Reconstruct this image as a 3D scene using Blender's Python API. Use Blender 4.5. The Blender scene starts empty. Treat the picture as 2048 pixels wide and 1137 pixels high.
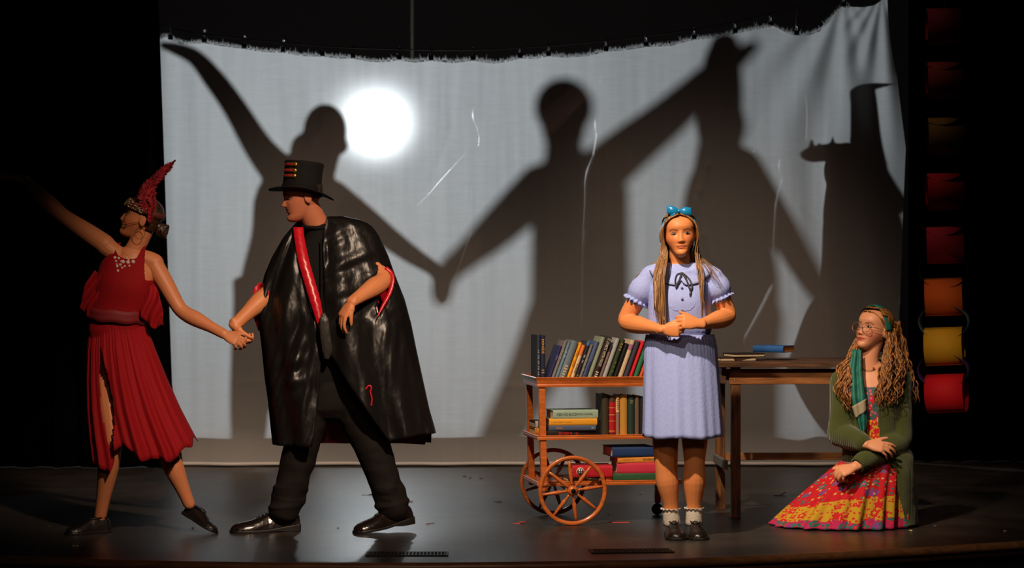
import bpy, bmesh, math, random
import numpy as np
from mathutils import Vector, Matrix, Euler
random.seed(7)
rng = np.random.default_rng(11)
C = bpy.context.scene.collection
sc = bpy.context.scene

# ------------------------------------------------------------------ camera, world, lights, exposure
CAM_D, CAM_H, FPX, YH = 12.0, 1.38, 4872.0, 520.0      # camera distance, height, focal length in px, horizon row
SCREEN_Y = 4.4
cam_data = bpy.data.cameras.new('camera')
cam_data.sensor_width = 36.0
cam_data.lens = FPX / 2048 * 36.0
cam_data.shift_y = -(568.5 - YH) / 2048
cam_data.clip_end = 80
cam_data.dof.use_dof = True
cam_data.dof.focus_distance = CAM_D + 0.15
cam_data.dof.aperture_fstop = 3.5
cam = bpy.data.objects.new('camera', cam_data)
cam.location = (0, -CAM_D, CAM_H)
cam.rotation_euler = (math.pi / 2, 0, 0)
C.objects.link(cam)
sc.camera = cam

world = bpy.data.worlds.new('world')
sc.world = world
world.use_nodes = True
world.node_tree.nodes['Background'].inputs[0].default_value = (0.55, 0.6, 0.7, 1)
world.node_tree.nodes['Background'].inputs[1].default_value = 0.0025

sc.view_settings.view_transform = 'Standard'
sc.view_settings.look = 'None'
sc.view_settings.gamma = 1.0
sc.view_settings.use_curve_mapping = False
sc.view_settings.exposure = 0.0
sc.cycles.max_bounces = 6
sc.cycles.diffuse_bounces = 3
sc.cycles.glossy_bounces = 3
sc.cycles.transmission_bounces = 5
sc.cycles.transparent_max_bounces = 6
sc.cycles.caustics_reflective = False
sc.cycles.caustics_refractive = False
sc.cycles.use_denoising = True
sc.cycles.sample_clamp_indirect = 4.0

LAMP = Vector(((755 - 1024) * (CAM_D + SCREEN_Y + 3.5) / FPX, SCREEN_Y + 3.5,
               CAM_H - (250 - YH) * (CAM_D + SCREEN_Y + 3.5) / FPX))


def light(name, kind, loc, target, energy, color, size=0.1, angle=None, blend=0.5):
    d = bpy.data.lights.new(name, kind)
    d.energy = energy
    d.color = color
    if kind in ('POINT', 'SPOT'):
        d.shadow_soft_size = size
    if kind == 'SPOT':
        d.spot_size = math.radians(angle)
        d.spot_blend = blend
    o = bpy.data.objects.new(name, d)
    o.location = loc
    if target is not None:
        o.rotation_euler = (Vector(target) - Vector(loc)).to_track_quat('-Z', 'Y').to_euler()
    C.objects.link(o)
    return o


WARM = (1.0, 0.76, 0.54)
light('back_lamp', 'SPOT', LAMP, (0.35, SCREEN_Y, 1.25), 640, (0.88, 0.96, 1.0), 0.085, 150, 0.3)
light('key_spot', 'SPOT', (-1.2, -4.5, 6.8), (0.9, 0.2, 0.85), 3300, WARM, 0.10, 19, 0.9)
light('wash_spot', 'SPOT', (1.3, -6.4, 5.6), (-1.0, 0.35, 0.85), 2700, (1.0, 0.72, 0.52), 0.15, 21, 0.9)
light('side_spot', 'SPOT', (-1.6, -6.0, 5.2), (2.0, 0.6, 0.55), 800, WARM, 0.12, 19, 0.9)
light('chain_fill', 'SPOT', (0.4, -6.0, 5.0), (2.55, 2.0, 0.30), 460, (1.0, 0.78, 0.58), 0.12, 13, 1.0)  # added spot that only brightens the paper chain
light('front_fill', 'SPOT', (0.4, -9.5, 4.6), (0.2, -0.8, -0.1), 330, (1.0, 0.68, 0.47), 0.5, 33, 1.0)
for X_ in (-1.25, 1.15):
    light('overhead_wash', 'SPOT', (X_, 0.2, 6.6), (X_, 4.4, -1.3), 780, (1.0, 0.74, 0.55), 0.3, 36, 1.0)

# ------------------------------------------------------------------ coordinates
def P(px, py, Y):
    s = (CAM_D + Y) / FPX
    return Vector(((px - 1024) * s, Y, CAM_H - (py - YH) * s))


def px2m(n, Y):
    return n * (CAM_D + Y) / FPX


# ------------------------------------------------------------------ tagging
def tag(o, label=None, cat=None, group=None, kind=None):
    if label: o['label'] = label
    if cat: o['category'] = cat
    if group: o['group'] = group
    if kind: o['kind'] = kind
    return o


def empty(name, loc=(0, 0, 0), rz=0.0, label=None, cat=None, group=None):
    o = bpy.data.objects.new(name, None)
    o.empty_display_size = 0.1
    o.location = loc
    o.rotation_euler = (0, 0, rz)
    C.objects.link(o)
    return tag(o, label, cat, group)


def link_mesh(name, me, mats=None, parent=None, smooth=True):
    if mats is not None:
        for m in (mats if isinstance(mats, (list, tuple)) else [mats]):
            me.materials.append(m)
    if smooth:
        me.polygons.foreach_set('use_smooth', [True] * len(me.polygons))
    o = bpy.data.objects.new(name, me)
    C.objects.link(o)
    if parent is not None:
        o.parent = parent
    return o


def solid(o, t, off=0.0):
    m = o.modifiers.new('thick', 'SOLIDIFY')
    m.thickness = t
    m.offset = off
    return o


def bev(o, w, seg=2):
    m = o.modifiers.new('bevel', 'BEVEL')
    m.width = w
    m.segments = seg
    m.limit_method = 'ANGLE'
    m.angle_limit = math.radians(40)
    return o


# ------------------------------------------------------------------ mesh builder
def catmull(pts, k):
    pts = [np.array(p, float) for p in pts]
    if k <= 1 or len(pts) < 3:
        if k > 1:
            return [pts[0] + (pts[1] - pts[0]) * i / k for i in range(k)] + [pts[1]]
        return pts
    out = []
    n = len(pts)
    for i in range(n - 1):
        p0 = pts[i - 1] if i > 0 else 2 * pts[0] - pts[1]
        p1, p2 = pts[i], pts[i + 1]
        p3 = pts[i + 2] if i + 2 < n else 2 * pts[-1] - pts[-2]
        for j in range(k):
            t = j / k
            out.append(0.5 * ((2 * p1) + (-p0 + p2) * t + (2 * p0 - 5 * p1 + 4 * p2 - p3) * t * t
                              + (-p0 + 3 * p1 - 3 * p2 + p3) * t ** 3))
    out.append(pts[-1])
    return out


class MB:
    def __init__(self):
        self.v, self.f, self.m = [], [], []
        self.mi = 0

    def add(self, verts, faces):
        b = len(self.v)
        self.v.extend([tuple(map(float, p)) for p in verts])
        for f in faces:
            self.f.append(tuple(i + b for i in f))
            self.m.append(self.mi)

    def box(self, c, s, M=None):
        vs = []
        for dz in (-1, 1):
            for dx, dy in ((-1, -1), (1, -1), (1, 1), (-1, 1)):
                p = Vector((dx * s[0] / 2, dy * s[1] / 2, dz * s[2] / 2))
                if M is not None: p = M @ p
                vs.append(Vector(c) + p)
        self.add(vs, [(3, 2, 1, 0), (4, 5, 6, 7), (0, 1, 5, 4), (1, 2, 6, 5), (2, 3, 7, 6), (3, 0, 4, 7)])
        return self

    def rings(self, rings, closed=True, caps=(True, True)):
        n = len(rings[0])
        vs = [p for r in rings for p in r]
        fs = []
        for i in range(len(rings) - 1):
            for j in range(n if closed else n - 1):
                a, b = i * n + j, i * n + (j + 1) % n
                fs.append((a, b, b + n, a + n))
        if caps[0]: fs.append(tuple(range(n - 1, -1, -1)))
        if caps[1]: fs.append(tuple(range((len(rings) - 1) * n, len(rings) * n)))
        self.add(vs, fs)
        return self

    def tube(self, pts, rad, ref=None, refs=None, n=12, sub=1, cap='round', power=2.0, twist=0.0):
        """pts: joints; rad: r or (a, b) per joint; ref = direction of axis a"""
        rad = [((r, r) if not isinstance(r, (tuple, list)) else r) for r in rad]
        P_ = catmull(pts, sub)
        R_ = catmull([np.array(r, float) for r in rad], sub)
        RF = None
        if refs is not None:
            RF = catmull([np.array(r, float) for r in refs], sub)
        P_ = [Vector(p) for p in P_]
        m = len(P_)
        tang = []
        for i in range(m):
            t = P_[min(i + 1, m - 1)] - P_[max(i - 1, 0)]
            tang.append(t.normalized() if t.length > 1e-9 else Vector((0, 0, 1)))
        rr = Vector(ref) if ref is not None else None
        if rr is None and RF is None:
            rr = Vector((1, 0, 0)) if abs(tang[0].x) < 0.8 else Vector((0, 1, 0))
        rings = []
        def ring(p, t, s, a, b):
            u = t.cross(s).normalized()
            out = []
            for j in range(n):
                th = 2 * math.pi * j / n + twist
                c, q = math.cos(th), math.sin(th)
                if power != 2.0:
                    e = 2.0 / power
                    c = math.copysign(abs(c) ** e, c)
                    q = math.copysign(abs(q) ** e, q)
                out.append(p + s * (a * c) + u * (b * q))
            return out
        prev = None
        S = []
        for i in range(m):
            base = Vector(RF[i]) if RF is not None else (prev if prev is not None else rr)
            s = base - tang[i] * base.dot(tang[i])
            if s.length < 1e-6: s = tang[i].orthogonal()
            s.normalize()
            prev = s
            S.append(s)
        if cap == 'round':
            a, b = R_[0]; r = min(a, b)
            for k in (0.97, 0.75, 0.4):
                q = math.sqrt(max(0, 1 - k * k))
                rings.append(ring(P_[0] - tang[0] * (r * k), tang[0], S[0], max(a - r + r * q, 1e-4), max(b - r + r * q, 1e-4)))
        for i in range(m):
            rings.append(ring(P_[i], tang[i], S[i], max(R_[i][0], 1e-4), max(R_[i][1], 1e-4)))
        if cap == 'round':
            a, b = R_[-1]; r = min(a, b)
            for k in (0.4, 0.75, 0.97):
                q = math.sqrt(max(0, 1 - k * k))
                rings.append(ring(P_[-1] + tang[-1] * (r * k), tang[-1], S[-1], max(a - r + r * q, 1e-4), max(b - r + r * q, 1e-4)))
        cc = cap != 'open'
        self.rings(rings, True, (cc, cc))
        return self

    def ellipsoid(self, c, r, M=None, nu=16, nv=10):
        rings = []
        for i in range(nv + 1):
            th = math.pi * (i + 0.02) / (nv + 0.04)
            rg = []
            for j in range(nu):
                ph = 2 * math.pi * j / nu
                p = Vector((r[0] * math.sin(th) * math.cos(ph), r[1] * math.sin(th) * math.sin(ph), -r[2] * math.cos(th)))
                if M is not None: p = M @ p
                rg.append(Vector(c) + p)
            rings.append(rg)
        return self.rings(rings)

    def lathe(self, prof, n=24, c=(0, 0, 0), M=None, caps=(True, True), phase=0.0):
        rings = []
        for r, z in prof:
            rg = []
            for j in range(n):
                a = 2 * math.pi * j / n + phase
                p = Vector((r * math.cos(a), r * math.sin(a), z))
                if M is not None: p = M @ p
                rg.append(Vector(c) + p)
            rings.append(rg)
        return self.rings(rings, True, caps)

    def strip(self, left, right):
        """ribbon between two polylines"""
        n = len(left)
        self.add(list(left) + list(right), [(i, i + 1, n + i + 1, n + i) for i in range(n - 1)])
        return self

    def mesh(self, name, off=None):
        me = bpy.data.meshes.new(name)
        v = self.v
        if off is not None:
            ox, oy, oz = off
            v = [(x - ox, y - oy, z - oz) for x, y, z in v]
        me.from_pydata(v, [], self.f)
        if any(self.m):
            me.polygons.foreach_set('material_index', self.m)
        me.update()
        return me

    def build(self, name, mats, parent=None, off=None, smooth=True):
        me = self.mesh(name, off)
        o = link_mesh(name, me, mats, parent, smooth)
        return o


def me_arrays(me):
    n = len(me.vertices)
    co = np.empty(n * 3); me.vertices.foreach_get('co', co)
    return co.reshape(-1, 3)


def smooth_mesh(me, it, lam=0.5):
    co = me_arrays(me)
    ne = len(me.edges)
    ed = np.empty(ne * 2, dtype=np.int64); me.edges.foreach_get('vertices', ed)
    ed = ed.reshape(-1, 2)
    deg = np.bincount(ed.ravel(), minlength=len(co)).astype(float)[:, None]
    deg[deg == 0] = 1
    for _ in range(it):
        acc = np.zeros_like(co)
        for k in range(3):
            acc[:, k] = np.bincount(ed[:, 0], co[ed[:, 1], k], len(co)) + np.bincount(ed[:, 1], co[ed[:, 0], k], len(co))
        co = co + lam * (acc / deg - co)
    me.vertices.foreach_set('co', co.ravel())
    me.update()


def remesh(mb, voxel, smooth=2, keep_largest=False):
    me = mb.mesh('tmp')
    o = bpy.data.objects.new('tmp', me)
    C.objects.link(o)
    m = o.modifiers.new('r', 'REMESH')
    m.mode = 'VOXEL'
    m.voxel_size = voxel
    m.adaptivity = 0.0
    dg = bpy.context.evaluated_depsgraph_get()
    new = bpy.data.meshes.new_from_object(o.evaluated_get(dg))
    bpy.data.objects.remove(o)
    bpy.data.meshes.remove(me)
    if smooth: smooth_mesh(new, smooth)
    new.materials.clear()
    return new


def wrinkle(me, amp, freq, seed=0.0, stretch=(1, 1, 1), mask=None, ridged=False):
    """push the vertices along their normals by smooth noise (cloth folds)"""
    from mathutils import noise
    me.update()
    co = me_arrays(me)
    n = len(co)
    no = np.empty(n * 3); me.vertex_normals.foreach_get('vector', no); no = no.reshape(-1, 3)
    d = np.empty(n)
    for i in range(n):
        x, y, z = co[i]
        q = Vector((x * stretch[0] * freq + seed, y * stretch[1] * freq - seed, z * stretch[2] * freq + 2 * seed))
        w = noise.noise(q + Vector((0.7 * noise.noise(q * 0.6), 0.7 * noise.noise(q * 0.6 + Vector((9, 0, 0))), 0)))
        d[i] = (1 - 2.2 * abs(w)) if ridged else w
    if mask is not None: d = d * mask(co)
    co = co + no * (d * amp)[:, None]
    me.vertices.foreach_set('co', co.ravel())
    me.update()


def cut_faces(me, pred):
    """delete the faces whose centre satisfies pred(array of centres) -> bool array"""
    n = len(me.polygons)
    c = np.empty(n * 3); me.polygons.foreach_get('center', c); c = c.reshape(-1, 3)
    kill = pred(c)
    bm = bmesh.new(); bm.from_mesh(me)
    bm.faces.ensure_lookup_table()
    bmesh.ops.delete(bm, geom=[bm.faces[i] for i in np.nonzero(kill)[0]], context='FACES')
    bm.to_mesh(me); bm.free()
    me.update()


def set_col(me, cols, name='Col'):
    a = me.color_attributes.new(name, 'FLOAT_COLOR', 'POINT')
    c = np.ones((len(me.vertices), 4)); c[:, :3] = cols
    a.data.foreach_set('color', c.ravel())


def shift_mesh(me, off):
    me.transform(Matrix.Translation(-Vector(off)))


def inpoly(x, z, poly):
    poly = np.array(poly, float)
    inside = np.zeros(len(x), bool)
    j = len(poly) - 1
    for i in range(len(poly)):
        xi, zi = poly[i]; xj, zj = poly[j]
        c = ((zi > z) != (zj > z)) & (x < (xj - xi) * (z - zi) / (zj - zi + 1e-12) + xi)
        inside ^= c
        j = i
    return inside


def text_mesh(s, size, depth=0.0006, align='CENTER', width=None):
    cu = bpy.data.curves.new('t', 'FONT')
    cu.body = s
    cu.size = size
    cu.extrude = depth
    cu.align_x = align
    cu.align_y = 'CENTER'
    cu.resolution_u = 2
    o = bpy.data.objects.new('t', cu)
    C.objects.link(o)
    dg = bpy.context.evaluated_depsgraph_get()
    me = bpy.data.meshes.new_from_object(o.evaluated_get(dg))
    bpy.data.objects.remove(o)
    bpy.data.curves.remove(cu)
    co = me_arrays(me)
    if width is not None and len(co):
        w = co[:, 0].max() - co[:, 0].min()
        me.transform(Matrix.Scale(width / w, 4, (1, 0, 0)))
    return me


# ------------------------------------------------------------------ materials
def hexc(r, g, b):
    f = lambda c: (c / 255 / 12.92) if c / 255 <= 0.04045 else ((c / 255 + 0.055) / 1.055) ** 2.4
    return (f(r), f(g), f(b))


MATS = {}


def mat(name, col, rough=0.6, metal=0.0, bump=0.0, scale=40.0, stretch=(1, 1, 1), var=0.0, spec=0.5, coat=0.0,
        sheen=0.0, attr=False, sss=0.0, detail=4.0):
    if name in MATS: return MATS[name]
    m = bpy.data.materials.new(name)
    m.use_nodes = True
    nt = m.node_tree
    b = nt.nodes['Principled BSDF']
    b.inputs['Base Color'].default_value = (*col, 1)
    b.inputs['Roughness'].default_value = rough
    b.inputs['Metallic'].default_value = metal
    b.inputs['Specular IOR Level'].default_value = spec
    b.inputs['Coat Weight'].default_value = coat
    b.inputs['Coat Roughness'].default_value = 0.15
    b.inputs['Sheen Weight'].default_value = sheen
    if sss:
        b.inputs['Subsurface Weight'].default_value = sss
        b.inputs['Subsurface Radius'].default_value = (0.012, 0.005, 0.003)
        b.inputs['Subsurface Scale'].default_value = 1.0
    cs = None
    if attr:
        a = nt.nodes.new('ShaderNodeAttribute'); a.attribute_name = 'Col'
        cs = a.outputs['Color']
        nt.links.new(cs, b.inputs['Base Color'])
    if bump or var:
        tc = nt.nodes.new('ShaderNodeTexCoord')
        mp = nt.nodes.new('ShaderNodeMapping')
        mp.inputs['Scale'].default_value = stretch
        nt.links.new(tc.outputs['Object'], mp.inputs['Vector'])
        nz = nt.nodes.new('ShaderNodeTexNoise')
        nz.inputs['Scale'].default_value = scale
        nz.inputs['Detail'].default_value = detail
        nt.links.new(mp.outputs['Vector'], nz.inputs['Vector'])
        if bump:
            bp = nt.nodes.new('ShaderNodeBump')
            bp.inputs['Strength'].default_value = min(1.0, bump)
            bp.inputs['Distance'].default_value = 0.01
            nt.links.new(nz.outputs['Fac'], bp.inputs['Height'])
            nt.links.new(bp.outputs['Normal'], b.inputs['Normal'])
        if var:
            mx = nt.nodes.new('ShaderNodeMix'); mx.data_type = 'RGBA'; mx.blend_type = 'MULTIPLY'
            mx.inputs['Factor'].default_value = 1.0
            rp = nt.nodes.new('ShaderNodeValToRGB')
            lo = max(0.0, 1 - var)
            rp.color_ramp.elements[0].position = 0.3
            rp.color_ramp.elements[0].color = (lo, lo, lo, 1)
            rp.color_ramp.elements[1].position = 0.7
            rp.color_ramp.elements[1].color = (1 + var * 0.3,) * 3 + (1,)
            nt.links.new(nz.outputs['Fac'], rp.inputs['Fac'])
            if cs is not None: nt.links.new(cs, mx.inputs['A'])
            else: mx.inputs['A'].default_value = (*col, 1)
            nt.links.new(rp.outputs['Color'], mx.inputs['B'])
            nt.links.new(mx.outputs['Result'], b.inputs['Base Color'])
    MATS[name] = m
    return m


M_SKIN = mat('skin', (0.62, 0.33, 0.20), 0.48, attr=True, sss=0.12, spec=0.35)
M_SCLERA = mat('eye', (0.6, 0.55, 0.5), 0.2, attr=True)
M_BLACKCLOTH = mat('black_cloth', hexc(16, 15, 15), 0.85, bump=0.3, scale=60, spec=0.2)
M_VELVET = mat('black_velour', (0.0035, 0.0035, 0.004), 0.95, spec=0.05)
M_LEATHER = mat('black_leather', hexc(22, 18, 17), 0.32, bump=0.25, scale=90)
M_METAL = mat('dark_metal', hexc(30, 30, 32), 0.4, 0.8)
M_STEEL = mat('steel', hexc(150, 155, 160), 0.3, 1.0)
# ------------------------------------------------------------------ the setting
def apron_y(x):
    return 0.0869 * x * x + 0.1127 * x - 0.87


def floor_mat():
    m = mat('stage_floor', hexc(48, 42, 38), 0.34, spec=0.5)
    nt = m.node_tree; b = nt.nodes['Principled BSDF']
    tc = nt.nodes.new('ShaderNodeTexCoord')
    n1 = nt.nodes.new('ShaderNodeTexNoise'); n1.inputs['Scale'].default_value = 3.0; n1.inputs['Detail'].default_value = 8
    mp = nt.nodes.new('ShaderNodeMapping'); mp.inputs['Scale'].default_value = (1.0, 5.0, 1.0)
    n2 = nt.nodes.new('ShaderNodeTexNoise'); n2.inputs['Scale'].default_value = 26; n2.inputs['Detail'].default_value = 6
    br = nt.nodes.new('ShaderNodeTexBrick')
    br.inputs['Scale'].default_value = 1.0
    br.inputs['Brick Width'].default_value = 0.28
    br.inputs['Row Height'].default_value = 0.055
    br.inputs['Mortar Size'].default_value = 0.0018
    br.inputs['Color1'].default_value = (0.36, 0.36, 0.36, 1)
    br.inputs['Color2'].default_value = (0.62, 0.62, 0.62, 1)
    br.inputs['Mortar'].default_value = (0, 0, 0, 1)
    L = nt.links
    L.new(tc.outputs['Object'], n1.inputs['Vector']); L.new(tc.outputs['Object'], mp.inputs['Vector'])
    L.new(mp.outputs['Vector'], n2.inputs['Vector']); L.new(tc.outputs['Object'], br.inputs['Vector'])
    rp = nt.nodes.new('ShaderNodeMapRange')
    rp.inputs['To Min'].default_value = 0.24; rp.inputs['To Max'].default_value = 0.46
    add = nt.nodes.new('ShaderNodeMath'); add.operation = 'ADD'
    mul = nt.nodes.new('ShaderNodeMath'); mul.operation = 'MULTIPLY'; mul.inputs[1].default_value = 0.35
    L.new(br.outputs['Color'], mul.inputs[0]); L.new(mul.outputs[0], add.inputs[0])
    mu2 = nt.nodes.new('ShaderNodeMath'); mu2.operation = 'MULTIPLY'; mu2.inputs[1].default_value = 0.7
    L.new(n2.outputs['Fac'], mu2.inputs[0]); L.new(mu2.outputs[0], add.inputs[1])
    L.new(add.outputs[0], rp.inputs['Value']); L.new(rp.outputs['Result'], b.inputs['Roughness'])
    cr = nt.nodes.new('ShaderNodeValToRGB')
    cr.color_ramp.elements[0].position = 0.35; cr.color_ramp.elements[0].color = (*hexc(38, 33, 30), 1)
    cr.color_ramp.elements[1].position = 0.7; cr.color_ramp.elements[1].color = (*hexc(56, 49, 44), 1)
    L.new(n1.outputs['Fac'], cr.inputs['Fac']); L.new(cr.outputs['Color'], b.inputs['Base Color'])
    bp = nt.nodes.new('ShaderNodeBump'); bp.inputs['Strength'].default_value = 0.12; bp.inputs['Distance'].default_value = 0.004
    L.new(n2.outputs['Fac'], bp.inputs['Height']); L.new(bp.outputs['Normal'], b.inputs['Normal'])
    return m


xs = np.linspace(-5.5, 5.5, 56)
mb = MB()
top = [(x, apron_y(x), 0.0) for x in xs]
back = [(x, 10.5, 0.0) for x in xs]
tb = [(x, apron_y(x), -0.03) for x in xs]
bb = [(x, 10.5, -0.03) for x in xs]
mb.strip(top, back); mb.strip(bb, tb)
fl = mb.build('floor', floor_mat(), smooth=False); tag(fl, kind='structure')

M_LIP = mat('lip_wood', hexc(128, 88, 58), 0.38, bump=0.2, scale=14, stretch=(0.3, 4, 4), var=0.4)
prof = [(0.0, 0.002), (-0.028, 0.002), (-0.042, -0.006), (-0.046, -0.020), (-0.042, -0.034), (-0.028, -0.040), (0.0, -0.040)]
mb = MB()
mb.rings([[(x, apron_y(x) + a, b) for a, b in prof] for x in xs], closed=True)
tag(mb.build('trim_1', M_LIP), kind='structure')
prof = [(0.01, -0.0405), (-0.010, -0.0405), (-0.016, -0.05), (-0.016, -0.065), (-0.004, -0.072), (0.01, -0.072)]
mb = MB()
mb.rings([[(x, apron_y(x) + a, b) for a, b in prof] for x in xs], closed=True)
tag(mb.build('trim_2', mat('lip_dark', hexc(84, 58, 40), 0.5, var=0.3)), kind='structure')
mb = MB()
mb.strip([(x, apron_y(x) + 0.012, -1.0) for x in xs], [(x, apron_y(x) + 0.012, -0.073) for x in xs])
mb.strip([(x, apron_y(x) + 0.05, -0.073) for x in xs], [(x, apron_y(x) + 0.05, -1.0) for x in xs])
tag(mb.build('wall_front', mat('apron_paint', hexc(14, 11, 10), 0.6), smooth=False), kind='structure')

M_WALLB = mat('back_wall', (0.12, 0.124, 0.135), 0.85, bump=0.2, scale=8)
mb = MB(); mb.box((0, 10.55, 3.2), (11.2, 0.1, 6.6))
tag(mb.build('wall_back', M_WALLB, smooth=False), kind='structure')


def drape(name, x0, x1, y, z0, z1, folds, amp, seed, label, xb0=None, xb1=None):
    """a hanging curtain; bottom edge may be shifted to xb0..xb1"""
    r = random.Random(seed)
    n = 150
    ph = [r.uniform(0, 6.28) for _ in range(3)]
    rows = np.linspace(z1, z0, 16)
    mb = MB()
    vs, fs = [], []
    for i, z in enumerate(rows):
        t = i / 15
        a = x0 + ((xb0 if xb0 is not None else x0) - x0) * t
        b = x1 + ((xb1 if xb1 is not None else x1) - x1) * t
        for j in range(n + 1):
            u = j / n
            w = math.sin(u * folds * 6.283 + ph[0] + 0.6 * math.sin(u * 9 + ph[1])) * amp * (0.7 + 0.3 * t)
            w += 0.4 * amp * math.sin(u * folds * 2.7 * 6.283 + ph[2])
            vs.append((a + (b - a) * u, y + w, z))
    for i in range(15):
        for j in range(n):
            k = i * (n + 1) + j
            fs.append((k, k + 1, k + n + 2, k + n + 1))
    mb.add(vs, fs)
    o = mb.build(name, M_VELVET)
    solid(o, 0.006)
    return tag(o, label, 'curtain')


# black masking legs at both sides of the white cloth
drape('stage_curtain', -5.2, -2.42, 4.15, 0.005, 5.2, 13, 0.05, 1, 'black velour stage curtain left of the white cloth', -5.2, -2.24)
drape('stage_curtain', 2.70, 5.3, 4.62, 0.005, 5.2, 13, 0.05, 2, 'black velour stage curtain right of the white cloth, behind the paper chain')


# ------------------------------------------------------------------ the white cloth
def cloth_mat():
    m = bpy.data.materials.new('white_cloth'); m.use_nodes = True
    nt = m.node_tree; nt.nodes.clear(); L = nt.links
    out = nt.nodes.new('ShaderNodeOutputMaterial')
    tc = nt.nodes.new('ShaderNodeTexCoord')
    mp = nt.nodes.new('ShaderNodeMapping'); mp.inputs['Scale'].default_value = (2.2, 1, 60)
    nz = nt.nodes.new('ShaderNodeTexNoise'); nz.inputs['Scale'].default_value = 3.0; nz.inputs['Detail'].default_value = 5
    mp2 = nt.nodes.new('ShaderNodeMapping'); mp2.inputs['Scale'].default_value = (9, 1, 0.5)
    nz2 = nt.nodes.new('ShaderNodeTexNoise'); nz2.inputs['Scale'].default_value = 2.0; nz2.inputs['Detail'].default_value = 3
    L.new(tc.outputs['Object'], mp.inputs['Vector']); L.new(mp.outputs['Vector'], nz.inputs['Vector'])
    L.new(tc.outputs['Object'], mp2.inputs['Vector']); L.new(mp2.outputs['Vector'], nz2.inputs['Vector'])
    ad = nt.nodes.new('ShaderNodeMath'); ad.operation = 'ADD'
    L.new(nz.outputs['Fac'], ad.inputs[0]); L.new(nz2.outputs['Fac'], ad.inputs[1])
    cr = nt.nodes.new('ShaderNodeMapRange'); cr.inputs['From Min'].default_value = 0.6; cr.inputs['From Max'].default_value = 1.4
    cr.inputs['To Min'].default_value = 0.50; cr.inputs['To Max'].default_value = 0.66
    L.new(ad.outputs[0], cr.inputs['Value'])
    tl = nt.nodes.new('ShaderNodeBsdfTranslucent')
    df = nt.nodes.new('ShaderNodeBsdfDiffuse')
    L.new(cr.outputs['Result'], tl.inputs['Color'])
    df.inputs['Color'].default_value = (0.66, 0.64, 0.62, 1)
    mx = nt.nodes.new('ShaderNodeMixShader'); mx.inputs[0].default_value = 0.55
    L.new(df.outputs[0], mx.inputs[1]); L.new(tl.outputs[0], mx.inputs[2])
    last = mx
    for ior, ro, w in ((1.035, 0.75, 0.012), (1.10, 0.8, 0.012)):      # open weave: some light passes nearly straight
        rf = nt.nodes.new('ShaderNodeBsdfRefraction'); rf.inputs['IOR'].default_value = ior; rf.inputs['Roughness'].default_value = ro
        rf.inputs['Color'].default_value = (0.95, 0.95, 0.95, 1)
        mx2 = nt.nodes.new('ShaderNodeMixShader'); mx2.inputs[0].default_value = w
        L.new(last.outputs[0], mx2.inputs[1]); L.new(rf.outputs[0], mx2.inputs[2])
        last = mx2
    tr = nt.nodes.new('ShaderNodeBsdfTransparent'); mx3 = nt.nodes.new('ShaderNodeMixShader'); mx3.inputs[0].default_value = 0.085
    L.new(last.outputs[0], mx3.inputs[1]); L.new(tr.outputs[0], mx3.inputs[2])
    L.new(mx3.outputs[0], out.inputs['Surface'])
    bp = nt.nodes.new('ShaderNodeBump'); bp.inputs['Strength'].default_value = 0.15; bp.inputs['Distance'].default_value = 0.004
    L.new(ad.outputs[0], bp.inputs['Height']); L.new(bp.outputs['Normal'], df.inputs['Normal'])
    return m


TOPE = [(314, 92), (320, 76), (331, 70), (343, 77), (364, 85), (409, 83), (440, 89), (488, 95), (525, 101), (566, 102), (605, 109),
        (645, 110), (680, 114), (706, 114), (735, 120), (756, 122), (780, 120), (798, 117), (829, 122), (862, 118), (905, 123),
        (946, 118), (989, 124), (1020, 119), (1040, 114), (1070, 114), (1097, 110), (1136, 112), (1175, 109), (1212, 100), (1252, 97), (1292, 91),
        (1340, 89), (1388, 76), (1430, 73), (1470, 64), (1510, 56), (1541, 50), (1566, 61), (1593, 68), (1615, 67), (1636, 60),
        (1658, 40), (1672, 24), (1687, 11), (1708, 14), (1730, 14), (1750, 10), (1761, 2), (1768, -4), (1775, -2)]
LEFTE = [(92, 314), (195, 316), (300, 321), (480, 322), (640, 333), (760, 343), (900, 363), (936, 371)]
RIGHTE = [(-2, 1775), (103, 1788), (183, 1797), (297, 1811), (420, 1806), (600, 1801), (760, 1795), (936, 1790)]


def interp(x, pts):
    a = np.array(pts, float)
    return float(np.interp(x, a[:, 0], a[:, 1]))


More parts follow.
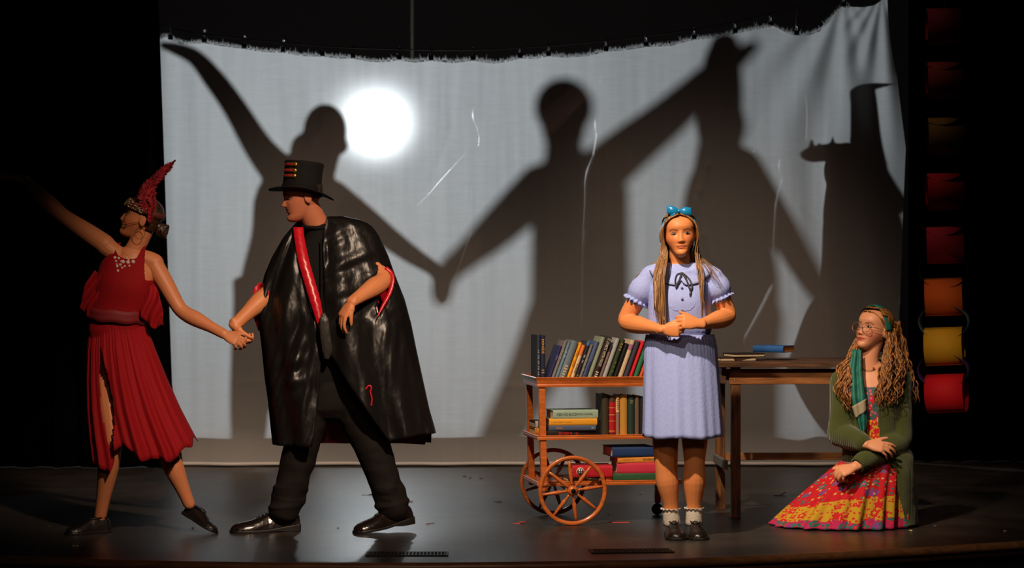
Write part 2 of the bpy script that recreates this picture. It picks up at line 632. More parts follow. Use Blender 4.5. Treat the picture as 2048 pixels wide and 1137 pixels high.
NU, NV = 420, 200
CREASES = [([(898, 225), (903, 250), (893, 285), (880, 320), (850, 390)], 0.010), ([(1052, 400), (1036, 440)], 0.008),
           ([(1408, 290), (1416, 330), (1400, 380), (1384, 430)], 0.012), ([(1390, 400), (1410, 470), (1425, 520)], 0.010), ([(1516, 240), (1505, 275)], 0.005), ([(1610, 420), (1650, 450)], 0.006),
           ([(945, 765), (1050, 775)], 0.006), ([(380, 770), (560, 762)], 0.004), ([(850, 760), (940, 768)], 0.005)]
vs, fs = [], []
BOT = 931.0
for i in range(NV + 1):
    v = i / NV
    for j in range(NU + 1):
        u = j / NU
        xt = 314 + u * (1775 - 314)
        yt = interp(xt, TOPE)
        # first guess row, then slide between the left and right edges
        py = yt + v * (BOT - yt)
        xl = interp(py, LEFTE); xr = interp(py, RIGHTE)
        w = min(1.0, v * 6)
        px = (1 - w) * xt + w * (xl + u * (xr - xl))
        dy = 0.0
        # fan of folds on the right, hanging from the last two clips
        if px > 1500:
            k = min(1, (px - 1500) / 160)
            r1 = math.hypot(px - 1687, py - 5); a1 = math.atan2(px - 1687, py + 10)
            f1 = 1 / (1 + math.exp((px - 0.25 * py - 1690) / 14))
            dy += 0.034 * k * f1 * min(1, r1 / 150) * math.sin(a1 * 13 + 0.8) * math.exp(-max(0, r1 - 250) / 260)
            r2 = math.hypot(px - 1765, py + 10); a2 = math.atan2(px - 1765, py + 20)
            dy += 0.026 * k * (1 - f1) * min(1, r2 / 150) * math.sin(a2 * 20 + 0.3) * math.exp(-max(0, r2 - 300) / 300)
            dy += 0.018 * k * math.sin((px - 0.12 * py) / 15.0) * min(1, max(0, (py - 150) / 200))
        if px < 420:
            k = (420 - px) / 100
            dy += 0.012 * k * math.sin((px - 0.03 * py) / 8.5)
        # soft vertical waves from clip to clip, fading downwards
        dy += 0.010 * math.sin(px / 44.0 + 0.4) * math.exp(-(py - yt) / 240)
        dy += 0.012 * math.sin(px / 150.0 + 1.0) * math.sin(py / 320.0)
        # a few sharp creases
        for cr_, am in CREASES:
            for (ax_, ay_), (bx_, by_) in zip(cr_[:-1], cr_[1:]):
                if min(ax_, bx_) - 14 < px < max(ax_, bx_) + 14 and min(ay_, by_) - 14 < py < max(ay_, by_) + 14:
                    ux, uy = bx_ - ax_, by_ - ay_; t_ = max(0, min(1, ((px - ax_) * ux + (py - ay_) * uy) / (ux * ux + uy * uy)))
                    dd = math.hypot(px - ax_ - t_ * ux, py - ay_ - t_ * uy)
                    dy -= 0.45 * am * math.exp(-(dd / 7.0) ** 2)
        # the hem breaks on the floor
        if py > 860:
            t = (py - 860) / 71
            dy -= 0.10 * t * t + 0.02 * t * math.sin(px / 60.0) + 0.008 * t * math.sin(px / 23.0)
        p = P(px, py, SCREEN_Y)
        p.y += dy
        p.z = max(p.z, 0.006 + 0.012 * (math.sin(px / 31.0) * 0.5 + 0.5) * (1 if v > 0.995 else 0))
        vs.append(p)
for i in range(NV):
    for j in range(NU):
        k = i * (NU + 1) + j
        fs.append((k, k + NU + 1, k + NU + 2, k + 1))
mb = MB(); mb.add(vs, fs)
# hem roll lying on the floor
M_CLOTH = cloth_mat()
screen = mb.build('shadow_screen', M_CLOTH)
tag(screen, 'large white cotton cloth hung as a shadow screen across the stage', 'screen cloth')
roll = MB()
pts, rad = [], []
for j in range(0, 121):
    px = 371 + (1785 - 371) * j / 120
    p = P(px, BOT, SCREEN_Y)
    pts.append((p.x, SCREEN_Y - 0.135 - 0.02 * math.sin(px / 60.0) - 0.012 * math.sin(px / 23.0), 0.016))
    rad.append((0.028 + 0.008 * math.sin(px / 17.0), 0.013))
roll.tube(pts, rad, ref=(0, 1, 0), n=8)
ro = roll.build('hem', mat('hem_cloth', (0.6, 0.56, 0.52), 0.9, bump=0.3, scale=30), screen)

# frayed threads along the torn top edge
fr = MB()
for j in range(2400):
    px = 314 + rng.random() * (1700 - 314)
    py = interp(px, TOPE)
    p = P(px, py, SCREEN_Y)
    l = rng.uniform(0.008, 0.028) * (1.8 if rng.random() < 0.04 else 1)
    a = rng.normal(0, 0.9)
    q = p + Vector((math.sin(a) * l, rng.normal(0, 0.006), math.cos(a) * l))
    w = 0.0017
    fr.add([p + Vector((-w, 0, -0.012)), p + Vector((w, 0, -0.012)), q], [(0, 1, 2)])
fo = fr.build('frayed_edge', M_CLOTH, screen, smooth=False)
fo['kind'] = 'stuff'

# the wire and the binder clips
WIRE = [(296, 38), (305, 42), (340, 56), (400, 68), (490, 78), (570, 86), (640, 92), (705, 96), (800, 99), (880, 100.5), (960, 100), (1037, 96),
        (1097, 92), (1212, 82), (1300, 71), (1388, 59), (1470, 45), (1560, 24), (1640, 5), (1700, -12), (1790, -36)]
mb = MB()
mb.tube([P(x, y, SCREEN_Y) for x, y in WIRE], [0.0045] * len(WIRE), n=8, sub=4)
tag(mb.build('suspension_wire', mat('wire_steel', hexc(120, 125, 130), 0.35, 1.0)), 'thin steel wire sagging above the white cloth', 'wire')

M_CLIP = mat('clip_black', hexc(12, 12, 13), 0.35, 0.3)
CLIPS = [(341, 77), (409, 83), (489, 95), (566, 102), (645, 110), (706, 114), (798, 117), (862, 118), (946, 118), (1040, 114), (1097, 110),
         (1212, 100), (1292, 91), (1388, 76), (1470, 64), (1541, 50), (1593, 68), (1687, 11)]
clip_root = None


def clip_proto():
    r = empty('binder_clip')
    b = MB()
    b.rings([[(-0.016, y, z), (0.016, y, z)] for y, z in [(-0.0025, -0.030), (-0.008, 0.0), (0.008, 0.0), (0.0025, -0.030)]], closed=False, caps=(False, False))
    o = b.build('jaw', M_CLIP, r, smooth=False); solid(o, 0.002)
    for s in (-1, 1):
        b = MB()
        b.tube([(-0.006, s * 0.008, -0.004), (-0.005, s * 0.006, 0.022), (0, s * 0.005, 0.028), (0.005, s * 0.006, 0.022), (0.006, s * 0.008, -0.004)], [0.0014] * 5, n=6, sub=3)
        b.build('handle', M_STEEL, r)
    return r


def copy_tree(o, parent=None):
    c = o.copy(); C.objects.link(c); c.parent = parent
    for ch in list(o.children): copy_tree(ch, c)
    return c


for i, (x, y) in enumerate(CLIPS):
    r = clip_proto() if i == 0 else copy_tree(clip_root)
    if i == 0: clip_root = r
    top_p = P(x, y - 2, SCREEN_Y)
    r.location = (top_p.x, top_p.y, top_p.z + 0.016)
    names = ['at its left top corner', 'second from its left corner', 'third from its left corner', 'fourth from its left corner', 'fifth from its left corner',
             'just left of the bright lamp glow', 'just left of the vertical pole', 'just right of the vertical pole', 'second right of the vertical pole',
             'third right of the vertical pole', 'left above the head of the middle shadow', 'right above the middle shadow', 'left of the raised joined hands',
             'above the raised joined hands', 'right of the raised joined hands', 'before the deep sag on the right', 'in the deep sag on the right', 'on the highest peak at the right']
    tag(r, 'black binder clip on the white cloth edge, ' + names[i], 'clip', 'binder clips along the white cloth')
    # hook loop from the clip to the wire above it
    wz = P(x, interp(x, WIRE), SCREEN_Y).z
    hk = MB()
    z0 = 0.028; z1 = wz - r.location.z + 0.006
    pts = [(0, 0.004, 0.016), (-0.004, 0.002, z0 + 0.01)] + [(0.002, 0.0, z0 + (z1 - z0) * 0.6), (0.008, 0, z1 - 0.004), (0.002, 0, z1 + 0.004), (-0.004, 0, z1 - 0.004)]
    hk.tube(pts, [0.0022] * len(pts), n=6, sub=3)
    hk.build('hook', M_CLIP, r)

# a vertical pipe behind the cloth
mb = MB(); pb = P(824, 400, 8.6)
mb.lathe([(0.014, 0.0), (0.014, 5.6)], n=12, c=(pb.x, 8.6, 0.0)); mb.lathe([(0.10, 0.0), (0.10, 0.012), (0.02, 0.02)], n=20, c=(pb.x, 8.6, 0.0))
tag(mb.build('upright_pole', mat('pole_grey', hexc(215, 235, 228), 0.5, 0.0)), 'thin grey vertical pole behind the white cloth', 'pole')

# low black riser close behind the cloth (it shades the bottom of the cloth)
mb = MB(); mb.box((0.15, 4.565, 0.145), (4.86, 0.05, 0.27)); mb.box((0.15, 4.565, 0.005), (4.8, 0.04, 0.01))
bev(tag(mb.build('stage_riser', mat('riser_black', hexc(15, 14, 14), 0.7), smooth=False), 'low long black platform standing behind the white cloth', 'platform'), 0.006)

# the lamp behind the cloth on its stand
r = empty('flood_lamp', (LAMP.x, LAMP.y + 0.16, 0), 0, 'bright round lamp on a stand shining through the white cloth', 'lamp')
mb = MB(); mb.lathe([(0.135, -0.02), (0.14, -0.03), (0.145, 0.0), (0.12, 0.12), (0.07, 0.18), (0.0001, 0.19)], n=28, c=(0, 0, LAMP.z), M=Matrix.Rotation(-math.pi / 2, 3, 'X'), caps=(False, True))
solid(mb.build('housing', M_METAL, r), 0.004)
mb = MB(); mb.tube([(0, 0.02, 0.25), (0, 0.02, LAMP.z - 0.12)], [0.017, 0.014], n=10, cap='flat'); mb.build('pole', M_METAL, r)
mb = MB(); mb.box((0, 0.02, LAMP.z - 0.12), (0.3, 0.02, 0.02)); mb.build('yoke', M_METAL, r)
for k in range(3):
    a = k * 2.094
    mb = MB(); mb.tube([(0, 0.02, 0.55), (0.42 * math.cos(a), 0.02 + 0.42 * math.sin(a), 0.011)], [0.011, 0.011], n=8, cap='flat'); mb.build('leg', M_METAL, r)

# floor grates in the apron
M_GRATE = mat('grate_black', hexc(14, 13, 12), 0.45, 0.4)


def grate(px0, px1, py, label):
    d = CAM_H * FPX / (py - YH); Y = d - CAM_D
    x0, x1 = px2m(px0 - 1024, Y), px2m(px1 - 1024, Y)
    w = x1 - x0; h = 0.14
    sl = (apron_y(x1) - apron_y(x0)) / w
    r = empty('floor_grate', ((x0 + x1) / 2, Y, 0.0), math.atan(sl) * 0.5, label, 'vent', 'floor vents')
    f = MB()
    f.box((0, 0, 0.0005), (w, h, 0.001))
    f.build('backing', mat('pit', (0.002, 0.002, 0.002), 0.9), r, smooth=False)
    f = MB()
    for s in (-1, 1):
        f.box((0, s * (h / 2 - 0.005), 0.003), (w, 0.01, 0.006)); f.box((s * (w / 2 - 0.005), 0, 0.003), (0.01, h - 0.02, 0.006))
    f.build('frame', M_GRATE, r, smooth=False)
    n = 22; bm_ = None
    for i in range(n):
        b = MB(); b.box((0, 0, 0.003), (0.006, h - 0.022, 0.005))
        x = -w / 2 + w * (i + 1) / (n + 1)
        if bm_ is None:
            o = b.build('slat', M_GRATE, r, smooth=False); bm_ = o.data
        else:
            o = link_mesh('slat', bm_, None, r, False)
        o.location = (x, 0, 0)
    for s in (-0.022, 0.022):
        b = MB(); b.box((0, s, 0.0035), (w - 0.02, 0.005, 0.005)); b.build('cross_bar', M_GRATE, r, smooth=False)


grate(732, 897, 1110, 'flat black floor grate in front of the man in the top hat')
grate(1180, 1345, 1104, 'flat black floor grate in front of the girl in the blue dress')

# ------------------------------------------------------------------ scraps on the floor
def floor_pt(px, py):
    d = CAM_H * FPX / (py - YH)
    return Vector(((px - 1024) * d / FPX, d - CAM_D, 0.0))


def petal(px, py, col, label, size=0.03, stem=0.0, name='flower_petal', cat='petal'):
    p = floor_pt(px, py)
    r = empty(name, p, random.uniform(0, 6.28), label, cat)
    b = MB(); n = 9
    rings = []
    for k in range(4):
        q = k / 3
        rings.append([(math.cos(6.283 * j / n) * size * 0.5 * q * (1 + 0.25 * math.sin(2 * j)), math.sin(6.283 * j / n) * size * 0.35 * q,
                       0.003 + 0.006 * q * (0.5 + 0.5 * math.sin(3 * j + px))) for j in range(n)])
    b.rings(rings, True, (False, False))
    solid(b.build('blade', mat('petal_%d_%d_%d' % col, hexc(*col), 0.6), r), 0.0015)
    if stem:
        b = MB(); b.tube([(0, 0, 0.003), (stem * 0.5, 0.005, 0.004), (stem, 0, 0.003)], [0.0015] * 3, n=5, sub=3)
        b.build('stem', mat('stem_brown', hexc(60, 48, 38), 0.8), r)


def tape(px0, px1, py, col, label, w=0.02):
    a, b_ = floor_pt(px0, py), floor_pt(px1, py)
    mb = MB(); mb.box(((a.x + b_.x) / 2, a.y, 0.001), (b_.x - a.x, w, 0.002))
    tag(mb.build('tape_mark', mat('tape_%d' % col[0], hexc(*col), 0.7), smooth=False), label, 'tape')


RED = (200, 20, 30)
petal(822, 1005, RED, 'red petal on a thin stem right of the rear black shoe', 0.028, 0.07)
petal(855, 1050, RED, 'red petal scrap near the toe line of the man', 0.022, 0.06)
petal(940, 958, (110, 20, 25), 'dark red petal near the white cloth hem', 0.03)
petal(962, 959, (90, 25, 25), 'dark red petal beside another near the white cloth', 0.026)
petal(929, 955, (70, 20, 20), 'small dark petal leftmost of three near the white cloth', 0.02)
petal(1000, 1006, (90, 70, 40), 'small tan leaf scrap between man and book cart', 0.03, 0.05, 'leaf_scrap', 'leaf')
petal(676, 1059, (40, 60, 45), 'tiny dark leaf scrap between the two black shoes of the man', 0.014, 0, 'leaf_scrap', 'leaf')
petal(741, 992, (30, 24, 24), 'small dark petal scrap behind the man', 0.02, 0.05)
petal(386, 1059, (30, 30, 28), 'tiny dark scrap beside the pointed slipper', 0.014, 0, 'leaf_scrap', 'leaf')
petal(98, 1056, (60, 110, 50), 'tiny green scrap left of the black slipper', 0.014, 0, 'leaf_scrap', 'leaf')
petal(150, 1095, (190, 170, 110), 'pale leaf scrap in front of the black slipper', 0.03, 0.04, 'leaf_scrap', 'leaf')
petal(1044, 1047, (235, 70, 50), 'coral petal scrap left of the wooden wheel', 0.04)
petal(1462, 1037, (220, 80, 60), 'coral petal scrap at the foot of the table leg', 0.034)
petal(1821, 1064, (190, 180, 120), 'pale leaf scrap right of the patterned skirt', 0.022, 0.05, 'leaf_scrap', 'leaf')
petal(1871, 1055, (110, 120, 100), 'grey green scrap behind the pale leaf at far right', 0.02, 0.06, 'leaf_scrap', 'leaf')
petal(2010, 1065, (190, 190, 160), 'pale leaf scrap at far right floor edge', 0.022, 0.12, 'leaf_scrap', 'leaf')
petal(1217, 1032, (20, 20, 20), 'tiny black speck beside the wheel', 0.01, 0, 'leaf_scrap', 'leaf')
petal(1282, 989, (140, 130, 115), 'pale grey scrap under the book cart', 0.024, 0, 'leaf_scrap', 'leaf')
tape(1216, 1258, 1046, (235, 75, 50), 'thin coral tape strip on the floor right of the wheel', 0.012)
tape(1026, 1040, 1048, (235, 75, 52), 'short coral tape strip on the floor left of the wheel', 0.012)
mb = MB()
p = floor_pt(1560, 993)
mb.tube([p + Vector((-0.035, 0, 0.004)), p + Vector((0.0, 0, 0.005)), p + Vector((0.035, 0.02, 0.022))], [0.0025, 0.003, 0.0025], n=6, sub=2)
mb.tube([p + Vector((0.0, 0, 0.005)), p + Vector((0.028, -0.03, 0.004))], [0.0025, 0.0015], n=6)
tag(mb.build('twig', mat('twig_dark', hexc(24, 20, 18), 0.8)), 'small dark forked twig on the floor left of the seated girl', 'twig')
# ------------------------------------------------------------------ people: head, hand, body
PROF = np.array([  # f, front, back, halfwidth   (head height 0.225)
    (-0.005, 0.060, 0.040, 0.006), (0.02, 0.078, 0.020, 0.022), (0.06, 0.087, 0.000, 0.033), (0.12, 0.089, -0.020, 0.043), (0.19, 0.085, -0.035, 0.050),
    (0.27, 0.087, -0.052, 0.0555), (0.35, 0.088, -0.068, 0.0605), (0.43, 0.0875, -0.082, 0.065), (0.52, 0.087, -0.091, 0.069),
    (0.60, 0.0925, -0.096, 0.0715), (0.68, 0.0930, -0.097, 0.0735), (0.76, 0.088, -0.094, 0.0735), (0.84, 0.077, -0.084, 0.069),
    (0.90, 0.062, -0.068, 0.059), (0.95, 0.042, -0.048, 0.044), (0.985, 0.020, -0.025, 0.023), (1.0, 0.003, -0.006, 0.004)])


FEM = 1.0


def prof_at(f):
    fr, bk, w = [np.interp(f, PROF[:, 0], PROF[:, k]) for k in (1, 2, 3)]
    w = w + FEM * (0.004 * math.exp(-((f - 0.40) / 0.10) ** 2) - 0.007 * math.exp(-((f - 0.12) / 0.12) ** 2))
    fr = fr - FEM * 0.004 * math.exp(-((f - 0.59) / 0.05) ** 2)
    return fr, bk, w


def remap(f):
    return np.interp(f, [-1, 0, 0.085, 0.222, 0.342, 0.50, 1, 2], [-1, 0, 0.09, 0.264, 0.375, 0.50, 1, 2])


def face_disp(x, f, fem=1.0):
    g = lambda a, s: np.exp(-(a / s) ** 2 / 2)
    ax = np.abs(x)
    if fem: f = remap(f)
    d = np.zeros_like(x)
    # nose ridge and tip
    amp = np.interp(f, [0.325, 0.345, 0.365, 0.39, 0.46, 0.54, 0.585], [0, 0.006, 0.021, 0.0245, 0.014, 0.005, 0.0])
    sg = np.interp(f, [0.33, 0.39, 0.45, 0.55], [0.0095, 0.0085, 0.0068, 0.0060])
    amp = amp * (1 - 0.22 * fem)
    sg = sg * (1 - 0.08 * fem)
    d += amp * np.exp(-(x / sg) ** 2 / 2)
    d += (0.0095 - 0.003 * fem) * g(ax - 0.0125, 0.0048) * g(f - 0.375, 0.026)
    d += -(0.0110 - 0.0055 * fem) * g(ax - 0.031, 0.0115) * g(f - 0.520, 0.036)
    d += -0.004 * g(ax - 0.016, 0.006) * g(f - 0.52, 0.035)
    d += (0.0040 - 0.0035 * fem) * g(ax - 0.030, 0.018) * g(f - 0.590, 0.026)
    d += 0.0040 * g(ax - 0.040, 0.016) * g(f - 0.40, 0.07)
    d += 0.0060 * g(ax, 0.017) * g(f - 0.290, 0.017)
    d += 0.0075 * g(ax, 0.015) * g(f - 0.238, 0.019)
    d += -0.0055 * g(ax, 0.019) * g(f - 0.264, 0.008)
    d += -(0.0050 - 0.002 * fem) * g(ax, 0.016) * g(f - 0.185, 0.022)
    d += (0.0060 - 0.0025 * fem) * g(ax, 0.016) * g(f - 0.09, 0.05)
    return d


def head_surface(x, f, h=0.225):
    """front surface y at lateral x and height fraction f (before scaling)"""
    fr, bk, w = prof_at(f)
    c, hd = (fr + bk) / 2, (fr - bk) / 2
    q = np.clip(1 - np.abs(x / w) ** 2.25, 0, 1) ** (1 / 2.25)
    return c + hd * q + face_disp(np.asarray(x, float), np.asarray(f, float), FEM)


class Head:
    """local axes: +Y face, +X the person's right, Z up; origin at eye height on the ear axis"""
    def __init__(self, center, yaw, pitch, roll, height=0.225, wide=1.0):
        self.c = Vector(center)
        self.R = Matrix.Rotation(math.radians(yaw), 3, 'Z') @ Matrix.Rotation(math.radians(pitch), 3, 'X') @ Matrix.Rotation(math.radians(roll), 3, 'Y')
        self.s = height / 0.225
        self.w = wide

    def W(self, x, y, z):
        return self.c + self.R @ (Vector((x * self.w, y, z)) * self.s)

    def local(self, co):
        q = (co - np.array(self.c)) @ np.array(self.R) / self.s
        q[:, 0] /= self.w
        return q

    def z(self, f):
        return (f - 0.5) * 0.225

    def add_to(self, mb, ears=True):
        nf, na = 90, 96
        fz = np.concatenate([np.linspace(-0.005, 0.62, 66), np.linspace(0.63, 1.0, 24)])
        rings = []
        for f in fz:
            fr, bk, w = prof_at(f)
            c, hd = (fr + bk) / 2, (fr - bk) / 2
            th = np.linspace(0, 2 * math.pi, na, endpoint=False)
            e = 2 / 2.25
            sx = np.sign(np.sin(th)) * np.abs(np.sin(th)) ** e
            cy = np.sign(np.cos(th)) * np.abs(np.cos(th)) ** e
            x = w * sx
            y = c + hd * cy
            y = y + face_disp(x, np.full_like(x, f), FEM) * np.clip(cy * 3, 0, 1)
            rings.append([self.W(a, b, self.z(f)) for a, b in zip(x, y)])
        # winding so the normals face outwards
        rings = [r[::-1] for r in rings]
        mb.rings(rings)
        if ears:
            for s in (-1, 1):
                M = self.R @ Matrix.Rotation(math.radians(s * 18), 3, 'Z') @ Matrix.Rotation(math.radians(-8), 3, 'X')
                k = self.s
                mb.ellipsoid(self.W(s * 0.073, -0.010, -0.006), (0.0065 * k, 0.017 * k, 0.030 * k), M, 14, 12)
                pts = []
                for t in np.linspace(-0.5, 3.9, 12):
                    pts.append(self.W(s * 0.0765, -0.012 - 0.015 * math.cos(t), -0.004 + 0.026 * math.sin(t) * (1.0 if math.sin(t) > 0 else 1.0)))
                mb.tube(pts, [0.0035 * k] * 12, n=8)
        return self

    def paint(self, me, skin, lips, blush=0.25, blushcol=(0.62, 0.16, 0.10), browcol=None, stubble=None, extra=None):
        co = me_arrays(me)
        q = self.local(co)
        f = q[:, 2] / 0.225 + 0.5
        if FEM: f = remap(f)
        x, y = q[:, 0], q[:, 1]
        cols = np.tile(np.array(skin, float), (len(co), 1))
        face = (y > 0.02) & (f > -0.1) & (f < 1.05) & (np.abs(x) < 0.09)
        mix = lambda a, col: (cols * (1 - a[:, None]) + np.array(col)[None] * a[:, None])
        g = lambda a, s: np.exp(-(a / s) ** 2 / 2)
        bl = face * blush * g(np.abs(x) - 0.043, 0.018) * g(f - 0.38, 0.075)
        cols = mix(bl, blushcol)
        cols = mix(face * 0.18 * g(x, 0.012) * g(f - 0.38, 0.03), blushcol)
        # lips: upper with a bow, lower fuller
        wv = np.clip(1 - (np.abs(x) / 0.0245) ** 2, 0, 1)
        up = 0.264 + 0.040 * wv * (1 - 0.18 * g(x, 0.004)); lo = 0.264 - 0.048 * wv ** 0.8
        lip = face & (wv > 0) & (f < up) & (f > lo) & (y > 0.05)
        cols = mix(lip * 0.85, lips)
        ml = face & (np.abs(x) < 0.0255) & (np.abs(f - (0.262 + 0.016 * (np.abs(x) / 0.025) ** 2)) < 0.0065) & (y > 0.05)
        cols = mix(ml * 0.75, (0.10, 0.025, 0.02))
        # nostrils, shade of the lid crease
        cols = mix(face * (0.8 - 0.35 * FEM) * g(np.abs(x) - 0.0075, 0.0026) * g(f - 0.347, 0.010) * (y > 0.085), (0.10, 0.03, 0.02))
        cols = mix(face * 0.35 * g(np.abs(x) - 0.031, 0.012) * g(f - 0.555, 0.012), (0.25, 0.10, 0.06))
        if browcol is not None:
            arc = 0.592 + 0.022 * np.clip((np.abs(x) - 0.012) / 0.024, 0, 1) - 0.030 * np.clip((np.abs(x) - 0.037) / 0.014, 0, 1)
            br = face * (np.abs(x) > 0.012) * (np.abs(x) < 0.052) * g(f - arc, 0.013 - 0.003 * FEM)
            cols = mix(np.clip(br * 1.1, 0, 0.85), browcol)
        if stubble is not None:
            cols = mix(stubble * face * (f < 0.42), (0.35, 0.16, 0.10))
        if extra is not None: cols = extra(cols, co)
        set_col(me, cols)

    def eyes(self, parent, off, iris=(0.12, 0.07, 0.03), lid=0.75, look=(0, 0), lash=(0.02, 0.012, 0.01), open_=1.0):
        for s in (-1, 1):
            mb = MB(); cols = []
            nu, nv = 25, 15
            vs, fs = [], []
            for j in range(nv):
                v = -1 + 2 * j / (nv - 1)
                for i in range(nu):
                    u = -1 + 2 * i / (nu - 1)
                    x = s * (0.0315 + u * 0.0162)
                    k = (1 - abs(u) ** 2.0)
                    zc = 0.0005 + 0.0012 * u            # outer corner a little higher
                    z = zc + (v * 0.0082 if v > 0 else v * 0.0056) * k * open_
                    f = (z + 0.1125 + 0.0030) / 0.225
                    y = 0.5 * float(head_surface(np.array(x), np.array(f))) + 0.5 * float(head_surface(np.array(s * 0.0315), np.array(0.52))) - abs(u) ** 3 * 0.003
                    y += 0.0030 + 0.0045 * (1 - u * u) * (1 - v * v * 0.8)
                    vs.append(self.W(x, y, z + 0.0030))
                    ix, iz = s * (u * 0.0162) - look[0], z - zc - look[1] - 0.0008
                    d = math.hypot(ix, iz)
                    c = (0.36, 0.30, 0.26)
                    if d < 0.0068: c = iris
                    if d < 0.0034: c = (0.01, 0.008, 0.008)
                    if v > 0.55: c = lash
                    if v < -0.86: c = (0.22, 0.09, 0.06)
                    cols.append(c)
            for j in range(nv - 1):
                for i in range(nu - 1):
                    a = j * nu + i
                    q = (a, a + 1, a + nu + 1, a + nu)
                    fs.append(q if s < 0 else q[::-1])
            mb.add(vs, fs)
            me = mb.mesh('eye', off)
            set_col(me, np.array(cols))
            link_mesh('eye', me, M_SCLERA, parent)

    def cap(self, t, pred, sub=1):
        """shell at distance t over the skull where pred(x, y, f) holds; returns MB"""
        na = 72
        fz = np.concatenate([np.linspace(0.0, 0.9, 46), np.linspace(0.915, 1.0, 12)])
        rings = []; keep = []
        for f in fz:
            fr, bk, w = prof_at(f)
            if f < 0.45: bk = min(bk, -0.062 - 0.03 * min(1, f / .45)); w = max(w, 0.058)
            c, hd = (fr + bk) / 2, (fr - bk) / 2
            th = np.linspace(0, 2 * math.pi, na, endpoint=False)
            e = 2 / 2.25
            sx = -np.sign(np.sin(th)) * np.abs(np.sin(th)) ** e
            cy = np.sign(np.cos(th)) * np.abs(np.cos(th)) ** e
            up = max(0, (f - 0.55) / 0.45)
            x = (w + t) * sx; y = c + (hd + t) * cy
            z = self.z(f) + t * up ** 1.5
            rings.append([(a, b, z) for a, b in zip(x, y)])
            keep.append([bool(pred(a, b, f)) for a, b in zip(x, y)])
        mb = MB()
        n = na
        vs = [self.W(*p) for r in rings for p in r]
        fs = []
        for i in range(len(rings) - 1):
            for j in range(n):
                j2 = (j + 1) % n
                if keep[i][j] and keep[i][j2] and keep[i + 1][j] and keep[i + 1][j2]:
                    fs.append((i * n + j, i * n + j2, (i + 1) * n + j2, (i + 1) * n + j))
        fs.append(tuple((len(rings) - 1) * n + j for j in range(n)))
        used = sorted({i for f in fs for i in f}); mp = {k: i for i, k in enumerate(used)}
        mb.add([vs[k] for k in used], [tuple(mp[i] for i in f) for f in fs])
        return mb


def rot_about(v, axis, ang):
    return Matrix.Rotation(ang, 3, axis) @ v


def hand(mb, wrist, d, nrm, thumb, size=1.0, curl=(25, 35, 25), spread=5, tcurl=20, curls=None, tang=42, tlift=20, fat=1.0):
    """wrist point; d towards the knuckles; nrm = direction the palm faces (fingers curl that way); thumb = side of the thumb"""
    d = Vector(d).normalized()
    n = Vector(nrm); n = (n - d * n.dot(d)).normalized()
    s = n.cross(d).normalized()
    if s.dot(Vector(thumb)) < 0: s = -s
    W = Vector(wrist)
    k = size
    # palm
    mb.tube([W - d * 0.02 * k, W + d * 0.012 * k, W + d * 0.045 * k, W + d * 0.082 * k],
            [(0.027 * k, 0.019 * k), (0.028 * k, 0.0185 * k), (0.037 * k, 0.0165 * k), (0.038 * k, 0.013 * k)], ref=s, n=16, sub=3, power=2.4)
    mb.ellipsoid(W + d * 0.034 * k + s * 0.024 * k + n * 0.006 * k, (0.017 * k, 0.017 * k, 0.017 * k))
    L = [(0.040, 0.025, 0.020), (0.044, 0.028, 0.021), (0.041, 0.026, 0.020), (0.032, 0.020, 0.018)]
    off = [0.0285, 0.0095, -0.0095, -0.0275]
    base = [0.084, 0.088, 0.085, 0.077]
    rr = [0.0088, 0.0090, 0.0086, 0.0076]
    for i in range(4):
        c = curls[i] if curls is not None else curl
        dirn = rot_about(d, n, math.radians(spread * (1.5 - i)) * (1 if (d.cross(s)).dot(n) > 0 else -1))
        ax = dirn.cross(n).normalized()
        p = W + d * base[i] * k * 0.55 + s * off[i] * k * 0.8
        q = W + d * base[i] * k + s * off[i] * k
        pts = [p, q]; a = 0.0
        for j in range(3):
            a += math.radians(c[j])
            q = q + rot_about(dirn, ax, a) * (L[i][j] * k)
            pts.append(q)
        r = rr[i] * k * fat
        mb.tube(pts, [r * 0.95, r * 1.06, r * 1.0, r * 0.92, r * 0.72], n=10, sub=3)
    # thumb
    td = (d * math.cos(math.radians(tang)) + s * math.sin(math.radians(tang)) + n * math.sin(math.radians(tlift))).normalized()
    ax = td.cross(n - s * 0.6).normalized()
    p0 = W + d * 0.022 * k + s * 0.020 * k + n * 0.004 * k
    p1 = p0 + td * 0.036 * k
    t2 = rot_about(td, ax, math.radians(tcurl)); p2 = p1 + t2 * 0.032 * k
    t3 = rot_about(td, ax, math.radians(tcurl * 2.0)); p3 = p2 + t3 * 0.024 * k
    mb.tube([p0, p1, p2, p3], [0.0135 * k, 0.0112 * k * fat, 0.0100 * k * fat, 0.0075 * k * fat], n=10, sub=3)
    return s, n


def torso(mb, pts, dims, refs, n=28):
    """pts bottom to top, dims (half width, half depth) per point, refs = left-right axis per point"""
    mb.tube(pts, dims, refs=refs, n=n, sub=4, power=2.3)


def limb(mb, pts, rad, sub=4, n=14):
    mb.tube(pts, rad, n=n, sub=sub)


def arm(mb, sh, el, wr, r=(0.050, 0.046, 0.040, 0.040, 0.033, 0.025)):
    sh, el, wr = Vector(sh), Vector(el), Vector(wr)
    u, v = el - sh, wr - el
    pts = [sh, sh + u * 0.45, sh + u * 0.9, el + v * 0.12, el + v * 0.35, el + v * 0.7, wr]
    rad = [r[0], r[1], r[2] * 0.98, r[2], r[3] * 1.04, (r[4] + r[5]) / 2, (r[5] * 1.08, r[5] * 0.86)]
    mb.tube(pts, rad, n=16, sub=3)


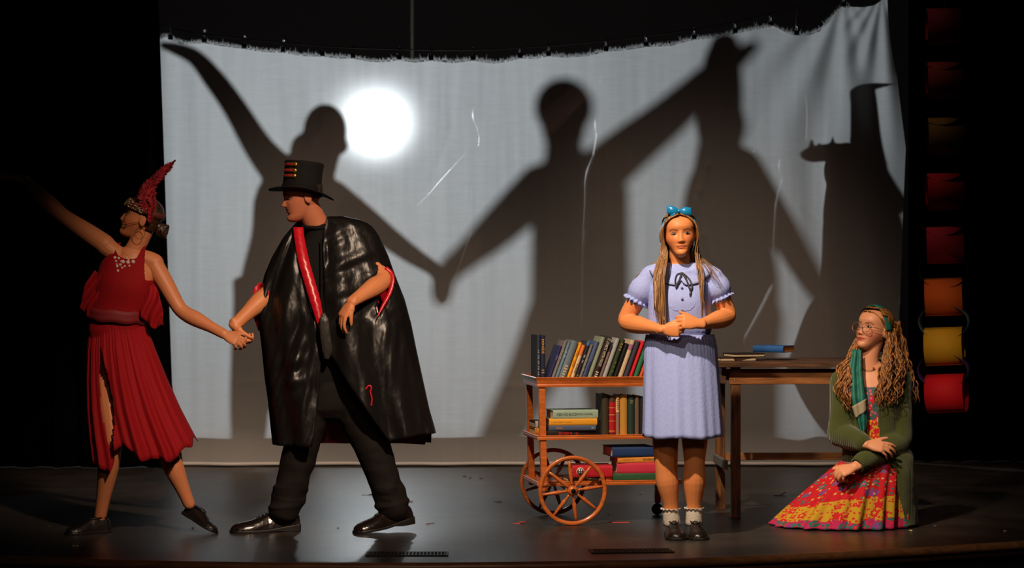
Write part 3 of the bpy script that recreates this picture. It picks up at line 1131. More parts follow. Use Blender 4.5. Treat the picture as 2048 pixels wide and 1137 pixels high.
def leg(mb, hip, knee, ankle, r=(0.085, 0.066, 0.053, 0.056, 0.036, 0.034)):
    hip, knee, ankle = Vector(hip), Vector(knee), Vector(ankle)
    u, v = knee - hip, ankle - knee
    pts = [hip, hip + u * 0.5, hip + u * 0.92, knee + v * 0.08, knee + v * 0.34, knee + v * 0.75, ankle]
    mb.tube(pts, [r[0], r[1] * 1.08, r[2], r[2] * 0.97, r[3], r[4], r[5]], n=16, sub=3)


def foot(mb, ankle, toe, h=0.0):
    """bare foot inside the shoe"""
    a, t = Vector(ankle), Vector(toe)
    heel = Vector((a.x, a.y, a.z)) - (Vector((t.x, t.y, 0)) - Vector((a.x, a.y, 0))).normalized() * 0.03 + Vector((0, 0, -0.045))
    mb.tube([a, heel], [0.033, 0.028], n=10)
    mb.tube([heel + Vector((0, 0, 0.01)), (heel + t) / 2 + Vector((0, 0, 0.012)), t + Vector((0, 0, 0.012))], [(0.024, 0.024), (0.026, 0.018), (0.024, 0.009)], ref=(1, 0, 0), n=12, sub=3)


def body_mesh(mb, voxel=0.0035, smooth=2):
    return remesh(mb, voxel, smooth)


def locks(mb, guides, r0, r1, n=5, flat=0.6, sub=3):
    """hair locks: guides = list of point lists"""
    for g in guides:
        m = len(g)
        rad = []
        for i in range(m):
            t = i / (m - 1)
            r = (r0 + (r1 - r0) * t) * (1 if t < 0.8 else (1 - (t - 0.8) / 0.2 * 0.75))
            rad.append((r, r * flat))
        mb.tube(g, rad, n=n, sub=sub, cap='flat')


def hair_mat(name, c0, c1, rough=0.38, stretch=(160, 160, 3)):
    m = bpy.data.materials.new(name); m.use_nodes = True
    nt = m.node_tree; b = nt.nodes['Principled BSDF']; L = nt.links
    tc = nt.nodes.new('ShaderNodeTexCoord'); mp = nt.nodes.new('ShaderNodeMapping')
    mp.inputs['Scale'].default_value = stretch
    nz = nt.nodes.new('ShaderNodeTexNoise'); nz.inputs['Scale'].default_value = 1.0; nz.inputs['Detail'].default_value = 3
    L.new(tc.outputs['Object'], mp.inputs['Vector']); L.new(mp.outputs['Vector'], nz.inputs['Vector'])
    cr = nt.nodes.new('ShaderNodeValToRGB')
    cr.color_ramp.elements[0].position = 0.35; cr.color_ramp.elements[0].color = (*c0, 1)
    cr.color_ramp.elements[1].position = 0.68; cr.color_ramp.elements[1].color = (*c1, 1)
    L.new(nz.outputs['Fac'], cr.inputs['Fac']); L.new(cr.outputs['Color'], b.inputs['Base Color'])
    b.inputs['Roughness'].default_value = rough
    b.inputs['Specular IOR Level'].default_value = 0.5
    bp = nt.nodes.new('ShaderNodeBump'); bp.inputs['Strength'].default_value = 0.6; bp.inputs['Distance'].default_value = 0.004
    L.new(nz.outputs['Fac'], bp.inputs['Height']); L.new(bp.outputs['Normal'], b.inputs['Normal'])
    return m


# ------------------------------------------------------------------ shoes
def shoe(name, heel, toe, parent, off, length=None, width=0.094, high=0.075, heel_h=0.022, lace=False, up=None, roll=0.0, mat_=None, slip=True):
    """heel and toe: ground points of the sole's two ends"""
    heel, toe = Vector(heel), Vector(toe)
    d = (toe - heel); L = d.length; d.normalize()
    u = Vector(up) if up is not None else Vector((0, 0, 1))
    u = (u - d * u.dot(d)).normalized()
    s = d.cross(u)
    mt = mat_ or M_LEATHER
    W = lambda t, a, b: heel + d * (t * L) + s * a + u * b
    st = [(0.0, 0.30, 0.055), (0.02, 0.34, 0.064), (0.10, 0.37, high), (0.22, 0.38, high * 1.02), (0.36, 0.40, high * 1.05), (0.46, 0.42, high * 0.93),
          (0.58, 0.46, 0.77 * high), (0.70, 0.50, 0.63 * high), (0.82, 0.49, 0.55 * high), (0.91, 0.42, 0.47 * high), (0.97, 0.28, 0.36 * high), (1.0, 0.10, 0.22 * high)]
    base = 0.010
    rings = []
    for t, w, h in st:
        lift = heel_h * max(0, 1 - t / 0.5) if heel_h else 0
        ring = []
        for j in range(18):
            a = 2 * math.pi * j / 18
            c, q = math.cos(a), math.sin(a)
            x = w * width * math.copysign(abs(c) ** 0.75, c)
            if q > 0: z = base + (h - base) * q ** (0.9)
            else: z = base
            if q > 0: x *= (1 - 0.38 * q) if t < 0.5 else (1 - 0.15 * q)
            ring.append(W(t, x, z + lift))
        rings.append(ring)
    b = MB(); b.rings(rings)
    me = remesh(b, 0.004, 1)
    shift_mesh(me, off)
    root = link_mesh(name, me, mt, parent)
    b = MB(); rr = []
    for t, w, h in st:
        lift = heel_h * max(0, 1 - t / 0.5) if heel_h else 0
        lo = 0.0 if (t < 0.27 or t > 0.5 or not heel_h) else lift * 0.95
        w2 = (w + 0.05) * width
        rr.append([W(min(1.01, t * 1.02 - 0.008), -w2, lo), W(min(1.01, t * 1.02 - 0.008), w2, lo), W(min(1.01, t * 1.02 - 0.008), w2, lift + base + 0.003), W(min(1.01, t * 1.02 - 0.008), -w2, lift + base + 0.003)])
    b.rings(rr)
    bev(b.build('sole', mat('sole_black', hexc(18, 15, 14), 0.5), root, off, smooth=False), 0.003)
    if lace:
        for k in range(4):
            t = 0.42 + 0.055 * k
            h = np.interp(t, [q[0] for q in st], [q[2] for q in st]) + heel_h * max(0, 1 - t / 0.5) + 0.002
            b = MB(); b.tube([W(t - 0.01, -0.020, h - 0.006), W(t, 0, h + 0.003), W(t + 0.01, 0.020, h - 0.006)], [0.0025] * 3, n=6, sub=3)
            b.build('lace', M_BLACKCLOTH, root, off)
        for sg in (-1, 1):
            t, h = 0.40, high * 1.06 + heel_h * 0.2
            b = MB(); b.tube([W(t, 0, h), W(t - 0.02, sg * 0.02, h + 0.016), W(t + 0.04, sg * 0.032, h + 0.010), W(t + 0.02, sg * 0.01, h), W(t, 0, h)], [0.0022] * 5, n=6, sub=4)
            b.build('lace', M_BLACKCLOTH, root, off)
        b = MB(); pts = [W(0.62, a, np.interp(0.62, [q[0] for q in st], [q[2] for q in st]) * (1 - abs(a) * 9) + 0.003) for a in (-0.036, -0.02, 0, 0.02, 0.036)]
        b.tube(pts, [0.0022] * 5, n=6, sub=3); b.build('toe_cap_seam', mt, root, off)
    else:
        b = MB()
        pts = [W(0.08, -0.018, high * 0.97), W(0.3, -0.024, high), W(0.46, -0.016, high * 0.93), W(0.50, 0, high * 0.9), W(0.46, 0.016, high * 0.93), W(0.3, 0.024, high), W(0.08, 0.018, high * 0.97)]
        b.tube(pts, [0.003] * 7, n=6, sub=3); b.build('collar', mt, root, off)
    return root


# ------------------------------------------------------------------ people behind the cloth: seen as their shadows
def behind(px, py, d):
    """where a point must stand, d behind the cloth, to throw its shadow at a spot of the cloth"""
    S = P(px, py, SCREEN_Y)
    return S + (LAMP - S) * (d / (LAMP.y - SCREEN_Y))


def shadow_person(d, label, head, headr, limbs, tor, refdepth=0.11, extra=None, root_px=None):
    k = (CAM_D + SCREEN_Y) / FPX * (1 - d / (LAMP.y - SCREEN_Y))
    mb = MB()
    B = lambda x, y, dd=0.0: behind(x, y, d) + Vector((0, dd, 0))
    def floor_clip(v):
        return Vector((v.x, v.y, max(v.z, 0.02)))
    hc = B(*head)
    mb.ellipsoid(hc, (headr[0] * k, 0.1, headr[1] * k))
    for lb in limbs:
        pts = [floor_clip(B(*q[:2], q[3] if len(q) > 3 else 0)) for q in lb]
        rad = [q[2] * k for q in lb]
        mb.tube(pts, rad, n=12, sub=4)
    pts = [B(q[0], q[1]) for q in tor]
    mb.tube(pts, [(q[2] * k, min(q[2] * k, refdepth)) for q in tor], ref=(1, 0, 0), n=20, sub=4)
    if extra: extra(mb, B, k)
    me = remesh(mb, 0.012, 2)
    rx = pts[0].x
    r = empty('person', (rx, SCREEN_Y + d, 0), 0, label, 'person')
    shift_mesh(me, r.location)
    set_col(me, np.tile(np.array((0.45, 0.26, 0.18)), (len(me.vertices), 1)))
    link_mesh('body', me, M_SKIN, r)
    return r, B, k


# shadow with one arm raised, at the left
def ex(mb, B, k):
    mb.ellipsoid(B(608, 300), (28 * k, 0.06, 34 * k))
    mb.ellipsoid(B(686, 292), (10 * k, 0.05, 16 * k))
    c = B(884, 590)
    for i in range(4):
        mb.tube([B(872 + i * 9, 555), B(872 + i * 8, 590), B(876 + i * 6, 612 - abs(i - 1.5) * 6)], [7 * k, 6 * k, 4 * k], n=8)


r, B, k = shadow_person(0.70, 'performer behind the cloth, shadow with one arm raised high at the left', (650, 262), (44, 55),
    [[(650, 300, 32), (636, 350, 34)], [(575, 360, 40), (522, 300, 30), (470, 215, 24), (430, 160, 22), (390, 115, 17), (350, 97, 13), (325, 90, 9)],
     [(665, 395, 36), (720, 430, 27), (770, 470, 23), (820, 508, 19), (866, 538, 15), (884, 556, 17)],
     [(530, 620, 64), (505, 760, 44), (498, 860, 36), (500, 960, 26), (505, 1150, 24)], [(600, 640, 60), (612, 780, 44), (606, 880, 34), (604, 960, 26), (604, 1150, 24)]],
    [(560, 640, 88), (560, 560, 78), (570, 480, 68), (590, 410, 82), (618, 370, 66), (636, 340, 34)], extra=ex)
mb = MB()
rings = []
for t in range(9):
    q = t / 8
    y = 560 + 230 * q
    cx, w = 556 - 4 * q, 88 - 8 * q
    rings.append([B(cx + math.cos(a) * w, y) + Vector((0, math.sin(a) * 0.14, 0)) for a in np.linspace(0, 6.283, 28, endpoint=False)])
mb.rings(rings[::-1], True, (False, False))
solid(mb.build('skirt', mat('behind_red', hexc(120, 20, 24), 0.8), r, r.location), 0.004)

# middle shadow
r, B, k = shadow_person(1.25, 'performer behind the cloth, shadow holding hands with both neighbours in the middle', (1128, 225), (50, 62),
    [[(1128, 240, 44), (1128, 262, 42)], [(1128, 280, 34), (1130, 335, 40)], [(1085, 372, 46), (1030, 425, 42), (980, 472, 36), (935, 512, 28), (895, 548, 24), (882, 592, 20)],
     [(1195, 350, 50), (1265, 290, 44), (1330, 238, 39), (1385, 190, 34), (1430, 150, 30), (1470, 118, 22), (1505, 92, 13)],
     [(1115, 640, 58), (1060, 760, 46), (1000, 880, 38), (960, 980, 30), (905, 1336, 26)], [(1200, 640, 58), (1215, 780, 46), (1225, 900, 38), (1230, 1000, 30), (1240, 1336, 26)]],
    [(1160, 660, 92), (1162, 570, 84), (1160, 480, 82), (1155, 410, 92), (1140, 355, 82), (1132, 325, 36)])
mb = MB(); rings = []
for t in range(6):
    q = t / 5
    rings.append([B(1160 + math.cos(a) * (95 - 6 * q), 690 - 320 * q) + Vector((0, math.sin(a) * 0.15, 0)) for a in np.linspace(0, 6.283, 28, endpoint=False)])
mb.rings(rings, True, (False, False)); solid(mb.build('shirt', mat('behind_grey', hexc(60, 60, 64), 0.8), r, r.location), 0.004)
mb = MB(); c = B(1128, 190)
mb.ellipsoid(B(1128, 215), (56 * k, 0.11, 60 * k)); mb.build('hair', mat('behind_hair', hexc(40, 28, 20), 0.5), r, r.location)

# crowned shadow
def ex(mb, B, k):
    for i in range(4):
        mb.tube([B(1418 + i * 14, 205), B(1416 + i * 15, 178 + 4 * (i % 2))], [6 * k, 2.5 * k], n=6)


r, B, k = shadow_person(1.0, 'performer behind the cloth, shadow with one arm straight up and one pointing down', (1440, 250), (42, 60),
    [[(1440, 290, 32), (1440, 350, 40)], [(1430, 370, 42), (1440, 270, 36), (1444, 190, 34), (1444, 130, 32), (1450, 88, 24)],
     [(1475, 330, 38), (1520, 400, 34), (1560, 462, 30), (1600, 530, 24), (1630, 580, 18), (1646, 614, 11)],
     [(1440, 620, 66), (1440, 760, 50), (1438, 880, 40), (1436, 1000, 30), (1436, 1225, 24)], [(1490, 620, 56), (1495, 760, 44), (1500, 880, 38), (1502, 1000, 30), (1502, 1225, 24)]],
    [(1452, 640, 92), (1455, 560, 92), (1450, 470, 82), (1446, 400, 76), (1442, 350, 56), (1440, 320, 34)], extra=ex)
mb = MB(); rings = []
for t in range(7):
    q = t / 6
    rings.append([B(1452 + math.cos(a) * (88 + 5 * q), 560 + 330 * q) + Vector((0, math.sin(a) * 0.14, 0)) for a in np.linspace(0, 6.283, 28, endpoint=False)])
mb.rings(rings[::-1], True, (False, False)); solid(mb.build('skirt', mat('behind_gown', hexc(90, 70, 30), 0.8), r, r.location), 0.004)

# shadow at the right edge: hat with points, arm up and hand bent over
def ex(mb, B, k):
    mb.tube([B(1612, 310), B(1640, 306), B(1690, 306), B(1725, 312)], [15 * k, 18 * k, 20 * k, 20 * k], n=10, sub=3)
    for x, y in ((1612, 276), (1628, 284), (1666, 270), (1700, 284)):
        mb.tube([B(x, 304), B(x + 1, y)], [8 * k, 2.2 * k], n=6)
    mb.tube([B(1724, 190), B(1728, 176), B(1752, 172), B(1790, 168)], [11 * k, 9 * k, 7 * k, 4 * k], n=8, sub=3)
    mb.tube([B(1690, 600), B(1650, 670), B(1600, 735)], [46 * k, 40 * k, 26 * k], n=12, sub=3)
    mb.tube([B(1600, 735), B(1650, 800), B(1720, 890)], [26 * k, 38 * k, 40 * k], n=12, sub=3)


shadow_person(0.32, 'performer behind the cloth, shadow in a pointed hat with a bent raised hand', (1690, 345), (38, 44),
    [[(1700, 380, 30), (1710, 430, 44)], [(1738, 330, 30), (1735, 270, 20), (1731, 215, 15), (1727, 185, 13)],
     [(1740, 330, 26), (1748, 400, 45)],
     [(1715, 640, 46), (1722, 780, 42), (1728, 900, 40), (1730, 1000, 34), (1732, 1050, 30)], [(1765, 640, 46), (1770, 780, 40), (1770, 880, 36), (1770, 1000, 32), (1770, 1050, 30)]],
    [(1720, 660, 72), (1722, 570, 82), (1722, 480, 80), (1718, 420, 72), (1716, 370, 56), (1716, 330, 40)], extra=ex)
from mathutils.bvhtree import BVHTree


def bvh_of(me):
    return BVHTree.FromPolygons([v.co.copy() for v in me.vertices], [tuple(p.vertices) for p in me.polygons])


def on_front(bvh, x, z, lift=0.003, dirn=(0, 1, 0), y0=-3.0):
    d = Vector(dirn)
    h = bvh.ray_cast(Vector((x, 0, z)) + d * y0, d)
    if h[0] is None: return None
    return h[0] - d * lift


SKIN_WARM = (0.72, 0.26, 0.09)
SKIN_PALE = (0.66, 0.31, 0.17)
SKIN_DEEP = (0.60, 0.235, 0.105)


def parting_locks(mb, hd, side, n, ys, mids, ends, r0, r1, jit=0.006, seed=1):
    """locks from the centre parting over the side of the head down to the given world end points"""
    r = random.Random(seed)
    for i in range(n):
        t = (i + 0.5) / n
        y = ys[0] + (ys[1] - ys[0]) * t
        g = [hd.W(side * 0.004, y, 0.1125 + 0.004 - 0.35 * max(0, abs(y) - 0.03) ** 1.0 * (abs(y) > .03)),
             hd.W(side * (0.045 + r.uniform(-.004, .004)), y * 0.98, 0.097 - 0.35 * max(0, abs(y) - 0.03)),
             hd.W(side * (0.077 + r.uniform(-.003, .003)), y * 0.95, 0.045),
             hd.W(side * (0.083 + r.uniform(-.003, .004)), y * 0.85, -0.02)]
        for m in mids:
            a, b = m
            g.append(Vector(a) + (Vector(b) - Vector(a)) * t + Vector((r.gauss(0, jit), r.gauss(0, jit), 0)))
        e0, e1 = ends
        g.append(Vector(e0) + (Vector(e1) - Vector(e0)) * t + Vector((r.gauss(0, jit), r.gauss(0, jit), r.gauss(0, 0.02))))
        locks(mb, [g], r0, r1)


# ================================================================== the girl in the pale blue dress
def standing_girl():
    Y = 0.10
    G = lambda x, y, dy=0.0: P(x, y, Y + dy)
    base = Vector((G(1362, 1060).x, Y, 0))
    root = empty('person', base, 0, 'standing girl with long straight hair in a pale blue dress, hands clasped', 'person')
    hd = Head(G(1359, 471, -0.015), 180, 3, 3, 0.223, 1.06)
    mb = MB()
    hd.add_to(mb)
    mb.tube([G(1360, 548, 0.015), G(1360, 528, 0.012), G(1359, 508, 0.005), G(1359, 485, 0.0)], [(0.062, 0.056), (0.053, 0.053), (0.051, 0.052), (0.052, 0.055)], ref=(1, 0, 0), n=20, sub=3)
    X = (1, 0, 0)
    torso(mb, [G(1362, 815), G(1362, 775), G(1361, 730), G(1360, 678), G(1360, 640), G(1360, 602), G(1360, 566), G(1360, 545)],
          [(0.12, 0.09), (0.158, 0.10), (0.15, 0.098), (0.122, 0.085), (0.125, 0.092), (0.138, 0.104), (0.142, 0.080), (0.07, 0.058)], [X] * 8)
    for s, sx in ((-1, 1299), (1, 1423)):
        mb.tube([G(1360 + s * 16, 545), G(1360 + s * 40, 547), G(sx, 558, 0.01)], [0.045, 0.046, 0.050], n=14, sub=3)
    shR, elR, wrR = G(1296, 560, 0.01), G(1249, 645, 0.03), G(1325, 660, -0.185)
    shL, elL, wrL = G(1426, 557, 0.01), G(1458, 634, 0.03), G(1398, 650, -0.195)
    ar = (0.050, 0.047, 0.044, 0.044, 0.038, 0.0265)
    arm(mb, shR, elR, wrR, ar); arm(mb, shL, elL, wrL, ar)
    hand(mb, wrR, (1, -0.42, -0.02), (0.25, 1, 0.0), (0, 0, 1), 0.93, curls=[(62, 60, 35), (66, 62, 36), (70, 62, 36), (74, 62, 36)], tcurl=14, tang=30, tlift=4)
    hand(mb, wrL + Vector((0, -0.012, 0.006)), (-1, -0.22, 0.10), (-0.15, 1, -0.30), (0.0, -0.1, 1), 0.93, curls=[(46, 62, 40), (50, 64, 40), (54, 66, 40), (60, 66, 40)], tcurl=10, tang=26, tlift=-6)
    leg(mb, G(1332, 800, 0.04), G(1330, 935, 0.02), G(1345, 1030, 0.05), (0.074, 0.064, 0.0535, 0.0565, 0.039, 0.032))
    leg(mb, G(1390, 800, 0.04), G(1389, 930, 0.01), G(1388, 1030, 0.05), (0.074, 0.064, 0.0535, 0.0565, 0.039, 0.032))
    tl, tr = floor_pt(1356, 1082), floor_pt(1400, 1082)
    hl, hr = Vector((G(1346, 1060).x, 0.19, 0)), Vector((G(1388, 1060).x, 0.19, 0))
    for ank, t_ in ((G(1345, 1030, 0.05), tl), (G(1388, 1030, 0.05), tr)):
        mb.tube([ank, ank + Vector((0, 0.02, -0.055)), t_ + Vector((0, 0.05, 0.018))], [0.030, 0.022, 0.010], n=10, sub=3)
    me = body_mesh(mb, 0.0035)
    hd.paint(me, SKIN_WARM, (0.50, 0.10, 0.06), 0.45, (0.60, 0.14, 0.06), (0.11, 0.04, 0.015))
    shift_mesh(me, base)
    link_mesh('body', me, M_SKIN, root)
    hd.eyes(root, base, (0.05, 0.03, 0.02), open_=0.95)

    M_DRESS = mat('dress_blue', (0.37, 0.455, 0.90), 0.75, bump=0.18, scale=55, stretch=(2, 2, 1), spec=0.25, var=0.06)
    M_PIPE = mat('dress_navy', (0.008, 0.009, 0.02), 0.6)
    # bodice with puffed sleeves
    b = MB()
    torso(b, [G(1359, 666), G(1359, 660), G(1359, 640), G(1359, 602), G(1360, 568), G(1360, 549)],
          [(0.154, 0.100), (0.160, 0.106), (0.160, 0.112), (0.156, 0.120), (0.148, 0.092), (0.078, 0.066)], [X] * 6)
    for s, sx in ((-1, 1299), (1, 1423)):
        b.tube([G(1360 + s * 18, 546), G(1360 + s * 40, 547), G(sx - s * 3, 553, 0.01)], [0.053, 0.054, 0.056], n=14, sub=3)
    for sh, el in ((shR, elR), (shL, elL)):
        u = (el - sh)
        b.tube([sh + Vector((0, 0, 0.0)), sh + u * 0.18, sh + u * 0.34, sh + u * 0.47], [0.056, 0.068, 0.067, 0.052], n=20, sub=3)
    me = remesh(b, 0.0045, 3)
    bv = bvh_of(me)
    shift_mesh(me, base)
    dress = link_mesh('dress', me, M_DRESS, root)
    # sleeve ruffles
    for sh, el in ((shR, elR), (shL, elL)):
        u = (el - sh).normalized(); L = (el - sh).length
        s1 = u.orthogonal().normalized(); s2 = u.cross(s1)
        m_ = MB(); rings = []
        for t, rr, am in ((0.42, 0.054, 0.0), (0.45, 0.0525, 0.002), (0.485, 0.058, 0.006), (0.52, 0.063, 0.009)):
            rings.append([sh + u * (t * L) + u * (am * 0.5 * math.sin(17 * a)) + (s1 * math.cos(a) + s2 * math.sin(a)) * (rr + am * math.sin(14 * a)) for a in np.linspace(0, 6.2832, 84, endpoint=False)])
        m_.rings(rings, True, (False, False))
        solid(m_.build('sleeve_ruffle', M_DRESS, dress, base), 0.002)
    # skirt
    m_ = MB(); rings = []
    lv = np.linspace(0, 1, 26)
    rr = random.Random(3); ph = [rr.uniform(0, 6.28) for _ in range(6)]
    for t in lv:
        py = 671 + (874 - 671) * t
        cx = 1360 + 5 * t
        a = np.interp(t, [0, 0.03, 0.12, 0.5, 1], [0.166, 0.171, 0.179, 0.188, 0.197])
        bdep = np.interp(t, [0, 0.03, 0.12, 0.5, 1], [0.118, 0.123, 0.133, 0.150, 0.170])
        c = G(cx, py)
        rg = []
        for th in np.linspace(0, 2 * math.pi, 180, endpoint=False):
            fold = 0.55 * math.sin(11 * th + ph[0] + 0.8 * math.sin(3 * th)) + 0.30 * math.sin(19 * th + ph[1]) + 0.45 * abs(math.sin(4.5 * th + ph[2])) - 0.25
            gath = 0.0035 * math.sin(52 * th) * max(0, 1 - t * 3.5)
            k = 1 + (0.012 + 0.055 * t) * fold * 0.75
            rg.append(Vector((c.x + math.cos(th) * (a * k + gath), c.y + math.sin(th) * (bdep * k + gath), c.z + 0.004 * t * math.sin(5 * th + ph[3]))))
        rings.append(rg)
    m_.rings(rings[::-1], True, (False, False))
    solid(m_.build('skirt', M_DRESS, dress, base), 0.003)
    m_ = MB(); m_.tube([G(1360, 671) + Vector((math.cos(t) * 0.1675, math.sin(t) * 0.1135, 0)) for t in np.linspace(0, 6.2832, 49)], [0.004] * 49, n=8)
    m_.build('waist_seam', M_DRESS, dress, base)
    # flat collar, laid on the bodice
    inner, outer = [], []
    for t in np.linspace(-1, 1, 41):
        a = t * 1.45
        xi, zi = 1360 + 24 * math.sin(a), 541 + 9 * math.cos(a) - 9
        xo = 1360 + 62 * math.sin(a) * (1 if abs(t) > .04 else 1); zo = 571 - 34 * (1 - math.cos(a)) ** 1.1 - (10 * math.exp(-(t / 0.05) ** 2))
        row = []
        for q in np.linspace(0, 1, 7):
            p_ = G(xi + (xo - xi) * q, zi + (zo - zi) * q)
            h = on_front(bv, p_.x, p_.z, 0.0045)
            row.append(h)
        if all(h is not None for h in row): inner.append(row)
    m_ = MB(); m_.rings([r_ for r_ in inner], closed=False, caps=(False, False))
    solid(m_.build('collar', M_DRESS, dress, base), 0.0035)
    m_ = MB(); pts = [r_[-1] + Vector((0, -0.003, 0)) for r_ in inner]
    m_.tube(pts, [0.0022] * len(pts), n=6); m_.build('collar_piping', M_PIPE, dress, base)
    # yoke stitching lines
    for s in (-1, 1):
        pts = [G(1360 + s * dx, y) for dx, y in ((26, 572), (28, 590), (26, 608), (16, 619), (3, 621))]
        pts = [on_front(bv, p_.x, p_.z, 0.001) for p_ in pts]
        m_ = MB(); m_.tube(pts, [0.0014] * 5, n=5, sub=4); m_.build('yoke_seam', M_DRESS, dress, base)
    for y in (555, 576, 598, 621):
        p_ = G(1361, y); h = on_front(bv, p_.x, p_.z, 0.005)
        m_ = MB(); m_.lathe([(0.0001, 0.003), (0.005, 0.0025), (0.0065, 0.0), (0.0001, -0.003)], 12, h, Matrix.Rotation(math.pi / 2, 3, 'X'))
        m_.build('button', mat('button_grey', (0.12, 0.13, 0.22), 0.3), dress, base)
    # thin navy ribbon tied at the neck
    k = on_front(bv, G(1362, 545).x, G(1362, 545).z, 0.012)
    def rb(pp):
        out = []
        for x, y in pp:
            p_ = G(x, y); h = on_front(bv, p_.x, p_.z, 0.010); out.append(h)
        m_ = MB(); m_.tube(out, [(0.0042, 0.0012)] * len(out), ref=(1, 0, 0.2), n=8, sub=4); m_.build('neck_ribbon', M_PIPE, dress, base)
    rb([(1362, 546), (1352, 550), (1348, 562), (1350, 574), (1356, 562), (1362, 547)])
    rb([(1362, 546), (1370, 552), (1378, 562), (1381, 574), (1376, 580), (1370, 562), (1362, 547)])
    rb([(1363, 546), (1369, 556), (1374, 570), (1378, 582), (1376, 590)])
    rb([(1361, 546), (1356, 560), (1350, 570), (1349, 576)])
    # socks and slippers
    for ank, nm in ((G(1345, 1030, 0.05), 0), (G(1388, 1030, 0.05), 1)):
        m_ = MB(); rings = []
        for z, r_ in ((0.052, 0.044), (0.07, 0.042), (0.085, 0.0415), (0.10, 0.0405), (0.115, 0.041), (0.125, 0.0405), (0.137, 0.0415)):
            z2 = z + (0.004 if nm else 0)
            f = np.interp(z, [0.05, 0.13], [0, 1])
            cx = ank.x - (0.010 * f if nm == 0 else -0.001 * f)
            rings.append([Vector((cx + math.cos(a) * (r_ + 0.0012 * math.sin(z * 900)), ank.y - 0.004 * f + math.sin(a) * (r_ + 0.003 + 0.0012 * math.sin(z * 900)), z2 + 0.0025 * math.sin(2 * a + z * 60))) for a in np.linspace(0, 6.2832, 28, endpoint=False)])
        m_.rings(rings)
        so = m_.build('sock', mat('sock_white', (0.58, 0.53, 0.47), 0.9, bump=0.4, scale=120), root, base)
        m_ = MB(); rg0, rg1 = [], []
        cz = 0.134 + (0.004 if nm else 0); cx = ank.x - (0.010 if nm == 0 else -0.001)
        for a in np.linspace(0, 6.2832, 56, endpoint=False):
            rg0.append(Vector((cx + math.cos(a) * 0.042, ank.y - 0.004 + math.sin(a) * 0.045, cz)))
            q = 0.049 + 0.003 * math.sin(14 * a)
            rg1.append(Vector((cx + math.cos(a) * q, ank.y - 0.004 + math.sin(a) * (q + 0.003), cz + 0.004 + 0.004 * math.sin(14 * a + 1))))
        m_.rings([rg0, rg1], True, (False, False)); solid(m_.build('sock_frill', MATS['sock_white'], so, base), 0.002)
    shoe('shoe', hl, tl, root, base, width=0.100, high=0.080, heel_h=0.006)
    shoe('shoe', hr, tr, root, base, width=0.100, high=0.080, heel_h=0.006)

    # hair
    M_HAIR = hair_mat('hair_light_brown', (0.13, 0.055, 0.018), (0.44, 0.23, 0.085), 0.36)
    b = hd.cap(0.009, lambda x, y, f: (f > 0.90 and y < 0.068) or (f > 0.86 and y < 0.055) or (y < 0.016 - 0.09 * max(0, 0.75 - f) and f > 0.05))
    for sd in (-1, 1):
        # 1 = her right (picture left)
        if sd == 1:
            parting_locks(b, hd, 1, 34, (0.072, 0.02), [(G(1331, 505, -0.075), G(1322, 505, -0.03)), (G(1327, 545, -0.135), G(1312, 548, -0.105)), (G(1327, 600, -0.160), G(1309, 602, -0.145))],
                          (G(1330, 652, -0.165), G(1309, 640, -0.15)), 0.0060, 0.0042, 0.005, 3)
            parting_locks(b, hd, 1, 14, (0.074, 0.04), [(G(1333, 505, -0.085), G(1328, 505, -0.06)), (G(1330, 550, -0.14), G(1318, 550, -0.13)), (G(1328, 620, -0.165), G(1318, 615, -0.16))],
                          (G(1336, 668, -0.20), G(1320, 665, -0.18)), 0.0058, 0.0035, 0.004, 5)
            parting_locks(b, hd, 1, 22, (0.02, -0.085), [(G(1328, 520, 0.0), G(1345, 520, 0.075)), (G(1310, 560, 0.085), G(1350, 560, 0.12))], (G(1300, 640, 0.11), G(1350, 645, 0.12)), 0.009, 0.006, 0.006, 8)
            parting_locks(b, hd, 1, 5, (0.0, -0.03), [(G(1325, 515, -0.01), G(1323, 515, 0.01)), (G(1300, 534, -0.005), G(1294, 534, 0.005)), (G(1276, 552, -0.005), G(1272, 552, 0.0))], (G(1256, 590, 0.0), G(1250, 590, 0.01)), 0.0035, 0.0012, 0.003, 9)
        else:
            parting_locks(b, hd, -1, 18, (0.070, 0.02), [(G(1390, 505, -0.06), G(1397, 505, -0.02)), (G(1398, 548, -0.115), G(1405, 545, -0.085)), (G(1402, 600, -0.145), G(1407, 600, -0.13))],
                          (G(1402, 636, -0.14), G(1408, 630, -0.13)), 0.0062, 0.0030, 0.004, 4)
            parting_locks(b, hd, -1, 24, (0.02, -0.085), [(G(1394, 520, 0.0), G(1376, 520, 0.075)), (G(1404, 560, 0.085), G(1368, 560, 0.12))], (G(1410, 640, 0.11), G(1368, 645, 0.12)), 0.009, 0.006, 0.006, 6)
            parting_locks(b, hd, -1, 12, (0.0, -0.03), [(G(1396, 510, -0.01), G(1400, 510, 0.01)), (G(1412, 535, -0.060), G(1424, 530, -0.01)), (G(1428, 560, -0.085), G(1442, 552, -0.03))], (G(1446, 575, -0.06), G(1458, 592, -0.03)), 0.0032, 0.0012, 0.005, 7)
    b.build('hair', M_HAIR, root, base)
    # blue satin bow on a thin band
    M_SATIN = mat('bow_blue', (0.01, 0.24, 0.56), 0.25, bump=0.15, scale=40, spec=0.8)
    b = MB()
    pts = [hd.W(math.cos(a) * 0.0865, 0.030 - 0.01 * math.sin(a), 0.005 + math.sin(a) * 0.119) for a in np.linspace(0.12, 3.02, 25)]
    b.tube(pts, [(0.007, 0.003)] * 25, ref=tuple(hd.R @ Vector((0, 1, 0))), n=8)
    band = b.build('headband', M_SATIN, root, base)
    ctr = hd.W(0.0, 0.052, 0.117)
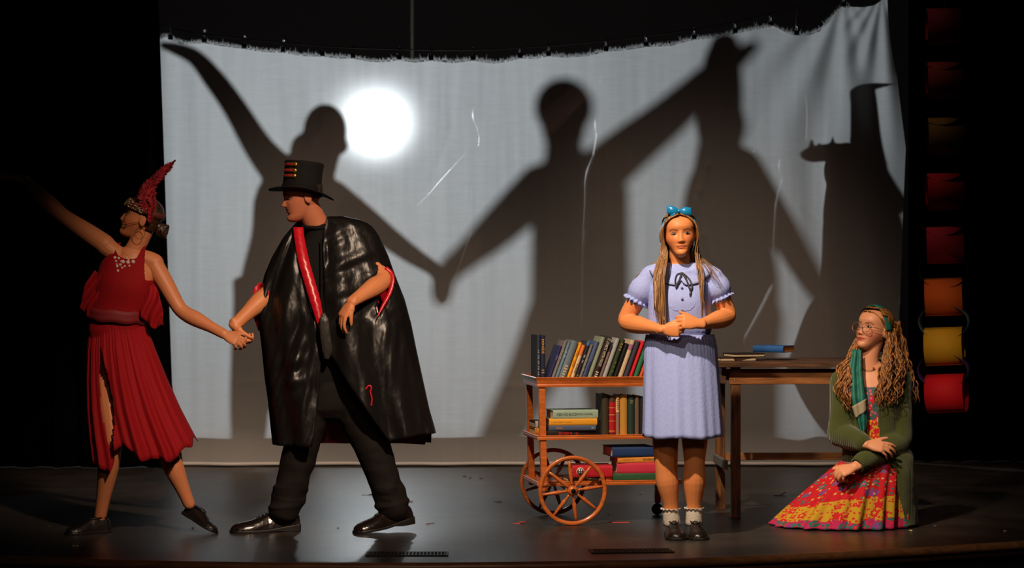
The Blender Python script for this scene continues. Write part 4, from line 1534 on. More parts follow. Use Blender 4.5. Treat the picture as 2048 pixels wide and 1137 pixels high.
    for s in (-1, 1):
        b = MB(); rings = []
        for t in np.linspace(0, 1, 12):
            w = 0.006 + 0.017 * math.sin(min(1, t * 1.15) * 2.2) ** 0.8
            th = 0.004 + 0.012 * math.sin(t * 3.1)
            c = (0.060 * t) * (1 if t < 1 else 1)
            ring = []
            for a in np.linspace(0, 6.2832, 14, endpoint=False):
                ring.append(ctr + hd.R @ Vector((s * c, 0.008 + th * math.cos(a), w * math.sin(a) + 0.010 * t * (1 if s > 0 else -0.6))))
            rings.append(ring)
        b.rings(rings if s > 0 else rings[::-1]); b.build('bow_loop', M_SATIN, band, base)
        b = MB(); b.strip([ctr + hd.R @ Vector((s * 0.002, 0.012, 0.004)), ctr + hd.R @ Vector((s * 0.025, 0.018, -0.004)), ctr + hd.R @ Vector((s * 0.046, 0.014, -0.015 - 0.004 * s))],
                          [ctr + hd.R @ Vector((s * 0.002, 0.012, -0.006)), ctr + hd.R @ Vector((s * 0.021, 0.020, -0.016)), ctr + hd.R @ Vector((s * 0.038, 0.016, -0.028 - 0.004 * s))])
        solid(b.build('bow_tail', M_SATIN, band, base), 0.0015)
    b = MB(); b.ellipsoid(ctr + hd.R @ Vector((0, 0.012, 0)), (0.008, 0.008, 0.009), hd.R); b.build('bow_knot', M_SATIN, band, base)
    # cheek microphone
    b = MB(); b.tube([hd.W(-0.078, 0.0, -0.01), hd.W(-0.072, 0.035, -0.028), hd.W(-0.058, 0.065, -0.038)], [0.0013] * 3, n=6, sub=3)
    b.ellipsoid(hd.W(-0.057, 0.067, -0.039), (0.004, 0.004, 0.004)); b.build('microphone', M_METAL, root, base)


standing_girl()
from mathutils import noise as mnoise


# ================================================================== the man in the top hat and cape
def caped_man():
    global FEM
    FEM = 0.0
    Y = 0.36
    G = lambda x, y, dy=0.0: P(x, y, Y + dy)
    base = Vector((G(645, 1064).x, Y, 0))
    root = empty('person', base, 0, 'man in black top hat and long satin cape lined in red', 'person')
    hd = Head(G(606, 395, -0.035), 104, -9, 0, 0.235, 1.0)
    mb = MB()
    hd.add_to(mb)
    mb.tube([G(642, 470, 0.01), G(632, 448, 0.0), G(620, 425, -0.015), G(609, 400, -0.03)], [(0.075, 0.066), (0.064, 0.062), (0.062, 0.062), (0.060, 0.062)], ref=(1, 0, 0), n=20, sub=3)
    X = Vector((1, 0.25, 0)).normalized()
    torso(mb, [G(662, 810), G(662, 765), G(660, 720), G(656, 670), G(652, 610), G(648, 550), G(645, 495), G(642, 468)],
          [(0.12, 0.09), (0.165, 0.11), (0.16, 0.11), (0.15, 0.105), (0.155, 0.100), (0.155, 0.098), (0.12, 0.072), (0.068, 0.060)], [X] * 8)
    for sx, sy in ((590, 510), (718, 504)):
        mb.tube([G(642, 478, 0.01), G((642 + sx) / 2, 490, 0.02), G(sx, sy, 0.03)], [0.046, 0.046, 0.048], n=14, sub=3)
    shR, elR, wrR = G(590, 512, 0.035), G(541, 584, 0.0), G(469, 651, -0.11)
    shL, elL, wrL = G(718, 504, 0.02), G(770, 560, -0.065), G(704, 604, -0.24)
    ar = (0.052, 0.049, 0.046, 0.047, 0.043, 0.030)
    arm(mb, shR, elR, wrR, ar); arm(mb, shL, elL, wrL, ar)
    hand(mb, wrL, (-0.62, -0.18, -0.95), (0.55, 0.55, -0.45), (-0.4, -1, 0.2), 1.0, curls=[(22, 28, 18), (26, 30, 20), (30, 32, 20), (34, 34, 22)], tcurl=16, tang=24, tlift=14)
    hand(mb, wrR, (0.38, -0.10, -0.92), (0.75, 0.45, 0.3), (-0.3, -0.9, 0), 0.98, curls=[(58, 62, 36), (62, 62, 38), (66, 62, 40), (70, 62, 40)], tcurl=16, tang=28, tlift=14)
    leg(mb, G(634, 780), G(602, 900, -0.03), G(571, 1022, 0.0), (0.09, 0.078, 0.06, 0.058, 0.043, 0.038))
    leg(mb, G(690, 780), G(748, 898, -0.03), G(790, 1022, 0.0), (0.09, 0.078, 0.06, 0.058, 0.043, 0.038))
    me = body_mesh(mb, 0.0038)
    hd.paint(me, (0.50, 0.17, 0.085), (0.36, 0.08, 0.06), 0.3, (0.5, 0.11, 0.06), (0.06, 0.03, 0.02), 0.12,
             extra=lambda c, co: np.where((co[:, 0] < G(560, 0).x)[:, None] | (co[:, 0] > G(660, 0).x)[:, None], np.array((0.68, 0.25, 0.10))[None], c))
    shift_mesh(me, base)
    link_mesh('body', me, M_SKIN, root)
    hd.eyes(root, base, (0.06, 0.05, 0.04), open_=0.7)
    # short hair under the hat
    hb = hd.cap(0.006, lambda x, y, f: f < 0.74 and y < 0.0 and f > 0.42 and not (y > -0.03 and f < 0.5))
    hb.build('hair', hair_mat('hair_short_dark', (0.012, 0.008, 0.006), (0.05, 0.03, 0.02), 0.5, (200, 200, 40)), root, base)

    # top hat
    M_FELT = mat('hat_felt', (0.006, 0.006, 0.0065), 0.85, bump=0.3, scale=220, spec=0.25)
    R = Matrix.Rotation(math.radians(5.5), 3, 'Y') @ Matrix.Rotation(math.radians(-3), 3, 'X')
    hc = G(603, 384, -0.03)
    b = MB()
    prof = [(0.0001, 0.004), (0.098, 0.004), (0.099, 0.03), (0.0965, 0.075), (0.0975, 0.115), (0.1005, 0.140), (0.0995, 0.148), (0.094, 0.152), (0.0001, 0.154)]
    b.lathe(prof, 48, hc, R)
    hat = b.build('top_hat', M_FELT, root, base)
    b = MB(); rings = []
    for t in np.linspace(0, 1, 8):
        ring = []
        for a in np.linspace(0, 6.2832, 64, endpoint=False):
            r_ = 0.097 + 0.066 * t
            z = 0.003 - 0.030 * t ** 1.6 * abs(math.cos(a)) ** 2 * (1.0 if math.cos(a) > 0 else 0.35) + 0.010 * t * abs(math.sin(a)) ** 2
            ring.append(hc + R @ Vector((r_ * math.cos(a) * 1.02, r_ * math.sin(a) * 0.95, z)))
        rings.append(ring)
    b.rings(rings, True, (False, False)); solid(b.build('brim', M_FELT, hat, base), 0.006)
    b = MB(); rings = []
    for z in (0.006, 0.030):
        rings.append([hc + R @ Vector((0.1005 * math.cos(a), 0.1005 * math.sin(a), z)) for a in np.linspace(0, 6.2832, 48, endpoint=False)])
    b.rings(rings, True, (False, False)); solid(b.build('hat_band', mat('hat_band', (0.004, 0.004, 0.0045), 0.85, spec=0.2), hat, base), 0.002)
    M_GOLD = mat('gold_button', (0.85, 0.50, 0.08), 0.28, 0.9)
    M_BRAID = mat('red_braid', (0.45, 0.02, 0.03), 0.6, bump=0.4, scale=300)
    for z in (0.128, 0.097, 0.070):
        a0 = math.radians(250)
        p_ = lambda a, k=0.1035: hc + R @ Vector((k * math.cos(a), k * math.sin(a), z))
        b = MB(); b.tube([p_(a0 - t) for t in np.linspace(0.05, 0.75, 8)], [(0.005, 0.0025)] * 8, ref=(0, 0, 1), n=8)
        b.build('braid', M_BRAID, hat, base)
        for dz in (-0.0075, 0.0075):
            b = MB(); b.tube([p_(a0 - t) + Vector((0, 0, dz)) for t in np.linspace(0.02, 0.7, 8)], [0.0016] * 8, n=6)
            b.build('gold_cord', M_GOLD, hat, base)
        n_ = (R @ Vector((math.cos(a0), math.sin(a0), 0))).normalized()
        b = MB(); b.ellipsoid(p_(a0), (0.0115, 0.0115, 0.007), n_.to_track_quat('Z', 'Y').to_matrix(), 16, 8)
        b.build('gold_button', M_GOLD, hat, base)

    # black shirt and trousers
    b = MB()
    torso(b, [G(662, 800), G(662, 765), G(660, 720), G(656, 670), G(652, 610), G(648, 550), G(645, 497), G(642, 466)],
          [(0.14, 0.105), (0.176, 0.120), (0.170, 0.120), (0.162, 0.116), (0.170, 0.116), (0.180, 0.116), (0.150, 0.090), (0.078, 0.070)], [X] * 8)
    for sh, el in ((shR, elR), (shL, elL)):
        b.tube([G(642, 482), sh, sh + (el - sh) * 0.3], [0.055, 0.057, 0.054], n=14, sub=3)
    me = remesh(b, 0.006, 3); shift_mesh(me, base)
    link_mesh('shirt', me, M_BLACKCLOTH, root)
    b = MB(); rr = []
    b.tube([G(632 + math.cos(t) * 27, 452 + math.sin(t) * 4, math.sin(t) * -0.072) for t in np.linspace(0, 6.2832, 25)], [0.010] * 25, n=8)
    b.build('shirt_collar', M_BLACKCLOTH, root, base)
    M_TROUSER = mat('trousers_black', hexc(24, 20, 18), 0.8, bump=0.35, scale=24, spec=0.2)
    b = MB()
    b.tube([G(662, 745), G(662, 800)], [(0.17, 0.122), (0.17, 0.12)], ref=X, n=20, sub=2)
    def trouser(hip, knee, ank, w0, seed):
        r_ = random.Random(seed)
        pts, rad = [], []
        for i in range(13):
            t = i / 12
            p_ = hip + (knee - hip) * (t / 0.5) if t < 0.5 else knee + (ank - knee) * ((t - 0.5) / 0.5)
            pts.append(p_); rad.append(np.interp(t, [0, 0.25, 0.5, 0.75, 1], [0.108, 0.100, 0.090, 0.082, 0.082]))
        b.tube(pts, rad, n=20, sub=2)
        u = (ank - knee).normalized(); s_ = Vector((1, 0, 0))
        for k in range(4):        # stacked folds at the ankle
            c = ank - u * (0.022 + 0.042 * k)
            tilt = Vector((0, 0, (-1) ** k * 0.014))
            loop = [c + Vector((math.cos(a) * (0.078 - 0.005 * (k % 2)), math.sin(a) * 0.074, 0)) + tilt * math.cos(a + k) for a in np.linspace(0, 6.2832, 25)]
            b.tube(loop, [0.0155 - 0.0022 * k] * 25, n=8)
    trouser(G(634, 770), G(602, 900, -0.02), G(569, 1018, 0.0), 0.1, 1)
    trouser(G(688, 770), G(746, 898, -0.02), G(788, 1016, 0.0), 0.1, 2)
    me = remesh(b, 0.006, 3); zt = G(0, 900).z
    wrinkle(me, 0.011, 9.0, 3.0, (1, 1, 1.8), lambda co: 0.5 + 0.9 * np.clip((0.45 - co[:, 2]) / 0.35, 0, 1))
    shift_mesh(me, base)
    link_mesh('trousers', me, M_TROUSER, root)
    # shoes
    Yf, Yb = 0.36, 0.33
    M_DRESSSHOE = mat('dress_shoe', hexc(26, 18, 15), 0.22, bump=0.15, scale=60, coat=0.3)
    shoe('dress_shoe', Vector((G(597, 0).x, 0.40, 0)), Vector((G(464, 0).x, 0.30, 0)), root, base, width=0.105, high=0.098, heel_h=0.026, lace=True, mat_=M_DRESSSHOE)
    h2 = Vector((G(824, 0).x, 0.40, 0.038)); t2 = Vector((G(711, 0).x, 0.26, 0.0))
    shoe('dress_shoe', h2, t2, root, base, width=0.105, high=0.098, heel_h=0.026, lace=True, mat_=M_DRESSSHOE)

    # ---- cape: black satin shell, red lining, red facing
    M_SAT = mat('black_satin', (0.008, 0.0072, 0.0068), 0.35, bump=0.5, scale=15, stretch=(1.6, 1.6, 0.75), spec=0.34, detail=2.0)
    M_RED = mat('red_satin', (0.52, 0.008, 0.018), 0.33, bump=0.25, scale=30, spec=0.6)
    rows = [  # y, left, right, front-left inner edge, front-right inner edge, depth
        (434, 606, 690, 592, 655, 0.074), (443, 595, 728, 594, 653, 0.090), (456, 583, 746, 594, 650, 0.105), (474, 568, 758, 597, 648, 0.122), (492, 557, 766, 600, 648, 0.140), (515, 544, 776, 605, 649, 0.155),
        (550, 529, 788, 613, 651, 0.172), (600, 517, 808, 625, 653, 0.200), (650, 518, 821, 640, 656, 0.23), (700, 524, 831, 648, 662, 0.245),
        (760, 530, 844, 645, 700, 0.26), (820, 538, 857, 640, 742, 0.275), (870, 543, 867, 634, 772, 0.285), (889, 545, 870, 630, 784, 0.29)]
    NR, NC = 70, 150
    ya = np.linspace(434, 889, NR)
    col = lambda k: np.interp(ya, [r_[0] for r_ in rows], [r_[k] for r_ in rows])
    Ls, Rs, FL, FR, DP = [col(k) for k in (1, 2, 3, 4, 5)]
    rr = random.Random(4); ph = [rr.uniform(0, 6.28) for _ in range(8)]
    grid = []
    for i in range(NR):
        t = i / (NR - 1)
        xc, a = (Ls[i] + Rs[i]) / 2, (Rs[i] - Ls[i]) / 2
        thl = math.acos(max(-1, min(1, (FL[i] - xc) / a)))       # front side angles (front = -y)
        thr = math.acos(max(-1, min(1, (FR[i] - xc) / a)))
        row = []
        for j in range(NC + 1):
            u = j / NC
            th = thl + (2 * math.pi - thl + thr - 0) * u if False else thl + u * (2 * math.pi - thl + thr)
            c, s_ = math.cos(th), math.sin(th)
            front = max(0.0, s_)
            amp = 0.004 + 0.020 * t ** 1.2
            fold = math.sin(9 * th + ph[0]) * 0.5 + math.sin(14 * th + ph[1] + 2 * t) * 0.35 + math.sin(5 * th + ph[2] - 1.5 * t) * 0.5
            fold *= (1 - 0.75 * abs(c) ** 6)
            zoff = 0.0
            py = ya[i]
            if t > 0.85:     # slanting hem: left front lower, right higher, back dips
                q = (t - 0.85) / 0.15
                py = py + q * ((-22 if c > 0.2 and s_ > -0.3 else 0) * min(1, max(0, (c - 0.2) / 0.6)) + (6 if s_ < -0.5 else 0))
            p_ = G(xc + a * c, py)
            p_.y += -s_ * DP[i] * (0.85 if s_ > 0 else 0.95) + 0.02
            p_.x += 0.2 * amp * fold * c
            p_.y += -amp * fold * (0.5 + abs(s_)) * (1 if s_ > 0 else -1)
            # drag folds: soft irregular waves, slanting from the neck towards the arm, hanging below
            X_, Y_ = (xc + a * c), py
            if s_ > -0.2:
                w = min(1, (s_ + 0.2) * 2) * min(1, max(0.15, (py - 434) / 60))
                if X_ > 655:
                    q = Vector(((X_ * 0.45 + Y_ * 0.75) / 26.0, (Y_ * 0.45 - X_ * 0.75) / 95.0, 3.3)) if py < 640 else Vector((X_ / 30.0, Y_ / 170.0, 1.3))
                else:
                    q = Vector(((X_ * 0.95 + Y_ * 0.22) / 21.0, (Y_ * 0.9 - X_ * 0.2) / 110.0, 8.1))
                q += Vector((0.8 * mnoise.noise(q * 0.5), 0.8 * mnoise.noise(q * 0.5 + Vector((4, 4, 0))), 0))
                p_.y -= w * (0.030 * mnoise.noise(q) + 0.020 * (0.35 - abs(mnoise.noise(q * 1.7 + Vector((5, 5, 5))))))
                if X_ < 650 and 690 < py < 800:
                    p_.y -= 0.012 * math.sin((py + 0.25 * X_) / 6.5) * math.exp(-((X_ - 592) / 24) ** 2) * math.sin((py - 690) / 110 * math.pi)
            row.append(p_)
        grid.append(row)
    b = MB(); b.rings(grid, closed=False, caps=(False, False))
    me = b.mesh('cape', base)
    # arm slit at the picture-right side
    slit = [(G(776, 532).x, G(776, 532).z), (G(791, 545).x, G(791, 545).z), (G(792, 566).x, G(792, 566).z), (G(776, 605).x, G(776, 605).z), (G(757, 634).x, G(757, 634).z), (G(758, 600).x, G(758, 600).z), (G(764, 565).x, G(764, 565).z)]
    bx, bz, by = base.x, base.z, base.y
    cut_faces(me, lambda c: inpoly(c[:, 0] + bx, c[:, 2] + bz, slit) & (c[:, 1] < 0.0))
    cape = link_mesh('cape', me, M_SAT, root)
    solid(cape, 0.003, 1.0)
    # lining: the same sheet a little inside
    b = MB()
    inner = []
    for i, row in enumerate(grid):
        ctr = sum(row, Vector()) / len(row)
        inner.append([p_ + (Vector((ctr.x, ctr.y, p_.z)) - p_).normalized() * 0.008 for p_ in row])
    inner = [r_[7:-7] for r_ in inner[6:]]
    b.rings([r_[::-1] for r_ in inner], closed=False, caps=(False, False))
    me = b.mesh('cape_lining', base)
    cut_faces(me, lambda c: inpoly(c[:, 0] + bx, c[:, 2] + bz, slit) & (c[:, 1] < 0.0))
    link_mesh('cape_lining', me, M_RED, cape)
    # red facing along the picture-left front edge
    b = MB(); l_, r_ = [], []
    for py, x0, x1 in ((455, 588, 608), (480, 592, 612), (520, 600, 622), (560, 612, 634), (600, 625, 646), (635, 637, 652), (660, 645, 652)):
        l_.append(G(x0, py)); r_.append(G(x1, py))
    def front_y(px, py):
        i = int(np.clip(np.searchsorted(ya, py), 0, NR - 1))
        xc, a = (Ls[i] + Rs[i]) / 2, (Rs[i] - Ls[i]) / 2
        c = max(-0.99, min(0.99, (px - xc) / a))
        return Y + 0.02 - math.sqrt(1 - c * c) * DP[i] * 0.85
    L2 = [Vector((p_.x, front_y(x0, py) - 0.024, p_.z)) for p_, (py, x0, x1) in zip(l_, ((455, 588, 608), (480, 592, 612), (520, 600, 622), (560, 612, 634), (600, 625, 646), (635, 637, 652), (660, 645, 652)))]
    R2 = [Vector((p_.x, q.y + 0.004, p_.z)) for p_, q in zip(r_, L2)]
    L3, R3 = [Vector(p_) for p_ in catmull(L2, 8)], [Vector(p_) for p_ in catmull(R2, 8)]
    for i in range(len(L3)):
        w = 0.002 * math.sin(i * 1.9)
        L3[i].y += w; R3[i].y -= w
    b.strip(L3, R3)
    solid(b.build('red_facing', M_RED, cape, base), 0.004)
    # red edge of the arm slit
    b = MB()
    A = [(776, 533), (787, 544), (791, 560), (786, 585), (772, 612), (757, 636)]
    B_ = [(770, 538), (779, 549), (782, 564), (776, 588), (765, 612), (757, 634)]
    A3 = [Vector((G(x, y).x, front_y(min(x, 775), y) - 0.035, G(x, y).z)) for x, y in A]
    B3 = [Vector((G(x, y).x, front_y(min(x, 775), y) - 0.030, G(x, y).z)) for x, y in B_]
    b.strip([Vector(p_) for p_ in catmull(A3, 6)], [Vector(p_) for p_ in catmull(B3, 6)])
    solid(b.build('red_slit_edge', M_RED, cape, base), 0.004)
    # red lining turned out round the picture-left forearm
    b = MB()
    A = [(519, 566), (508, 578), (505, 604), (507, 632), (517, 662)]
    b.strip([Vector(p_) for p_ in catmull([G(x, y, 0.02) for x, y in A], 5)], [Vector(p_) for p_ in catmull([G(524, y, 0.05) for x, y in A], 5)])
    solid(b.build('red_sleeve_edge', M_RED, cape, base), 0.004)
    # glimpses of lining at the front opening
    b = MB()
    A = [(737, 774), (743, 767), (748, 771), (746, 780), (749, 792), (748, 806)]
    yy = [Vector((G(x, y).x, Y - 0.235, G(x, y).z)) for x, y in A]
    b.tube(catmull(yy, 5), [(0.0045, 0.002)] * 26, ref=(1, 0, 0), n=8)
    b.build('red_front_edge', M_RED, cape, base)
    # gathered satin tie hanging at the front opening
    b = MB()
    q0 = Vector((G(654, 628).x, front_y(654, 640) - 0.055, G(654, 628).z))
    b.tube([q0, q0 + Vector((0.004, -0.006, -0.03)), q0 + Vector((0.008, -0.006, -0.10)), q0 + Vector((0.018, 0.0, -0.17)), q0 + Vector((0.016, 0.004, -0.215))],
           [(0.012, 0.010), (0.024, 0.014), (0.026, 0.014), (0.026, 0.012), (0.014, 0.008)], ref=(1, 0, 0), n=20, sub=5)
    me = b.mesh('cape_tie', base)
    link_mesh('cape_tie', me, mat('tie_satin', (0.035, 0.033, 0.03), 0.33, bump=0.9, scale=38, stretch=(3, 1, 0.6), spec=0.9), cape)
    b = MB(); b.tube([Vector((G(x, y).x, front_y(654, y) - 0.03, G(x, y).z)) for x, y in ((646, 480), (648, 540), (651, 590), (656, 630))], [0.0035] * 4, n=6, sub=5)
    b.build('cape_cord', M_BLACKCLOTH, cape, base)
    b = MB(); b.tube([G(650, 448, -0.06), G(664, 440, -0.03), G(672, 434, 0.01)], [0.003] * 3, n=6, sub=3); b.build('red_neck_piping', M_RED, cape, base)
    FEM = 1.0


caped_man()


# ================================================================== the dancer in the red dress
def red_dancer():
    Y = 0.30
    G = lambda x, y, dy=0.0: P(x, y, Y + dy)
    base = Vector((G(240, 1064).x, Y, 0))
    root = empty('person', base, 0, 'dancer in a red dress and feathered headband, one arm raised to the side', 'person')
    hd = Head(G(284, 437, 0.0), 96, 17, -6, 0.222, 1.0)
    mb = MB()
    hd.add_to(mb)
    mb.tube([G(262, 520, 0.01), G(268, 502, 0.01), G(278, 482, 0.01), G(286, 462, 0.008), G(290, 440, 0.005)], [(0.06, 0.055), (0.050, 0.049), (0.047, 0.049), (0.050, 0.052), (0.052, 0.055)], ref=(1, 0, 0), n=20, sub=3)
    X = Vector((1, 0, -0.28)).normalized(); X2 = Vector((1, 0, 0))
    torso(mb, [G(236, 760), G(237, 715), G(236, 680), G(234, 640), G(240, 610), G(250, 570), G(258, 535), G(262, 515)],
          [(0.10, 0.085), (0.135, 0.10), (0.134, 0.098), (0.122, 0.085), (0.125, 0.09), (0.135, 0.102), (0.130, 0.078), (0.07, 0.055)], [X2, X2, X2, X2, X, X, X, X])
    mb.tube([G(262, 520), G(236, 510), G(210, 492)], [0.044, 0.046, 0.050], n=14, sub=3)
    mb.tube([G(262, 520), G(290, 518), G(309, 526)], [0.044, 0.045, 0.047], n=14, sub=3)
    shR, elR, wrR = G(210, 490, 0.0), G(122, 430, 0.05), G(44, 357, 0.06)
    shL, elL, wrL = G(309, 530, 0.0), G(362, 623, -0.03), G(447, 668, -0.12)
    ar = (0.047, 0.044, 0.038, 0.038, 0.034, 0.0245)
    arm(mb, shR, elR, wrR, (0.052, 0.048, 0.040, 0.040, 0.034, 0.025)); arm(mb, shL, elL, wrL, ar)
    hand(mb, wrR, (-1, 0, 0.16), (-0.1, -0.3, -1), (0, -1, 0.2), 0.93, curls=[(8, 10, 8), (10, 12, 8), (12, 12, 8), (14, 14, 8)], tcurl=6, tang=26, tlift=6)
    hand(mb, wrL, (0.90, -0.22, -0.42), (-0.10, 0.8, -0.50), (0.3, -0.4, 0.9), 0.90, curls=[(26, 50, 36), (30, 54, 36), (34, 56, 38), (40, 58, 38)], tcurl=10, tang=30, tlift=0)
    leg(mb, G(216, 750), G(226, 880, -0.115), G(200, 1036, 0.02), (0.072, 0.066, 0.051, 0.053, 0.036, 0.031))
    leg(mb, G(250, 760), G(332, 900, -0.02), G(378, 1008, 0.02), (0.076, 0.066, 0.051, 0.052, 0.036, 0.031))
    me = body_mesh(mb, 0.0035)
    hd.paint(me, (0.55, 0.20, 0.085), (0.36, 0.07, 0.06), 0.35, (0.55, 0.12, 0.06), (0.07, 0.03, 0.02))
    shift_mesh(me, base)
    link_mesh('body', me, M_SKIN, root)
    hd.eyes(root, base, (0.06, 0.04, 0.03), open_=0.85)

    M_RD = mat('dress_red', (0.235, 0.004, 0.007), 0.75, bump=0.15, scale=70, spec=0.12, sheen=0.02)
    M_RSHEER = mat('chiffon_red', (0.27, 0.005, 0.009), 0.7, spec=0.12, sheen=0.02)
    # bodice, halter cut
    b = MB()
    torso(b, [G(231, 664), G(234, 640), G(240, 610), G(250, 570), G(258, 535), G(262, 512)],
          [(0.135, 0.098), (0.134, 0.097), (0.136, 0.102), (0.145, 0.114), (0.138, 0.088), (0.10, 0.062)], [X2, X2, X, X, X, X])
    me = remesh(b, 0.0045, 2)
    bv = bvh_of(me)
    hl = [(G(x, y).x, G(x, y).z) for x, y in ((150, 700), (150, 548), (198, 512), (222, 512), (232, 496), (240, 512), (262, 522), (278, 516), (288, 494), (291, 512), (294, 560), (330, 566), (330, 700))]
    cut_faces(me, lambda c: ~inpoly(c[:, 0], c[:, 2], hl))
    shift_mesh(me, base)
    dress = link_mesh('dress', me, M_RD, root); solid(dress, 0.003, 1.0)
    for pts in ([(222, 514), (230, 498), (240, 486)], [(290, 512), (290, 500), (292, 486)]):
        b = MB(); q = [on_front(bvh_of(bpy.data.objects[root.name].children[0].data) if False else bv, G(x, y).x, G(x, y).z, 0.004) or G(x, y, -0.05 + 0.002 * (520 - y)) for x, y in pts]
        b.tube(q, [(0.007, 0.002)] * 3, ref=(1, 0, 0), n=8, sub=4); b.build('halter_strap', M_RD, dress, base)
    # waistband
    b = MB(); rings = []
    for py in (620, 628, 637, 645):
        c = G(235 - (py - 620) * 0.12, py)
        rings.append([c + Vector((math.cos(a) * 0.145 + 0.003 * math.sin(9 * a + py), math.sin(a) * 0.117, -0.012 * math.cos(a) + 0.003 * math.sin(7 * a))) for a in np.linspace(0, 6.2832, 60, endpoint=False)])
    b.rings(rings[::-1], True, (False, False)); solid(b.build('waistband', mat('waist_darkred', (0.16, 0.004, 0.008), 0.7), dress, base), 0.004)
    # skirt in chiffon, handkerchief hem
    NT = 30; NA = 260
    rows = [(640, 181, 287, 0.105), (670, 176, 298, 0.125), (700, 172, 309, 0.145), (760, 169, 333, 0.175), (820, 170, 360, 0.20), (870, 174, 386, 0.22), (900, 178, 402, 0.23), (940, 182, 414, 0.235)]
    rr = random.Random(9); ph = [rr.uniform(0, 6.28) for _ in range(6)]
    grid = []
    def hem(th):
        c, s_ = math.cos(th), math.sin(th)       # s_ < 0 : front
        x = c
        base_h = np.interp(x, [-1, -0.75, -0.60, -0.45, -0.2, 0.05, 0.3, 0.5, 0.75, 1.0], [905, 936, 940, 900, 888, 912, 918, 915, 900, 880])
        if s_ > 0: base_h = np.interp(x, [-1, -0.5, 0, 0.5, 1.0], [905, 880, 872, 890, 880])
        return base_h + 5 * math.sin(11 * th)
    for i in range(NT):
        t = i / (NT - 1); row = []
        for th in np.linspace(0, 2 * math.pi, NA, endpoint=False):
            py = 640 + (hem(th) - 640) * t
            L_ = np.interp(py, [r_[0] for r_ in rows], [r_[1] for r_ in rows]); R_ = np.interp(py, [r_[0] for r_ in rows], [r_[2] for r_ in rows]); D_ = np.interp(py, [r_[0] for r_ in rows], [r_[3] for r_ in rows])
            xc, a = (L_ + R_) / 2, (R_ - L_) / 2
            c, s_ = math.cos(th), math.sin(th)
            f = 0.5 * math.sin(17 * th + ph[0] + 1.2 * math.sin(2 * th)) + 0.4 * math.sin(29 * th + ph[1]) + 0.35 * math.sin(7 * th + ph[2])
            k = (0.018 + 0.085 * t) * f
            gather = 0.004 * math.sin(64 * th) * max(0, 1 - t * 1.6)
            p_ = G(xc + a * c * (1 + k * 0.5 * (1 - abs(c) ** 4)), py)
            p_.y += D_ * s_ * (1 + k * 1.2) + gather * (1 if s_ > 0 else -1)
            p_.y += 0.02
            row.append(p_)
        grid.append(row)
    b = MB(); b.rings(grid[::-1], True, (False, False))
    me = b.mesh('skirt')
    slit = [(G(x, y).x, G(x, y).z) for x, y in ((207, 690), (222, 740), (236, 800), (241, 850), (239, 893), (226, 880), (214, 830), (206, 760))]
    cut_faces(me, lambda c: inpoly(c[:, 0], c[:, 2], slit) & (c[:, 1] < Y))
    shift_mesh(me, base)
    sk = link_mesh('skirt', me, M_RSHEER, dress); solid(sk, 0.002)
    # ruffled chiffon falls at both sides of the bodice
    for pts, w, sd in (([(196, 545, -0.06), (184, 580, -0.07), (176, 610, -0.06), (180, 632, -0.04)], 0.036, 1), ([(292, 570, -0.05), (300, 600, -0.07), (304, 630, -0.07), (312, 655, -0.06)], 0.050, 2)):
        b = MB(); ctr = [Vector(p_) for p_ in catmull([G(x, y, dy) for x, y, dy in pts], 9)]
        rows_ = []
        for i, p_ in enumerate(ctr):
            t = i / (len(ctr) - 1)
            ww = w * (0.35 + 0.8 * math.sin(0.5 + 2.2 * t))
            rows_.append([p_ + Vector(((q - 0.5) * 2 * ww, 0.016 * math.sin(q * 11 + i * 0.5 + sd), 0.010 * math.sin(q * 7 + i * 0.3))) for q in np.linspace(0, 1, 14)])
        b.rings(rows_, closed=False, caps=(False, False)); solid(b.build('ruffle', M_RSHEER, dress, base), 0.002)
    # jewels on the neckline
    M_JEWEL = mat('jewel', (0.75, 0.62, 0.55), 0.08, 0.25, spec=1.0)
    gems = [(234, 516, 7), (242, 517, 6), (251, 524, 8), (261, 525, 8), (271, 524, 8), (237, 523, 5), (246, 530, 6), (255, 533, 5), (264, 532, 5), (240, 533, 6), (250, 536, 5), (242, 542, 6), (268, 517, 5), (258, 517, 5), (247, 523, 4), (239, 529, 4)]
    for x, y, r_ in gems:
        p_ = G(x, y); h = on_front(bv, p_.x, p_.z, 0.005)
        if h is None: continue
        b = MB(); b.lathe([(0.0001, 0.006), (r_ * 0.0008, 0.005), (r_ * 0.00125, 0.001), (r_ * 0.00125, -0.003)], 8, h, Matrix.Rotation(math.pi / 2, 3, 'X'), phase=x)
        b.build('jewel', M_JEWEL, dress, base, smooth=False)
    # hair, pulled back into a bun
    M_H = hair_mat('hair_dark_brown', (0.012, 0.006, 0.004), (0.075, 0.032, 0.014), 0.36, (150, 150, 150))
    b = hd.cap(0.007, lambda x, y, f: (f > 0.80 and y < 0.070) or (f > 0.66 and y < 0.045) or (y < 0.006 and f > 0.28 and not (y > -0.03 and f < 0.5)))
    c = hd.W(0.0, -0.118, -0.030)
    for k in range(5):
        a0 = k * 1.3
        pts = [c + hd.R @ Vector((0.026 * math.cos(a0 + t) * math.cos(k), 0.020 * math.sin(k * 2 + t), 0.028 * math.sin(a0 + t))) for t in np.linspace(0, 5.2, 12)]
        b.tube(pts, [(0.010, 0.008)] * 12, n=8, sub=2)
    b.ellipsoid(c, (0.028, 0.024, 0.030), hd.R)
    b.tube([hd.W(0, -0.09, -0.02), c], [0.03, 0.02], n=12)
    b.build('hair', M_H, root, base)
    # sequinned headband with red feathers
    M_BAND = mat('headband_dark', (0.10, 0.02, 0.015), 0.5, bump=0.5, scale=200)
    M_SEQ = mat('sequin_gold', (0.85, 0.52, 0.18), 0.3, 0.35)
    M_SEQ2 = mat('sequin_clear', (0.8, 0.72, 0.65), 0.25, 0.2)
